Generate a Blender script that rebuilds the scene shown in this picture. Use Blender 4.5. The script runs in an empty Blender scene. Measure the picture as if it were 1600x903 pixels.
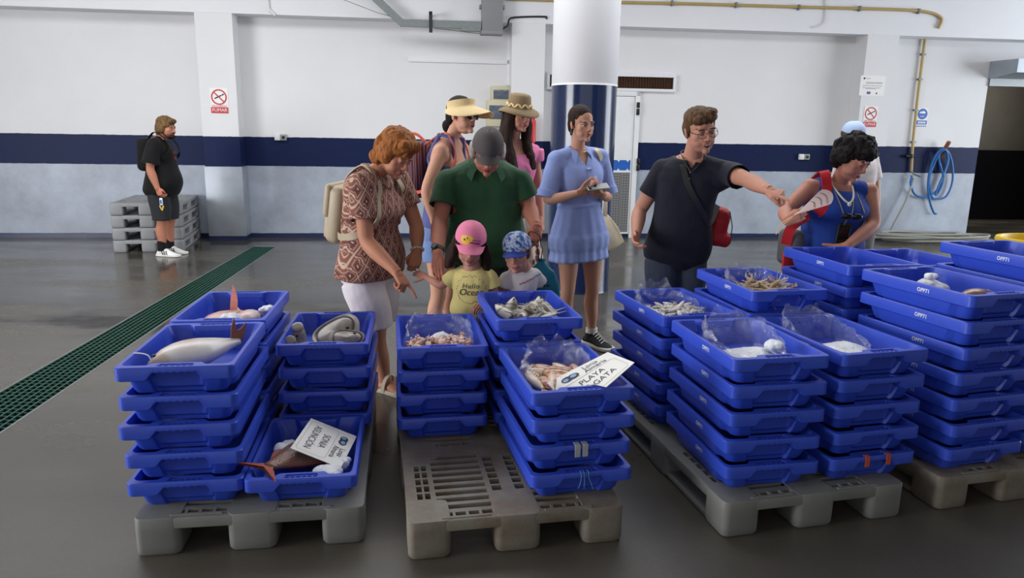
import bpy, bmesh, math, random
import numpy as np
from mathutils import Vector, Matrix, noise
from mathutils.bvhtree import BVHTree
R = math.radians
PI = math.pi
random.seed(7)
scene = bpy.context.scene
COL = scene.collection
V = Vector

# ------------------------------------------------------------------ camera
FPX, TILT, ROLL, CAMH = 1129.15, R(12.1485), R(.9306), 1.4965
ct, st_ = math.cos(TILT), math.sin(TILT)
cr, sr = math.cos(ROLL), math.sin(ROLL)
EX, EU, EF = V((1, 0, 0)), V((0, st_, ct)), V((0, ct, -st_))
cam_d = bpy.data.cameras.new('camera')
cam = bpy.data.objects.new('camera', cam_d)
COL.objects.link(cam)
rx = cr*EX + sr*EU
ux = -sr*EX + cr*EU
bz = -EF
m = Matrix((rx, ux, bz)).transposed().to_4x4()
m.translation = (0, 0, CAMH)
cam.matrix_world = m
cam_d.sensor_width = 36
cam_d.lens = 36*FPX/1600
cam_d.clip_start = .05
scene.camera = cam


def ray(px, py):
    a, b = px-800, py-451.5
    u, v = a*cr+b*sr, -a*sr+b*cr
    return EX*u + EF*FPX - EU*v


def P(px, py, Y):
    """point of the place seen at a pixel, at distance Y into the hall"""
    d = ray(px, py)
    return V((0, 0, CAMH)) + d*(Y/d.y)


def G(px, py, z=0.):
    d = ray(px, py)
    return V((0, 0, CAMH)) + d*((z-CAMH)/d.z)


# ------------------------------------------------------------------ materials
def lin(c):
    return tuple(((x/255)/12.92 if x/255 <= .04045 else ((x/255+.055)/1.055)**2.4) for x in c)


class NT:
    def __init__(s, name):
        s.m = bpy.data.materials.new(name)
        s.m.use_nodes = True
        s.n = s.m.node_tree.nodes
        s.l = s.m.node_tree.links
        s.b = s.n['Principled BSDF']
        s.out = s.n['Material Output']

    def new(s, t, **k):
        n = s.n.new(t)
        for a, b in k.items():
            setattr(n, a, b)
        return n

    def link(s, a, b):
        s.l.new(a, b)

    def coord(s, which='Object', scale=(1, 1, 1), rot=(0, 0, 0)):
        t = s.new('ShaderNodeTexCoord')
        mp = s.new('ShaderNodeMapping')
        mp.inputs['Scale'].default_value = scale
        mp.inputs['Rotation'].default_value = rot
        s.link(t.outputs[which], mp.inputs[0])
        return mp.outputs[0]

    def noise(s, co, scale, detail=4, rough=.55):
        n = s.new('ShaderNodeTexNoise')
        n.inputs['Scale'].default_value = scale
        n.inputs['Detail'].default_value = detail
        n.inputs['Roughness'].default_value = rough
        if co is not None:
            s.link(co, n.inputs['Vector'])
        return n.outputs['Fac']

    def ramp(s, fac, stops):
        r = s.new('ShaderNodeValToRGB')
        e = r.color_ramp.elements
        while len(e) < len(stops):
            e.new(.5)
        for q, (p, c) in zip(e, stops):
            q.position = p
            q.color = (*c, 1) if len(c) == 3 else c
        s.link(fac, r.inputs[0])
        return r.outputs[0]

    def mix(s, fac, a, b, mode='MIX'):
        n = s.new('ShaderNodeMix', data_type='RGBA', blend_type=mode)
        for sock, val in ((0, fac), (6, a), (7, b)):
            if hasattr(val, 'is_output'):
                s.link(val, n.inputs[sock])
            elif sock == 0:
                n.inputs[0].default_value = val
            else:
                n.inputs[sock].default_value = (*val, 1)
        return n.outputs[2]

    def math(s, op, a, b=0., c=0.):
        n = s.new('ShaderNodeMath', operation=op)
        for i, v in enumerate((a, b, c)):
            if hasattr(v, 'is_output'):
                s.link(v, n.inputs[i])
            else:
                n.inputs[i].default_value = v
        return n.outputs[0]

    def bump(s, h, strength=.3, dist=.01):
        n = s.new('ShaderNodeBump')
        n.inputs['Strength'].default_value = strength
        n.inputs['Distance'].default_value = dist
        s.link(h, n.inputs['Height'])
        s.link(n.outputs[0], s.b.inputs['Normal'])

    def set(s, **k):
        for a, v in k.items():
            sock = s.b.inputs[a.replace('_', ' ')]
            if hasattr(v, 'is_output'):
                s.link(v, sock)
            else:
                sock.default_value = (*v, 1) if isinstance(v, tuple) and len(v) == 3 else v
        return s


def grey(f):
    return (f, f, f)


_M = {}


def mat(name, rgb, rough=.5, metal=0., var=.12, vs=6., bump=0., bs=60., spec=.5, co='Object', stretch=(1, 1, 1)):
    if name in _M:
        return _M[name]
    t = NT(name)
    c = lin(rgb)
    uv = t.coord(co, stretch)
    f = t.noise(uv, vs)
    a = tuple(min(1, x*(1+var)) for x in c)
    b = tuple(x*(1-var) for x in c)
    t.set(Base_Color=t.mix(f, b, a), Metallic=metal)
    t.b.inputs['Specular IOR Level'].default_value = spec
    r = t.math('MULTIPLY_ADD', f, .16, rough-.08)
    t.set(Roughness=r)
    if bump:
        t.bump(t.noise(uv, bs, 3), bump, .004)
    _M[name] = t.m
    return t.m


# ------------------------------------------------------------------ mesh building
class MB:
    def __init__(s):
        s.v, s.f, s.mi, s.cur = [], [], [], 0

    def add(s, vs, fs):
        b = len(s.v)
        s.v += [tuple(x) for x in vs]
        s.f += [tuple(b+i for i in q) for q in fs]
        s.mi += [s.cur]*len(fs)
        return s

    def box(s, c, d, M=None):
        x, y, z = (q/2 for q in d)
        vs = [V((i*x, j*y, k*z)) for i in (-1, 1) for j in (-1, 1) for k in (-1, 1)]
        if M is not None:
            vs = [M @ q for q in vs]
        vs = [q+V(c) for q in vs]
        return s.add(vs, [(0, 1, 3, 2), (4, 6, 7, 5), (0, 4, 5, 1), (2, 3, 7, 6), (0, 2, 6, 4), (1, 5, 7, 3)])

    def bbox(s, c, d, r=.01, seg=2, M=None):
        """bevelled box"""
        bm = bmesh.new()
        bmesh.ops.create_cube(bm, size=1)
        for q in bm.verts:
            q.co = V((q.co.x*d[0], q.co.y*d[1], q.co.z*d[2]))
        bmesh.ops.bevel(bm, geom=bm.edges[:], offset=r, segments=seg, profile=.5, affect='EDGES', clamp_overlap=True)
        bm.verts.ensure_lookup_table()
        vs = [(M @ q.co if M is not None else q.co)+V(c) for q in bm.verts]
        fs = [tuple(q.index for q in f.verts) for f in bm.faces]
        bm.free()
        return s.add(vs, fs)

    def loft(s, rings, closed=True, cap=True, loop=False):
        n = len(rings[0])
        vs = [q for r in rings for q in r]
        fs = []
        k = len(rings)
        for i in range(k if loop else k-1):
            i2 = (i+1) % k
            for j in range(n if closed else n-1):
                j2 = (j+1) % n
                fs.append((i*n+j, i*n+j2, i2*n+j2, i2*n+j))
        if cap and not loop:
            fs.append(tuple(range(n-1, -1, -1)))
            fs.append(tuple((k-1)*n+j for j in range(n)))
        return s.add(vs, fs)

    def tube(s, pts, rad, seg=12, cap=True, flat=1., up=None, loop=False):
        pts = [V(p) for p in pts]
        if not hasattr(rad, '__len__'):
            rad = [rad]*len(pts)
        rings = []
        nrm = None
        n = len(pts)
        for i, p in enumerate(pts):
            a = pts[i-1] if (i > 0 or loop) else pts[i]
            b = pts[(i+1) % n] if (i < n-1 or loop) else pts[i]
            t = (b-a)
            t = t.normalized() if t.length > 1e-9 else V((0, 0, 1))
            if nrm is None:
                nrm = up.copy() if up is not None else (V((0, 0, 1)) if abs(t.z) < .9 else V((0, 1, 0)))
            nrm = (nrm - t*nrm.dot(t))
            nrm = nrm.normalized() if nrm.length > 1e-6 else t.orthogonal().normalized()
            bi = t.cross(nrm)
            rr = rad[i]
            rings.append([p + (nrm*math.cos(2*PI*k/seg)*flat + bi*math.sin(2*PI*k/seg))*rr for k in range(seg)])
        return s.loft(rings, cap=cap, loop=loop)

    def ell(s, c, r, M=None, nu=16, nv=10):
        c = V(c)
        vs = [V((0, 0, r[2]))]
        for i in range(1, nv):
            th = PI*i/nv
            for j in range(nu):
                ph = 2*PI*j/nu
                vs.append(V((r[0]*math.sin(th)*math.cos(ph), r[1]*math.sin(th)*math.sin(ph), r[2]*math.cos(th))))
        vs.append(V((0, 0, -r[2])))
        if M is not None:
            vs = [M @ q for q in vs]
        fs = []
        for j in range(nu):
            fs.append((0, 1+j, 1+(j+1) % nu))
        for i in range(nv-2):
            for j in range(nu):
                a = 1+i*nu
                fs.append((a+j, a+nu+j, a+nu+(j+1) % nu, a+(j+1) % nu))
        e = len(vs)-1
        a = 1+(nv-2)*nu
        for j in range(nu):
            fs.append((a+j, e, a+(j+1) % nu))
        return s.add([q+c for q in vs], fs)

    def xf(s, M):
        s.v = [tuple(M @ V(q)) for q in s.v]
        return s

    def mesh(s, name, mats, smooth=True, angle=None):
        me = bpy.data.meshes.new(name)
        me.from_pydata(s.v, [], s.f)
        if not isinstance(mats, (list, tuple)):
            mats = [mats]
        for q in mats:
            me.materials.append(q)
        if len(mats) > 1:
            me.polygons.foreach_set('material_index', s.mi)
        bm = bmesh.new()
        bm.from_mesh(me)
        bmesh.ops.recalc_face_normals(bm, faces=bm.faces[:])
        bm.to_mesh(me)
        bm.free()
        me.polygons.foreach_set('use_smooth', [smooth]*len(me.polygons))
        if smooth and angle:
            me.set_sharp_from_angle(angle=R(angle))
        me.update()
        return me

    def obj(s, name, mats, parent=None, smooth=True, angle=40, M=None):
        return link(name, s.mesh(name, mats, smooth, angle), parent, M)


def link(name, me, parent=None, M=None):
    o = bpy.data.objects.new(name, me)
    COL.objects.link(o)
    if parent is not None:
        o.parent = parent
    if M is not None:
        o.matrix_basis = M
    return o


def tag(o, label, cat, group=None, kind=None):
    o['label'] = label
    o['category'] = cat
    if group:
        o['group'] = group
    if kind:
        o['kind'] = kind
    return o


def empty(name, loc=(0, 0, 0), rz=0., label=None, cat=None, group=None):
    o = bpy.data.objects.new(name, None)
    COL.objects.link(o)
    o.location = loc
    o.rotation_euler = (0, 0, rz)
    o.empty_display_size = .1
    if label:
        tag(o, label, cat, group)
    return o


def struct(o):
    o['kind'] = 'structure'
    return o


def child(o, root):
    """parent keeping the world place; root is an Empty with only location / z turn"""
    M = Matrix.Translation(root.location) @ Matrix.Rotation(root.rotation_euler.z, 4, 'Z')
    o.parent = root
    o.matrix_basis = M.inverted() @ o.matrix_basis
    return o


def frame(x, y, th, z=0.):
    return Matrix.Translation((x, y, z)) @ Matrix.Rotation(th, 4, 'Z')


def cat_rom(pts, n=6, rad=None):
    pts = [V(p) for p in pts]
    out, ro = [], []
    k = len(pts)
    for i in range(k-1):
        p0, p1, p2, p3 = pts[max(i-1, 0)], pts[i], pts[i+1], pts[min(i+2, k-1)]
        for j in range(n):
            t = j/n
            out.append(.5*((2*p1)+(-p0+p2)*t+(2*p0-5*p1+4*p2-p3)*t*t+(-p0+3*p1-3*p2+p3)*t**3))
            if rad is not None:
                ro.append(rad[i]*(1-t)+rad[i+1]*t)
    out.append(pts[-1])
    if rad is not None:
        ro.append(rad[-1])
        return out, ro
    return out


def text_mesh(body, size, align='CENTER', extrude=0., shear=0., spacing=1., sx=1., bold=0.):
    cu = bpy.data.curves.new('lettering', 'FONT')
    cu.body = body
    cu.size = size
    cu.align_x = align
    cu.align_y = 'CENTER'
    cu.extrude = extrude
    cu.shear = shear
    cu.space_character = spacing
    cu.resolution_u = 3
    cu.offset = bold
    o = bpy.data.objects.new('lettering', cu)
    COL.objects.link(o)
    me = bpy.data.meshes.new_from_object(o.evaluated_get(bpy.context.evaluated_depsgraph_get()))
    vs = [(q.co.x*sx, q.co.y, q.co.z) for q in me.vertices]
    fs = [tuple(p.vertices) for p in me.polygons]
    bpy.data.objects.remove(o)
    bpy.data.meshes.remove(me)
    bpy.data.curves.remove(cu)
    return vs, fs
# ------------------------------------------------------------------ the hall
WS = .1145                      # the back wall runs slightly away to the right
WA = math.atan(WS)
WT = V((math.cos(WA), math.sin(WA), 0))
WN = V((math.sin(WA), -math.cos(WA), 0))      # towards the camera
W0 = V((0, 10.554, 0))


def Wp(px, py, off=0.):
    """point on the back wall (off metres in front of it) seen at a pixel -> (s, z)"""
    d = ray(px, py)
    o = V((0, 0, CAMH))
    t = ((W0+WN*off)-o).dot(WN)/d.dot(WN)
    q = o+d*t
    return (q-W0-WN*off).dot(WT), q.z


def wall(s, z, off=0.):
    return W0+WT*s+WN*off+V((0, 0, z))


WM = Matrix((WT, -WN, V((0, 0, 1)))).transposed()     # local x along wall, y into wall, z up


def wbox(mb, s0, s1, z0, z1, o0, o1, r=0.):
    c = wall((s0+s1)/2, (z0+z1)/2, (o0+o1)/2)
    d = (abs(s1-s0), abs(o1-o0), abs(z1-z0))
    return mb.bbox(c, d, r, 2, WM) if r else mb.box(c, d, WM)


# materials
def wall_paint():
    t = NT('painted_wall')
    co = t.coord('Object')
    sep = t.new('ShaderNodeSeparateXYZ')
    t.link(co, sep.inputs[0])
    jag = t.math('MULTIPLY_ADD', t.noise(co, 9, 2), .012, -.006)
    z = t.math('ADD', sep.outputs[2], jag)
    f1 = t.noise(co, 1.3, 5)
    f2 = t.noise(co, 14, 5, .7)
    white = t.mix(t.math('MULTIPLY', f1, .6), lin((226, 226, 229)), lin((205, 204, 203)))
    scuff = t.ramp(f2, [(.0, (0, 0, 0)), (.62, (0, 0, 0)), (.78, (1, 1, 1))])
    navy = t.mix(t.math('MULTIPLY', scuff, .18), lin((24, 34, 70)), lin((92, 104, 135)))
    low = t.mix(t.ramp(t.noise(co, 2.2, 6, .65), [(.3, (0, 0, 0)), (.75, (1, 1, 1))]), lin((172, 181, 196)), lin((140, 146, 156)))
    s3 = t.ramp(t.noise(t.coord('Object', (3, 3, .7)), 4, 6, .7), [(.63, (0, 0, 0)), (.72, (1, 1, 1))])
    low = t.mix(t.math('MULTIPLY', s3, .35), low, lin((120, 122, 124)))
    up = t.math('GREATER_THAN', z, 1.395)
    bd = t.math('GREATER_THAN', z, 1.0)
    ba = t.math('LESS_THAN', z, .062)
    c = t.mix(bd, low, navy)
    c = t.mix(up, c, white)
    c = t.mix(ba, c, lin((24, 36, 74)))
    rough = t.math('MULTIPLY_ADD', up, .25, .45)
    t.set(Base_Color=c, Roughness=rough)
    t.link(t.math('SUBTRACT', .5, t.math('MULTIPLY', t.math('SUBTRACT', bd, up), .38)), t.b.inputs['Specular IOR Level'])
    t.bump(t.noise(co, 26, 4), .12, .01)
    return t.m


M_wall = wall_paint()
M_white = mat('white_paint', (224, 224, 228), .65, var=.05, vs=2, bump=.1, bs=30)
M_ceil = mat('ceiling_paint', (205, 205, 205), .8, var=.05)
M_zinc = mat('zinc_sheet', (160, 166, 175), .48, .45, var=.25, vs=5)
M_galv = mat('galvanised_steel', (120, 125, 125), .45, .5, var=.35, vs=40)
M_greybox = mat('grey_enamel', (128, 129, 131), .5, var=.04)
M_black = mat('black_plastic', (22, 22, 24), .5)
M_navy = mat('navy_gloss_paint', (22, 34, 66), .16, var=.2, vs=4)
M_dark = mat('dark_opening', (88, 84, 76), .9, var=.25, vs=3)
M_blackpanel = mat('black_panel', (7, 7, 9), .9, spec=.05)
M_pipe = mat('ochre_pipe', (176, 150, 92), .5, var=.15, vs=10)
M_rust = mat('rusty_grille', (74, 48, 30), .85, var=.7, vs=18, bump=.3, bs=50)
M_cream = mat('cream_casing', (196, 190, 160), .55, var=.06)
M_glassgrey = mat('screen_glass', (90, 100, 112), .12, var=.5, vs=9)
M_red = mat('red_enamel', (200, 34, 40), .35, var=.1)
M_whiteplastic = mat('white_plastic', (222, 222, 222), .45, var=.04)
M_door = mat('door_white', (222, 224, 226), .4, var=.1, vs=5)
M_signred = mat('sign_red', (190, 44, 52), .5, var=.05)
M_signblue = mat('sign_blue', (30, 92, 178), .5, var=.05)
M_signwhite = mat('sign_white', (232, 230, 228), .5, var=.02)
M_ink = mat('black_ink', (26, 26, 30), .6)


def floor_mat():
    t = NT('wet_concrete')
    co = t.coord('Object')
    n1 = t.noise(co, .9, 5, .6)
    n2 = t.noise(co, 5, 6, .7)
    n3 = t.noise(co, 55, 3, .6)
    pud = t.ramp(t.noise(t.coord('Object', (.55, 1.3, 1)), .8, 6, .62), [(.42, (0, 0, 0)), (.56, (1, 1, 1))])
    sy = t.new('ShaderNodeSeparateXYZ')
    t.link(co, sy.inputs[0])
    far = t.new('ShaderNodeMapRange')
    far.inputs[1].default_value, far.inputs[2].default_value = 2.4, 4.6
    t.link(t.math('ADD', sy.outputs[1], t.math('MULTIPLY', n1, .8)), far.inputs[0])
    pud = t.math('MULTIPLY', pud, far.outputs[0])
    dry = t.mix(n2, lin((82, 77, 67)), lin((64, 60, 52)))
    dry = t.mix(t.math('MULTIPLY', n3, .5), dry, lin((100, 96, 88)))
    wet = t.mix(n1, lin((78, 74, 67)), lin((60, 57, 52)))
    c = t.mix(pud, dry, wet)
    t.set(Base_Color=c)
    rg = t.math('SUBTRACT', t.math('MULTIPLY_ADD', far.outputs[0], -.16, .44), t.math('MULTIPLY', pud, .17))
    rg = t.math('ADD', rg, t.math('MULTIPLY_ADD', n2, .10, -.05))
    t.set(Roughness=rg)
    h = t.math('MULTIPLY', n2, t.math('SUBTRACT', 1., t.math('MULTIPLY', pud, .8)))
    t.bump(t.math('ADD', h, t.math('MULTIPLY', n3, .25)), .06, .004)
    t.b.inputs['Specular IOR Level'].default_value = .5
    return t.m


M_floor = floor_mat()
M_green = mat('green_grating', (16, 66, 52), .4, var=.45, vs=14)
M_pit = mat('drain_pit', (30, 30, 28), .8)

# floor with the drain channel cut out of it
dl = lambda y: -2.93 - .0845*(y-3.92)
dr = lambda y: -2.585 - .0935*(y-3.92)
y0, y1 = .4, 9.35
XL, XR, YF, YB = -9.5, 12.5, -5., 16.5
fb = MB()
A = [(XL, YF, 0), (XR, YF, 0), (XR, YB, 0), (XL, YB, 0), (dl(y0), y0, 0), (dr(y0), y0, 0), (dr(y1), y1, 0), (dl(y1), y1, 0)]
fb.add(A, [(0, 1, 5, 4), (1, 2, 6, 5), (2, 3, 7, 6), (3, 0, 4, 7)])
struct(fb.obj('floor', M_floor, smooth=False))
ch = MB()
B = [(dl(y0), y0, -.001), (dr(y0), y0, -.001), (dr(y1), y1, -.001), (dl(y1), y1, -.001)]
ch.add(B+[(x, y, -.16) for x, y, z in B], [(0, 1, 5, 4), (1, 2, 6, 5), (2, 3, 7, 6), (3, 0, 4, 7), (4, 5, 6, 7)])
drain = empty('floor_drain', ((dl(5)+dr(5))/2, 5, 0), 0, 'long green plastic grating over the drain channel in the wet floor', 'drain')
child(ch.obj('channel', M_pit, smooth=False), drain)
gb = MB()
nb = int((y1-y0)/.05)
for i in range(nb+1):
    y = y0+.02+i*(y1-y0-.04)/nb
    gb.box(((dl(y)+dr(y))/2, y, -.014), (dr(y)-dl(y)-.01, .0055, .024))
for k in range(9):
    f = .02+k*.96/8
    a = V((dl(y0)*(1-f)+dr(y0)*f, y0, -.012))
    b = V((dl(y1)*(1-f)+dr(y1)*f, y1, -.012))
    d = b-a
    gb.box((a+b)/2, (.010, d.length, .022), Matrix.Rotation(math.atan2(-d.x, d.y), 3, 'Z'))
child(gb.obj('grating', M_green, smooth=False), drain)
fm = MB()
for fx in (dl, dr):
    a, b = V((fx(y0), y0, 0)), V((fx(y1), y1, 0))
    d = b-a
    fm.box((a+b)/2+V((0, 0, -.009)), (.014, d.length, .02), Matrix.Rotation(math.atan2(-d.x, d.y), 3, 'Z'))
child(fm.obj('rim', M_galv, smooth=False), drain)

# back wall with the doorway on the right
sL = -9.6
so0 = Wp(1545, 124)[0]
so1 = so0+3.6
zo = Wp(1560, 122)[1]
wb = MB()
wbox(wb, sL, so0, 0, 4.2, -.25, 0)
wbox(wb, so1, 13., 0, 4.2, -.25, 0)
wbox(wb, so0, so1, zo, 4.2, -.25, 0)
struct(wb.obj('wall_back', M_wall, smooth=False))
# dark store room beyond the doorway
rb = MB()
wbox(rb, so0-1.2, so1+.6, 0, 3.4, -3.1, -3.0)
wbox(rb, so0-1.3, so0-1.2, 0, 3.4, -3.1, -.25)
wbox(rb, so1+.5, so1+.6, 0, 3.4, -3.1, -.25)
wbox(rb, so0-1.3, so1+.6, 3.3, 3.4, -3.1, -.25)
struct(rb.obj('wall_store', M_dark, smooth=False))
pn = MB()
s_, z_ = Wp(1570, 235, -2.5)
wbox(pn, so0-.9, so1+.3, .0, z_, -2.6, -2.5)
pn_o = pn.obj('partition_panel', M_blackpanel, smooth=False)
tag(pn_o, 'low black panel standing inside the dark doorway at the right', 'panel')
# other walls and ceiling
sw = MB()
sw.box((XL+.1, -3.7, 2.1), (.2, 2.4, 4.2)).box((XL+.1, .2, 3.8), (.2, 5.4, .8)).box((XL+.1, 6.5, 2.1), (.2, 7.2, 4.2))
struct(sw.obj('wall_left', M_white, smooth=False))
sw = MB()
sw.box((XR-.1, 0, 2.1), (.2, 8, 4.2)).box((XR-.1, 7.5, 3.8), (.2, 7.2, .8))
struct(sw.obj('wall_right', M_white, smooth=False))
sw = MB()
sw.box((1.5, YF+.1, 2.1), (22, .2, 4.2))
struct(sw.obj('wall_front', mat('front_wall_paint', (120, 120, 120), .8), smooth=False))
sw = MB()
sw.box((1.5, 4., 4.25), (22.2, 18.4, .1))
struct(sw.obj('ceiling', M_ceil, smooth=False))

# pillars and beam
PD = .30
zb = Wp(0, 10, PD)[1]+.01


def pillar(name, p0, p1, py):
    s0, s1 = Wp(p0, py, PD)[0], Wp(p1, py, PD)[0]
    pb = MB()
    wbox(pb, s0, s1, 0, zb, .001, PD)
    o = struct(pb.obj(name, M_wall, smooth=False))
    return s0, s1, o


pl0 = pillar('pillar', 316, 373, 200)
pl1 = pillar('pillar', 800, 852, 60)
pl2 = pillar('pillar', 1340, 1388, 200)
# zinc sheet cladding of the left pillar's foot
zs = MB()
wbox(zs, pl0[0]-.012, pl0[1]+.012, .06, 1.0, .0, PD+.012, .006)
struct(zs.obj('pillar_cladding', M_zinc, pl0[2]))
bm_ = MB()
wbox(bm_, sL+.1, 12.4, zb, 4.2, .001, PD+.004)
struct(bm_.obj('beam', M_white, smooth=False))
# raised zinc skirting trims
tr = MB()
for a, b in ((sL+.2, pl0[0]), (pl0[1], pl1[0]), (Wp(1002, 300)[0]+.02, pl2[0]), (pl2[1], so0)):
    wbox(tr, a, b, 0, .06, .002, .012)
struct(tr.obj('baseboard_back', mat('navy_skirting', (24, 36, 74), .4), smooth=False))

# round column in the middle of the hall
cx, cy, crad = .65, 7.05, .305
zc = 1.945
cb = MB()
cb.tube([(cx, cy, zc), (cx, cy, zc+.004), (cx, cy, 4.2)], [crad, crad+.004, crad+.004], 64)
colo = struct(cb.obj('column', M_white, angle=60))
cb = MB()
cb.tube([(cx, cy, 0), (cx, cy, .02), (cx, cy, zc)], [crad+.006, crad+.001, crad+.001], 64)
o = struct(cb.obj('column_navy_base', M_navy, colo, angle=60))
cb = MB()
cb.tube([(cx, cy, zc-.008), (cx, cy, zc+.006)], [crad+.006, crad+.006], 64)
struct(cb.obj('column_edge', M_white, colo, angle=60))

# door beside the column
dn = struct(empty('door_1'))
a0, _ = Wp(866, 150)
a1, zt = Wp(1000, 143)
db = MB()
for q in ((a0, a0+.07, 0, zt), (a1-.07, a1, 0, zt), (a0, a1, zt-.07, zt)):
    wbox(db, *q, .0, .05, .004)
child(db.obj('door_frame', M_door), dn)
db = MB()
wbox(db, a0+.075, a1-.075, .06, zt-.075, .01, .035, .003)
child(db.obj('door_leaf', M_door), dn)
zb0, zb1 = Wp(975, 266)[1], Wp(975, 250)[1]
db = MB()
s0, s1 = a0+.09, a1-.1
n = 26
top, bot = [], []
for i in range(n*6+1):
    s = s0+(s1-s0)*i/(n*6)
    k = i % 20
    notch = .03*max(0, 1-abs(k-10)/3.2)
    top.append((s, zb1-notch))
    bot.append((s, zb0+notch))
vs = [wall(s, z, .0375) for s, z in top]+[wall(s, z, .0375) for s, z in bot]
L = len(top)
db.add(vs, [(i, i+1, L+i+1, L+i) for i in range(L-1)])
child(db.obj('door_band', M_signblue, smooth=False), dn)
M_tread = NT('tread_plate')
_co = M_tread.coord('Object', (1, 1, 1), (0, R(45), 0))
_w = M_tread.new('ShaderNodeTexChecker')
_w.inputs['Scale'].default_value = 36
M_tread.link(_co, _w.inputs['Vector'])
M_tread.set(Base_Color=M_tread.mix(_w.outputs['Fac'], lin((152, 152, 152)), lin((120, 120, 121))), Metallic=.6, Roughness=.4)
M_tread.bump(_w.outputs['Fac'], .5, .003)
db = MB()
wbox(db, s0, s1, .09, zb0-.03, .03, .039)
child(db.obj('tread_plate', M_tread.m, smooth=False), dn)
for py in (170, 257, 352):
    db = MB()
    sh, zh = Wp(996, py)
    wbox(db, sh-.03, sh+.015, zh-.09, zh+.0, .045, .075, .006)
    wbox(db, sh-.03, sh+.015, zh+.012, zh+.09, .045, .075, .006)
    child(db.obj('hinge', M_black), dn)


def wthing(name, label, cat, px, py, off=0., group=None):
    s, z = Wp(px, py, off)
    return empty(name, wall(s, z, off), WA, label, cat, group), s, z


# rusty vent
vn, s, z = wthing('wall_vent', 'long rusty vent grille in a white frame above the door', 'vent', 955, 128)
s0, z1 = Wp(854, 116)
s1, z0 = Wp(1054, 139)
z0, z1 = z-.125, z+.115
vb = MB()
for q in ((s0, s1, z1-.04, z1), (s0, s1, z0, z0+.04), (s0, s0+.04, z0+.04, z1-.04), (s1-.04, s1, z0+.04, z1-.04)):
    wbox(vb, *q, .0, .06, .004)
child(vb.obj('frame', M_white), vn)
vb = MB()
wbox(vb, s0+.04, s1-.04, z0+.04, z1-.04, .005, .02)
child(vb.obj('backing', M_rust, smooth=False), vn)
vb = MB()
for i in range(46):
    q = s0+.05+i*(s1-s0-.1)/45
    wbox(vb, q, q+.006, z0+.04, z1-.04, .02, .045)
child(vb.obj('slats', M_rust, smooth=False), vn)

# junction box and cable tray
jx, s, z = wthing('junction_box', 'tall grey metal junction box hanging from the beam beside the column', 'junction box', 770, 25, .45)
s0, s1 = Wp(753, 30, .5)[0], Wp(786, 30, .5)[0]
zz = Wp(770, 50, .5)[1]
jb = MB()
wbox(jb, s0, s1, zz, 3.55, PD+.02, PD+.20, .006)
child(jb.obj('casing', M_greybox), jx)
jb = MB()
wbox(jb, s0-.015, s1+.005, zz-.03, zz+.015, PD+.02, PD+.21, .004)
child(jb.obj('lower_lip', M_greybox), jx)
for q in (Wp(752, 9, .5), Wp(787, 10, .5)):
    jb = MB()
    wbox(jb, q[0]-.02, q[0]+.02, q[1]-.025, q[1]+.025, PD+.06, PD+.14, .004)
    child(jb.obj('latch', M_galv), jx)
to = .50
ty, s, z = wthing('cable_tray', 'speckled galvanised cable tray bending down from the ceiling to a grey box', 'cable tray', 690, 35, to)
pts = [Wp(575, -14, to), Wp(628, 35.5, to), Wp(752, 39.5, to)]
tb = MB()
hw = .045
rings = []
for i, q in enumerate(pts):
    if i == 0:
        d = V((pts[1][0]-q[0], 0, pts[1][1]-q[1])).normalized()
    elif i == 2:
        d = V((q[0]-pts[1][0], 0, q[1]-pts[1][1])).normalized()
    else:
        d = (V((q[0]-pts[0][0], 0, q[1]-pts[0][1])).normalized()+V((pts[2][0]-q[0], 0, pts[2][1]-q[1])).normalized()).normalized()
    nn = V((-d.z, 0, d.x))
    r4 = []
    for a, b in ((1, 0), (1, 1), (-1, 1), (-1, 0)):
        p = V((q[0], 0, q[1]))+nn*hw*a*1.05
        r4.append(wall(p.x, p.z, to-.05+b*.06))
    rings.append(r4)
tb.loft(rings)
child(tb.obj('tray', M_galv, smooth=False), ty)
q = Wp(673, 36, to)
tb = MB()
wbox(tb, q[0]-.022, q[0]+.022, q[1]-.12, q[1]+.14, to+.01, to+.03)
wbox(tb, q[0]-.022, q[0]+.022, q[1]+.1, q[1]+.13, PD, to+.03)
child(tb.obj('bracket', M_black, smooth=False), ty)
q = Wp(735, 45, to)
tb = MB()
wbox(tb, q[0]-.13, q[0]+.13, q[1]-.03, q[1]+.03, to-.06, to+.02)
child(tb.obj('end_box', M_galv, smooth=False), ty)
# black cable over the middle pillar
kb = MB()
pp = [(784, 46, .4), (793, 40, .36), (797, 29, .335), (815, 26.5, .32), (850, 26, .32), (854, 28, .32), (854, 34, .2)]
kb.tube(cat_rom([wall(*Wp(a, b, c), c) for a, b, c in pp], 5), .012, 8)
tag(kb.obj('cable', M_black), 'black cable running over the middle pillar from the grey box', 'cable')
kb = MB()
pp = [(528, -4, .6), (590, 20, .5), (680, 44, .3), (752, 53, .4)]
kb.tube([wall(*Wp(a, b, c), c) for a, b, c in pp], .004, 6)
tag(kb.obj('wire', M_galv), 'thin grey wire stretched across the wall below the cable tray', 'wire')
# short pipe ends under the beam
for pp, lb in (([(418, -4), (420, 14), (424, 18), (430, 24)], 'short white pipe end under the beam left of the cable tray'), ([(1290, -4), (1291, 24), (1286, 38), (1270, 43)], 'thin white conduit bent under the beam above the smiling man')):
    kb = MB()
    kb.tube(cat_rom([wall(*Wp(a, b, PD+.02), PD+.02) for a, b in pp], 4), .016 if pp[0][0] < 500 else .01, 8)
    tag(kb.obj('conduit', M_whiteplastic), lb, 'conduit')
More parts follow.
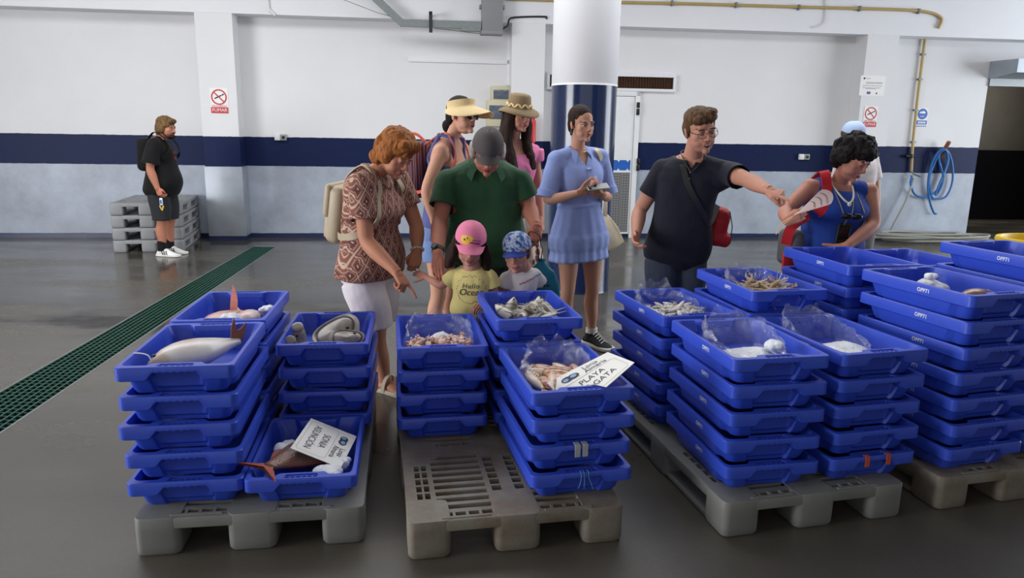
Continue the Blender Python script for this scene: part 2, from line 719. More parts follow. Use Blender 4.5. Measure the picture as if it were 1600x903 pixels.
# flat white conduits on the wall
kb = MB()
s0, z0 = Wp(638, 93)
s1, z1 = Wp(800, 94)
wbox(kb, s0, s1, z0-.03, z0+.03, .001, .022, .004)
tag(kb.obj('wall_conduit', M_white), 'flat white cable duct running level across the white wall', 'conduit')
kb = MB()
s0, z0 = Wp(796, 48)
s1, z1 = Wp(796, 134)
wbox(kb, s0-.03, s0+.03, z1, z0, .001, .022, .004)
tag(kb.obj('wall_conduit', M_white), 'upright white cable duct beside the middle pillar', 'conduit')

# ochre pipe
off = PD+.03
gp, s, z = wthing('gas_pipe', 'long ochre pipe along the beam turning down the wall to a tap', 'pipe', 1300, 13, off)
pts = [wall(*Wp(a, b, off), off) for a, b in ((790, -2), (963, 3.5), (1080, 6), (1250, 11), (1400, 15), (1450, 19), (1468, 26), (1471, 33), (1466, 42))]
pts[-1] = wall(*Wp(1466, 44, off), off)
pb = MB()
pb.tube(cat_rom(pts, 6), .02, 10)
child(pb.obj('pipe', M_pipe), gp)
p2 = [wall(*Wp(a, b, .04), .04) for a, b in ((1466, 38), (1450, 45), (1446, 54), (1434, 150), (1426, 225), (1424, 268))]
pb = MB()
pb.tube(cat_rom(p2[:3], 4)+p2[3:], .02, 10)
child(pb.obj('drop_pipe', M_pipe), gp)
for a, b in ((1050, 5), (1150, 8), (1248, 11.5), (1343, 13.5), (1435, 17.5)):
    pb = MB()
    q = Wp(a, b, off)
    wbox(pb, q[0]-.012, q[0]+.012, q[1]-.035, q[1]+.035, PD, off+.028)
    child(pb.obj('clip', M_galv, smooth=False), gp)
for a, b in ((1442.5, 85), (1437, 124), (1431, 172), (1427, 222)):
    pb = MB()
    q = Wp(a, b, .04)
    wbox(pb, q[0]-.03, q[0]+.03, q[1]-.012, q[1]+.012, 0, .068)
    child(pb.obj('clip', M_galv, smooth=False), gp)
pb = MB()
q = Wp(1424, 244, .05)
pb.tube([wall(q[0]-.09, q[1], .05), wall(q[0]+.06, q[1], .05)], .022, 8)
pb.tube([wall(q[0]-.0, q[1]-.03, .05), wall(q[0]-.0, q[1]+.03, .05)], .03, 8)
child(pb.obj('valve', M_black), gp)
pb = MB()
q = Wp(1424, 270, .05)
pb.tube([wall(q[0], q[1]+.02, .05), wall(q[0]+.02, q[1]-.02, .09), wall(q[0]+.12, q[1]-.05, .1)], .016, 8)
child(pb.obj('tap', M_galv), gp)

# blue hose
ho, s, z = wthing('hose', 'blue hose looped over a wooden peg on the right wall', 'hose', 1465, 270)
hp = [(1425, 274, .09), (1423, 288, .08), (1430, 304, .06), (1447, 308, .05), (1464, 297, .05), (1476, 270, .06), (1483, 244, .10), (1478, 234, .13), (1470, 236, .12), (1460, 255, .08), (1452, 280, .06), (1455, 305, .05), (1462, 311, .05), (1478, 307, .05), (1488, 285, .06), (1488, 258, .08), (1482, 238, .12), (1474, 235, .14), (1467, 244, .10), (1470, 262, .09), (1474, 275, .08), (1471, 290, .07), (1465, 302, .06), (1462, 304, .06), (1466, 292, .07), (1476, 268, .08), (1481, 246, .12), (1476, 233, .15), (1464, 240, .12), (1454, 262, .08), (1450, 290, .06), (1453, 315, .06), (1459, 332, .06), (1463, 334, .06)]
hb = MB()
hb.tube(cat_rom([wall(*Wp(a, b, c), c) for a, b, c in hp], 5), .0155, 9)
child(hb.obj('hose_tube', mat('blue_hose', (40, 104, 170), .4)), ho)
hb = MB()
q = Wp(1477, 234, .1)
hb.tube([wall(q[0]+.0, q[1]-.12, .0), wall(q[0], q[1]+.12, .16)], .03, 8)
tag(hb.obj('hose_peg', mat('worn_wood', (140, 84, 54), .7, var=.3)), 'short brown wooden peg holding the blue hose on the wall', 'peg')
# grey flat hose piled on the floor
hb = MB()
c = G(1440, 374)
pts = []
for i in range(150):
    a = i*.33
    rr = .25+.35*abs(math.sin(i*.071))
    pts.append(V((c.x+rr*1.5*math.cos(a)+.05*math.sin(i*1.7), c.y-.25+rr*.45*math.sin(a), .03+.0007*i+.01*math.sin(i*.9))))
q0 = Wp(1427, 278, .06)
lead = [wall(q0[0], q0[1], .07), wall(q0[0]-.1, q0[1]-.35, .1), wall(q0[0]-.3, q0[1]-.8, .12), wall(q0[0]-.32, .05, .2)]
hb.tube(cat_rom(lead+pts[::-1], 3), .017, 8)
tag(hb.obj('hose', mat('grey_hose', (150, 150, 142), .6)), 'pale grey hose lying in a flat heap on the floor by the wall', 'hose')

# metal hood over the doorway
hd, s, z = wthing('shutter_hood', 'grey sheet metal hood over the dark doorway on the right', 'hood', 1590, 105, .3)
s0 = Wp(1547, 110)[0]-.02
zt_, zb_ = Wp(1547, 96)[1], Wp(1547, 123)[1]
hb = MB()
prof = [(.0, zb_), (.55, zb_+.05), (.55, zb_+.24), (.0, zt_)]
rings = [[wall(q, z, o) for o, z in prof] for q in (s0, so1+.1)]
hb.loft(rings)
child(hb.obj('casing', M_zinc, smooth=False), hd)
hb = MB()
wbox(hb, so0, so1, zo-.12, zo, -.1, .03)
child(hb.obj('lower_rail', M_galv, smooth=False), hd)

# two old beige displays on the wall and red extinguisher
for (x0, x1, y0_, y1_), nm, lb in (((768, 797, 134, 163), 'wall_display', 'small beige cased display on the wall, the upper of two'), ((761, 798, 156, 198), 'wall_display', 'larger beige cased display below the small one, behind the sun hat')):
    o = empty(nm, wall(*Wp((x0+x1)/2, (y0_+y1_)/2, .12), .12), WA, lb, 'display')
    a, zt1 = Wp(x0, y0_, .2)
    b, zt0 = Wp(x1, y1_, .2)
    kb = MB()
    dep = .18 if x0 > 765 else .22
    wbox(kb, a, b, zt0, zt1, .0, dep, .012)
    child(kb.obj('casing', M_cream), o)
    kb = MB()
    h_ = zt1-zt0
    wbox(kb, a+.03, b-.02, zt0+h_*.28, zt1-h_*.2, dep-.004, dep+.006, .003)
    child(kb.obj('screen', M_glassgrey), o)
ex, s, z = wthing('fire_extinguisher', 'red fire extinguisher on the wall behind the sun hat', 'fire extinguisher', 831, 192, .40)
kb = MB()
b0 = wall(s, 0, .40)
kb.tube([b0+V((0, 0, zz)) for zz in (z-.27, z-.26, z+.02, z+.06, z+.09)], [.045, .055, .055, .04, .02], 16)
child(kb.obj('cylinder', M_red), ex)
kb = MB()
kb.box(b0+V((0, 0, z+.11)), (.04, .07, .03), WM).tube([b0+V((0, 0, z+.1)), b0+V((0, 0, z+.14))], .015, 8)
child(kb.obj('valve', M_black), ex)
kb = MB()
wbox(kb, s-.04, s+.04, z-.2, z+.0, PD, .35)
child(kb.obj('bracket', M_red, smooth=False), ex)

# sockets
for (px, py), lb in (((439, 214.5), 'small white double socket on the navy band between the left pillar and the redhead'), ((1255, 245), 'small white double socket on the navy band right of the pointing man')):
    o, s, z = wthing('wall_socket', lb, 'socket', px, py)
    kb = MB()
    wbox(kb, s-.08, s-.002, z-.042, z+.042, .0, .045, .008)
    child(kb.obj('socket_box', M_whiteplastic), o)
    kb = MB()
    wbox(kb, s+.002, s+.08, z-.042, z+.042, .0, .05, .008)
    child(kb.obj('switch_box', mat('grey_plastic', (150, 152, 155), .4)), o)
    kb = MB()
    wbox(kb, s+.02, s+.06, z-.02, z+.02, .05, .056)
    child(kb.obj('rocker', M_black, smooth=False), o)


def wtext(mb, body, size, s, z, off, sx=1.):
    vs, fs = text_mesh(body, size, sx=sx)
    mb.add([wall(s+x, z+y, off) for x, y, _ in vs], fs)


def ring2(mb, s, z, r0, r1, off, n=40):
    vs = [wall(s+r*math.cos(2*PI*i/n), z+r*math.sin(2*PI*i/n), off) for r in (r0, r1) for i in range(n)]
    mb.add(vs, [(i, (i+1) % n, n+(i+1) % n, n+i) for i in range(n)])


def disc(mb, s, z, r, off, n=32):
    mb.add([wall(s+r*math.cos(2*PI*i/n), z+r*math.sin(2*PI*i/n), off) for i in range(n)], [tuple(range(n))])


def smoke_sign(px, py, k, lb, off):
    o, s, z = wthing('no_smoking_sign', lb, 'sign', px, py, off)
    k *= 1.
    kb = MB()
    wbox(kb, s-.115*k, s+.115*k, z-.17*k, z+.15*k, off, off+.004)
    child(kb.obj('board', M_signwhite, smooth=False), o)
    kb = MB()
    zc_ = z+.035*k
    ring2(kb, s, zc_, .082*k, .1*k, off+.0055)
    d = .088*k*.7071
    w = .008*k*.7071
    kb.add([wall(s-d-w, zc_+d-w, off+.0056), wall(s-d+w, zc_+d+w, off+.0056), wall(s+d+w, zc_-d+w, off+.0056), wall(s+d-w, zc_-d-w, off+.0056)], [(0, 1, 2, 3)])
    for a, b, hb_ in ((-.11, .11, (-.17, -.095)),):
        kb.add([wall(s+a*k, z+hb_[0]*k, off+.0055), wall(s+b*k, z+hb_[0]*k, off+.0055), wall(s+b*k, z+hb_[1]*k, off+.0055), wall(s+a*k, z+hb_[1]*k, off+.0055)], [(0, 1, 2, 3)])
    child(kb.obj('red_marks', M_signred, smooth=False), o)
    kb = MB()
    kb.add([wall(s+x*k, zc_+y*k, off+.005) for x, y in ((-.06, -.012), (.03, .03), (.038, .016), (-.052, -.026))], [(0, 1, 2, 3)])
    kb.add([wall(s+x*k, zc_+y*k, off+.005) for x, y in ((.035, .034), (.06, .046), (.068, .03), (.043, .018))], [(0, 1, 2, 3)])
    child(kb.obj('cigarette', M_ink, smooth=False), o)
    kb = MB()
    wtext(kb, 'PROHIBIDO', .036*k, s, z-.082*k, off+.006)
    child(kb.obj('red_lettering', M_signred, smooth=False), o)
    kb = MB()
    wtext(kb, 'FUMAR', .06*k, s, z-.132*k, off+.0065)
    child(kb.obj('white_lettering', M_signwhite, smooth=False), o)


smoke_sign(342.5, 156, 1., 'no smoking sign with red circle on the left pillar', PD+.001)
smoke_sign(1360, 181, .92, 'no smoking sign with red circle on the right pillar under a white notice', PD+.001)
o, s, z = wthing('notice', 'white printed notice with a small blue flag on the right pillar', 'notice', 1363, 134, PD+.001)
kb = MB()
wbox(kb, s-.19, s+.19, z-.14, z+.14, PD, PD+.004)
child(kb.obj('sheet', M_signwhite, smooth=False), o)
kb = MB()
random.seed(3)
for zz, a, b in ((.045, -.1, .15), (.032, -.1, .15), (-.0, -.15, .15), (-.03, -.15, .13), (-.043, -.1, .06), (.1, -.11, -.04)):
    q = a
    while q < b:
        w = random.uniform(.01, .03)
        kb.add([wall(s+x, z+zz+y, PD+.0055) for x, y in ((q, -.003), (min(q+w, b), -.003), (min(q+w, b), .004), (q, .004))], [(0, 1, 2, 3)])
        q += w+.006
child(kb.obj('printed_lines', mat('grey_ink', (128, 130, 138), .6), smooth=False), o)
kb = MB()
disc(kb, s-.135, z+.1, .014, PD+.0055, 20)
kb.add([wall(s+x, z+y, PD+.0055) for x, y in ((.06, -.115), (.075, -.085), (.09, -.115))], [(0, 1, 2)])
child(kb.obj('emblem', M_ink, smooth=False), o)
kb = MB()
kb.add([wall(s+x, z+y, PD+.0055) for x, y in ((-.075, -.118), (-.02, -.118), (-.02, -.082), (-.075, -.082))], [(0, 1, 2, 3)])
child(kb.obj('blue_flag', mat('flag_blue', (50, 62, 140), .5), smooth=False), o)
kb = MB()
for i in range(12):
    disc(kb, s-.0475+.012*math.cos(i*PI/6), z-.1+.012*math.sin(i*PI/6), .002, PD+.006, 6)
child(kb.obj('flag_stars', mat('flag_yellow', (220, 190, 60), .5), smooth=False), o)
o, s, z = wthing('mandatory_sign', 'round blue mandatory sign beside the ochre pipe', 'sign', 1440.5, 184, .001)
kb = MB()
wbox(kb, s-.085, s+.085, z-.145, z+.14, .0, .004)
child(kb.obj('board', M_signwhite, smooth=False), o)
kb = MB()
disc(kb, s, z+.055, .08, .005)
kb.add([wall(s+x, z+y, .005) for x, y in ((-.085, -.1), (.085, -.1), (.085, -.04), (-.085, -.04))], [(0, 1, 2, 3)])
for i in range(6):
    kb.add([wall(s-.08+i*.028+x, z+y, .005) for x, y in ((0, -.135), (.02, -.135), (.02, -.115), (0, -.115))], [(0, 1, 2, 3)])
child(kb.obj('blue_marks', M_signblue, smooth=False), o)
kb = MB()
kb.add([wall(s+x, z+.055+y, .006) for x, y in ((-.045, .03), (.02, .045), (.05, .02), (.03, .005), (-.02, .01), (-.05, .01))], [tuple(range(6))])
for i in range(3):
    kb.add([wall(s-.03+i*.025+x, z+.03+y, .006) for x, y in ((0, 0), (.008, 0), (.008, -.02), (0, -.02))], [(0, 1, 2, 3)])
for i in range(5):
    kb.add([wall(s-.06+i*.026+x, z+y, .006) for x, y in ((0, -.085), (.018, -.085), (.018, -.055), (0, -.055))], [(0, 1, 2, 3)])
child(kb.obj('white_symbol', M_signwhite, smooth=False), o)
# ------------------------------------------------------------------ pallets
PH = .148
M_pal = mat('grey_pallet_plastic', (118, 118, 114), .55, var=.28, vs=5, bump=.15, bs=40)
_t = NT('brown_stained_pallet_plastic')
_n1, _n2 = _t.noise(_t.coord('Object'), 6, 6, .7), _t.noise(_t.coord('Object'), 34, 5, .65)
_c = _t.mix(_t.ramp(_n1, [(.40, (0, 0, 0)), (.62, (1, 1, 1))]), lin((122, 118, 110)), lin((100, 82, 66)))
_t.set(Base_Color=_t.mix(_t.math('MULTIPLY', _n2, .7), _c, lin((134, 126, 112))), Roughness=.62)
_t.bump(_n2, .2, .004)
M_pal2 = _t.m
M_pal3 = mat('pale_pallet_plastic', (142, 144, 146), .55, var=.2, vs=6, bump=.1, bs=40)


def slab_cells(mb, xs, ys, hole, z0, z1):
    nx, ny = len(xs)-1, len(ys)-1
    H = lambda i, j: i < 0 or j < 0 or i >= nx or j >= ny or hole(i, j)
    for i in range(nx):
        for j in range(ny):
            if H(i, j):
                continue
            a, b, c, d = xs[i], xs[i+1], ys[j], ys[j+1]
            mb.add([(a, c, z1), (b, c, z1), (b, d, z1), (a, d, z1)], [(0, 1, 2, 3)])
            mb.add([(a, c, z0), (b, c, z0), (b, d, z0), (a, d, z0)], [(3, 2, 1, 0)])
            for (di, dj, p, q) in ((-1, 0, (a, d), (a, c)), (1, 0, (b, c), (b, d)), (0, -1, (a, c), (b, c)), (0, 1, (b, d), (a, d))):
                if H(i+di, j+dj):
                    mb.add([(*p, z0), (*q, z0), (*q, z1), (*p, z1)], [(0, 1, 2, 3)])


def pallet_deck():
    # an ordered list of x stripes; each half of the deck: border, small holes, rib, ladder slots, rib, big holes
    mb = MB()
    regions = []

    def holes(x0, x1, y0, y1, nx, ny, gx, gy):
        wx, wy = (x1-x0-(nx-1)*gx)/nx, (y1-y0-(ny-1)*gy)/ny
        for i in range(nx):
            for j in range(ny):
                regions.append((x0+i*(wx+gx), x0+i*(wx+gx)+wx, y0+j*(wy+gy), y0+j*(wy+gy)+wy))
    for oy in (.0, .6):
        for mir in (0, 1):
            X = (lambda a, b: (a, b)) if not mir else (lambda a, b: (.8-b, .8-a))
            a, b = X(.045, .095)
            holes(a, b, oy+.17, oy+.45, 2, 5, .008, .014)
            a, b = X(.115, .315)
            holes(a, b, oy+.085, oy+.53, 1, 9, .0, .022)
            a, b = X(.125, .31)
            holes(a, b, oy+.035, oy+.06, 4, 1, .01, 0)
            a, b = X(.335, .375)
            holes(a, b, oy+.2, oy+.5, 1, 6, .0, .012)
    xs = sorted({0., .8} | {round(q, 5) for r in regions for q in r[:2]})
    ys = sorted({0., 1.2} | {round(q, 5) for r in regions for q in r[2:]})
    hs = set()
    for r in regions:
        for i in range(len(xs)-1):
            mx = (xs[i]+xs[i+1])/2
            if r[0] < mx < r[1]:
                for j in range(len(ys)-1):
                    my = (ys[j]+ys[j+1])/2
                    if r[2] < my < r[3]:
                        hs.add((i, j))
    slab_cells(mb, [.004]+xs[1:-1]+[.796], [.004]+ys[1:-1]+[1.196], lambda i, j: (i, j) in hs, PH-.03, PH-.003)
    # raised rim ribs along the two ends
    for y in (.02, 1.18):
        for x0, x1 in ((.12, .3), (.5, .68)):
            mb.bbox(((x0+x1)/2, y, PH-.002), (x1-x0, .012, .006), .002, 1)
    # outer skirt
    for y in (.0092, 1.1908):
        mb.bbox((.4, y, PH-.0245), (.75, .016, .041), .003, 2)
    for x in (.0092, .7908):
        mb.bbox((x, .6, PH-.0245), (.016, 1.15, .041), .003, 2)
    return mb


def pallet_skid(x0, x1):
    mb = MB()
    mb.bbox(((x0+x1)/2, .6, .014), (x1-x0-.02, 1.18, .026), .008, 2)
    for y0, y1 in ((0, .16), (.51, .69), (1.04, 1.2)):
        w = x1-x0
        rings = []
        for z, s in ((0.002, .006), (.012, .001), (.04, .0), (PH-.05, 0), (PH-.005, 0), (PH-.002, .002)):
            r = .026
            ring = []
            for qx, qy, a0 in ((x1-s-r, y1-s-r, 0), (x0+s+r, y1-s-r, 90), (x0+s+r, y0+s+r, 180), (x1-s-r, y0+s+r, 270)):
                for k in range(5):
                    a = R(a0+k*22.5)
                    ring.append((qx+r*math.cos(a), qy+r*math.sin(a), z))
            rings.append(ring)
        mb.loft(rings)
    return mb


pal_deck = {}
pal_skid = {}


def pallet(M, material, label, group=None):
    k = material.name
    if k not in pal_deck:
        pdm = pallet_deck()
        pdm.v = [(min(max(x, .009), .791), min(max(y, .009), 1.191), z) if (x < .005 or x > .795) and (y < .005 or y > 1.195) else (x, y, z) for x, y, z in pdm.v]
        pal_deck[k] = pdm.mesh('deck', material, True, 35)
        pal_skid[k] = [pallet_skid(a, b).mesh('skid', material, True, 40) for a, b in ((0, .155), (.315, .485), (.645, .8))]
    r = empty('pallet', M.translation, M.to_euler().z, label, 'pallet', group)
    link('deck', pal_deck[k], r)
    for s in pal_skid[k]:
        link('skid', s, r)
    return r


PAL = [(-1.322, 2.307, .1490), (-.353, 2.310, .1928), (.817, 2.492, .2373), (1.769, 2.731, .2441)]
for (x, y, t), mt, lb in zip(PAL, (M_pal, M_pal2, M_pal, M_pal2), (
        'grey plastic pallet under the leftmost block of blue crates',
        'brown stained plastic pallet with its slatted deck bare at the front',
        'grey plastic pallet under the third block of blue crates',
        'stained grey pallet at the right edge under the tallest crates')):
    pallet(frame(x, y, t), mt, lb)
pallet(frame(2.28, 4.02, .236), M_pal, 'grey plastic pallet behind the tallest crates at the right')
# stack of four pale pallets by the left pillar
a, b = G(187, 392), G(289, 390)
pt = math.atan2(b.y-a.y, b.x-a.x)
sc4 = PH/.16
for k, w in enumerate(('bottom', 'second from bottom', 'third from bottom', 'topmost')):
    pallet(frame(a.x+.0, a.y-.14, pt, k*(PH+.003)), M_pal3, 'pale grey pallet behind the man in black, %s of the stack of four' % w, 'stacked pallets by the left pillar')

# ------------------------------------------------------------------ crates
CH, PITCH, FLOORZ = .110, .108, .012
CW, CL = .40, .60


def crate_mat():
    t = NT('blue_crate_plastic')
    co = t.coord('Object')
    info = t.new('ShaderNodeObjectInfo')
    n = t.noise(co, 7, 6, .65)
    sc = t.ramp(t.noise(t.coord('Object', (1, 1, 3)), 34, 6, .75), [(.66, (0, 0, 0)), (.8, (1, 1, 1))])
    base = t.mix(info.outputs['Random'], lin((50, 80, 198)), lin((56, 86, 208)))
    c = t.mix(n, base, lin((44, 70, 182)))
    c = t.mix(t.math('MULTIPLY', sc, .22), c, lin((150, 164, 220)))
    t.set(Base_Color=c, Roughness=t.math('MULTIPLY_ADD', n, .2, .28))
    t.bump(t.noise(co, 45, 3), .06, .003)
    return t.m


M_crate = crate_mat()
M_tag = mat('white_stencil', (210, 214, 228), .6, var=.15, vs=60)


def crate_body():
    NS, NL, NC = 44, 30, 5
    SH, LO, CO_ = 'S', 'L', 'C'

    def loop(fx, fy, fz, rr=.03):
        """points around; fx/fy insets of long / short sides as functions of the place, fz height"""
        out = []
        for side in range(4):
            if side in (0, 2):
                for k in range(NS):
                    f = k/(NS-1)
                    x = .03+f*(CW-.06)
                    d = abs(x-CW/2)
                    iy = fy(d)
                    ix = fx(.3)
                    xx = ix+rr+f*(CW-2*ix-2*rr)
                    y = iy
                    z = fz('S', d)
                    p = (xx, y, z) if side == 0 else (CW-xx, CL-y, z)
                    out.append(p)
            else:
                for k in range(NL):
                    f = k/(NL-1)
                    y = .03+f*(CL-.06)
                    d = abs(y-CL/2)
                    ix = fx(d)
                    iy = fy(.2)
                    yy = iy+rr+f*(CL-2*iy-2*rr)
                    z = fz('L', d)
                    out.append((CW-ix, yy, z) if side == 1 else (ix, CL-yy, z))
            ix, iy = fx(.3), fy(.2)
            cxs = [(CW-ix-rr, iy+rr), (CW-ix-rr, CL-iy-rr), (ix+rr, CL-iy-rr), (ix+rr, iy+rr)][side]
            for k in range(1, NC+1):
                a = R(-90+90*side+90*k/(NC+1))
                out.append((cxs[0]+rr*math.cos(a), cxs[1]+rr*math.sin(a), fz('C', 0)))
        return out
    ss = lambda e0, e1, x: (lambda t: t*t*(3-2*t))(max(0, min(1, (x-e0)/(e1-e0))))
    mid = lambda d, a=.07, b=.082: 1-ss(a, b, d)            # 1 in the middle of a short side
    cn = lambda d: ss(.225, .235, d)                      # 1 near the corners of a long side
    half = PITCH*0

    def under(kind, d):
        if kind == 'S':
            z = .060+.025*mid(d, .072, .096)
            if d < .068:
                z += .0050*abs(math.sin(d*PI/.0225+PI/2))
            return z
        return .060
    W = lambda v: (lambda *a: v)
    ixb = lambda lo, hi: (lambda d: lo+(hi-lo)*cn(d))
    iyb = lambda lo, hi: (lambda d: lo+(hi-lo)*mid(d, .104, .116))
    L = [
        loop(ixb(.030, .046), iyb(.054, .066), W(.0), .03),
        loop(ixb(.019, .040), iyb(.046, .065), lambda k, d: .012 if True else 0, .03),
        loop(ixb(.012, .030), iyb(.030, .060), lambda k, d: under(k, d)-.0005, .026),
        loop(ixb(.004, .004), W(.003), under, .023),
        loop(W(.0), W(.0), lambda k, d: under(k, d)+.003, .023),
        loop(W(.0), W(.0), W(CH-.004), .023),
        loop(W(.003), W(.003), W(CH), .022),
        loop(W(.010), lambda d: .010, W(CH), .028),
        loop(W(.011), lambda d: .011, lambda k, d: CH-(.012*mid(d, .062, .064) if k == 'S' else 0), .028),
        loop(W(.013), lambda d: .018+.020*mid(d, .062, .064), lambda k, d: CH-(.012*mid(d, .062, .064) if k == 'S' else 0), .028),
        loop(W(.014), lambda d: .019+.020*mid(d, .062, .064), W(CH), .028),
        loop(W(.016), lambda d: .026+.024*mid(d, .085, .11), W(CH), .028),
        loop(W(.018), lambda d: .028+.024*mid(d, .085, .11), W(CH-.003), .028),
        loop(ixb(.022, .036), lambda d: .040+.012*mid(d, .085, .11), W(CH-.045), .028),
        loop(ixb(.030, .044), W(.053), W(FLOORZ+.012), .028),
        loop(W(.05), W(.066), W(FLOORZ), .025),
    ]
    mb = MB()
    mb.loft(L)
    return mb


crate_me = crate_body().mesh('crate_body', M_crate, True, 38)


def grille():
    mb = MB()
    for k in range(7):
        x = CW/2-.06+k*.02
        mb.box((x, .0175, CH-.007), (.004, .012, .011))
    mb.box((CW/2, .0245, CH-.007), (.122, .004, .012))
    return mb


gr_me = grille().mesh('handle_grille', M_crate, False)
gr2 = grille()
gr2.xf(Matrix.Translation((CW, CL, 0)) @ Matrix.Rotation(PI, 4, 'Z'))
gr_me2 = gr2.mesh('handle_grille', M_crate, False)
tx = MB()
vs, fs = text_mesh('OPP71', .023, sx=.95, bold=.0008, spacing=1.06)
tx.add([(-.0006, .235-x, .084+y) for x, y, _ in vs], fs)
opp_me = tx.mesh('lettering', M_tag, False)
# stacks: x, y, turn, number of crates, deck height
ST = {
 '1fl': (-1.362, 2.349, .1494, 5), '1bl': (-1.464, 2.975, .1223, 5), '1fr': (-.956, 2.391, .1493, 1), '1br': (-1.024, 3.002, .1342, 4),
 '2fr': (.078, 2.459, .2272, 4), '2br': (-.066, 3.075, .1938, 5), '2bl': (-.490, 2.981, .1700, 4),
 '3fl': (.826, 2.558, .1880, 5), '3bl': (.690, 3.185, .2496, 5), '3br': (1.112, 3.262, .2000, 6), '3fr': (1.272, 2.642, .2560, 5),
 '4fl': (1.791, 2.742, .2850, 7), '4bl': (1.598, 3.378, .1678, 7), '4fr': (2.225, 2.930, .2381, 8), '4br': (2.353, 4.046, .2360, 6)}
WHERE = {
 '1fl': 'front left stack of the leftmost pallet', '1bl': 'back left stack of the leftmost pallet', '1fr': 'front right of the leftmost pallet', '1br': 'back right stack of the leftmost pallet',
 '2fr': 'front right stack on the half bare pallet', '2br': 'back right stack on the half bare pallet', '2bl': 'back left stack on the half bare pallet',
 '3fl': 'front left stack of the third pallet', '3bl': 'back left stack of the third pallet', '3br': 'back right stack of the third pallet', '3fr': 'front right stack of the third pallet',
 '4fl': 'front left stack of the rightmost pallet', '4bl': 'back left stack of the rightmost pallet', '4fr': 'stack cut by the right photo edge', '4br': 'stack behind the rightmost pallet'}
CONT = {'1fl': 'holding one big white fish, topmost at front left', '1bl': 'holding pink fish and ice lumps behind the white fish', '1fr': 'alone on its deck with a big brown fish and card', '1br': 'holding grey flatfish, topmost beside the redhead',
        '2fr': 'holding bagged red fish and a white card', '2br': 'full of silver fish before the children', '2bl': 'holding iced pink squid in a bag', '3fl': 'holding bagged ice with a lump on top, third pallet', '3bl': 'holding bagged small pale fish behind the nearest ice bag',
        '3br': 'holding bagged prawns below the pointing man', '3fr': 'holding bagged ice beside the tall stacks', '4fl': 'with an ice lump inside, topmost at the right front', '4bl': 'empty, topmost before the woman with the fan', '4fr': 'empty, the highest of all at the right edge', '4br': 'empty, half hidden behind the crate before the fan'}
ORD = ['topmost', 'second from top', 'third from top', 'fourth from top', 'fifth from top', 'sixth from top', 'seventh from top', 'eighth from top']
TOPM = {}
CRNG = random.Random(5)


def mark(kind, M, root):
    if kind == 'tape':
        for x in (.185, .215):
            b = MB()
            b.bbox((x, -.0008, .088), (.022, .003, .05), .001, 1).bbox((x, .012, CH+.001), (.022, .03, .003), .001, 1)
            b.obj('tape', mat('grey_tape', (168, 170, 172), .5, var=.3, vs=50), root)
    if kind == 'orange':
        for x in (.165, .265):
            b = MB()
            b.bbox((x, -.0008, .088), (.022, .003, .042), .001, 1).bbox((x, .010, CH+.001), (.022, .02, .003), .001, 1)
            b.obj('tape', mat('orange_tape', (190, 84, 50), .6, var=.3, vs=50), root)
    if kind == 'string':
        for dx in (0, .012, .03):
            b = MB()
            b.tube(cat_rom([(.19+dx, .012, CH+.002), (.19+dx, -.003, CH), (.192+dx, -.004, .09), (.185+dx*1.6, -.006, .06), (.18+dx*2, -.004, .05-.01*dx/.03)], 5), .0012, 6)
            b.obj('string', mat('blue_twine', (96, 150, 190), .7), root)


for key, (x, y, t, n) in ST.items():
    for i in range(n):
        top = i == n-1
        jx = CRNG.uniform(-.006, .006) if not top else 0
        jy = CRNG.uniform(-.006, .006) if not top else 0
        jt = CRNG.uniform(-.012, .012) if not top else 0
        z = PH+i*PITCH
        lb = 'blue fish crate '+CONT[key] if top else 'blue crate, %s in the %s' % (ORD[n-1-i], WHERE[key])
        r = empty('fish_crate', (x+jx, y+jy, z), t+jt, lb, 'crate', 'blue crates, '+WHERE[key])
        link('crate_body', crate_me, r)
        link('handle_grille', gr_me, r)
        link('handle_grille', gr_me2, r)
        if key[0] in '34':
            link('lettering', opp_me, r)
        if key == '2fr' and i == 1:
            mark('tape', None, r)
        if key == '2fr' and i == 0:
            mark('string', None, r)
        if key == '3fr' and i == 0:
            mark('orange', None, r)
        if top:
            TOPM[key] = frame(x, y, t, z)
# ------------------------------------------------------------------ people
def voxel(mb, size, smooth=3, lam=.5):
    """one continuous skin over everything in mb -> (vertices, faces)"""
    me = bpy.data.meshes.new('skin')
    me.from_pydata(mb.v, [], mb.f)
    bm = bmesh.new()
    bm.from_mesh(me)
    bmesh.ops.recalc_face_normals(bm, faces=bm.faces[:])
    bm.to_mesh(me)
    bm.free()
    o = bpy.data.objects.new('skin', me)
    COL.objects.link(o)
    md = o.modifiers.new('r', 'REMESH')
    md.mode = 'VOXEL'
    md.voxel_size = size
    md.adaptivity = 0
    dg = bpy.context.evaluated_depsgraph_get()
    m2 = bpy.data.meshes.new_from_object(o.evaluated_get(dg))
    n = len(m2.vertices)
    v = np.empty(n*3)
    m2.vertices.foreach_get('co', v)
    v = v.reshape(-1, 3)
    e = np.empty(len(m2.edges)*2, int)
    m2.edges.foreach_get('vertices', e)
    e = e.reshape(-1, 2)
    f = [tuple(p.vertices) for p in m2.polygons]
    bpy.data.objects.remove(o)
    bpy.data.meshes.remove(me)
    bpy.data.meshes.remove(m2)
    v = laplace(v, e, smooth, lam)
    return v, f


def laplace(v, e, it, lam=.5):
    n = len(v)
    deg = np.bincount(e.ravel(), minlength=n).astype(float)
    deg[deg == 0] = 1
    for k in range(it*2):
        s = np.zeros_like(v)
        for c in range(3):
            s[:, c] = np.bincount(e[:, 0], v[e[:, 1], c], n)+np.bincount(e[:, 1], v[e[:, 0], c], n)
        v = v+(lam if k % 2 == 0 else -lam*.94)*(s/deg[:, None]-v) if it > 1 else v+lam*(s/deg[:, None]-v)
    return v


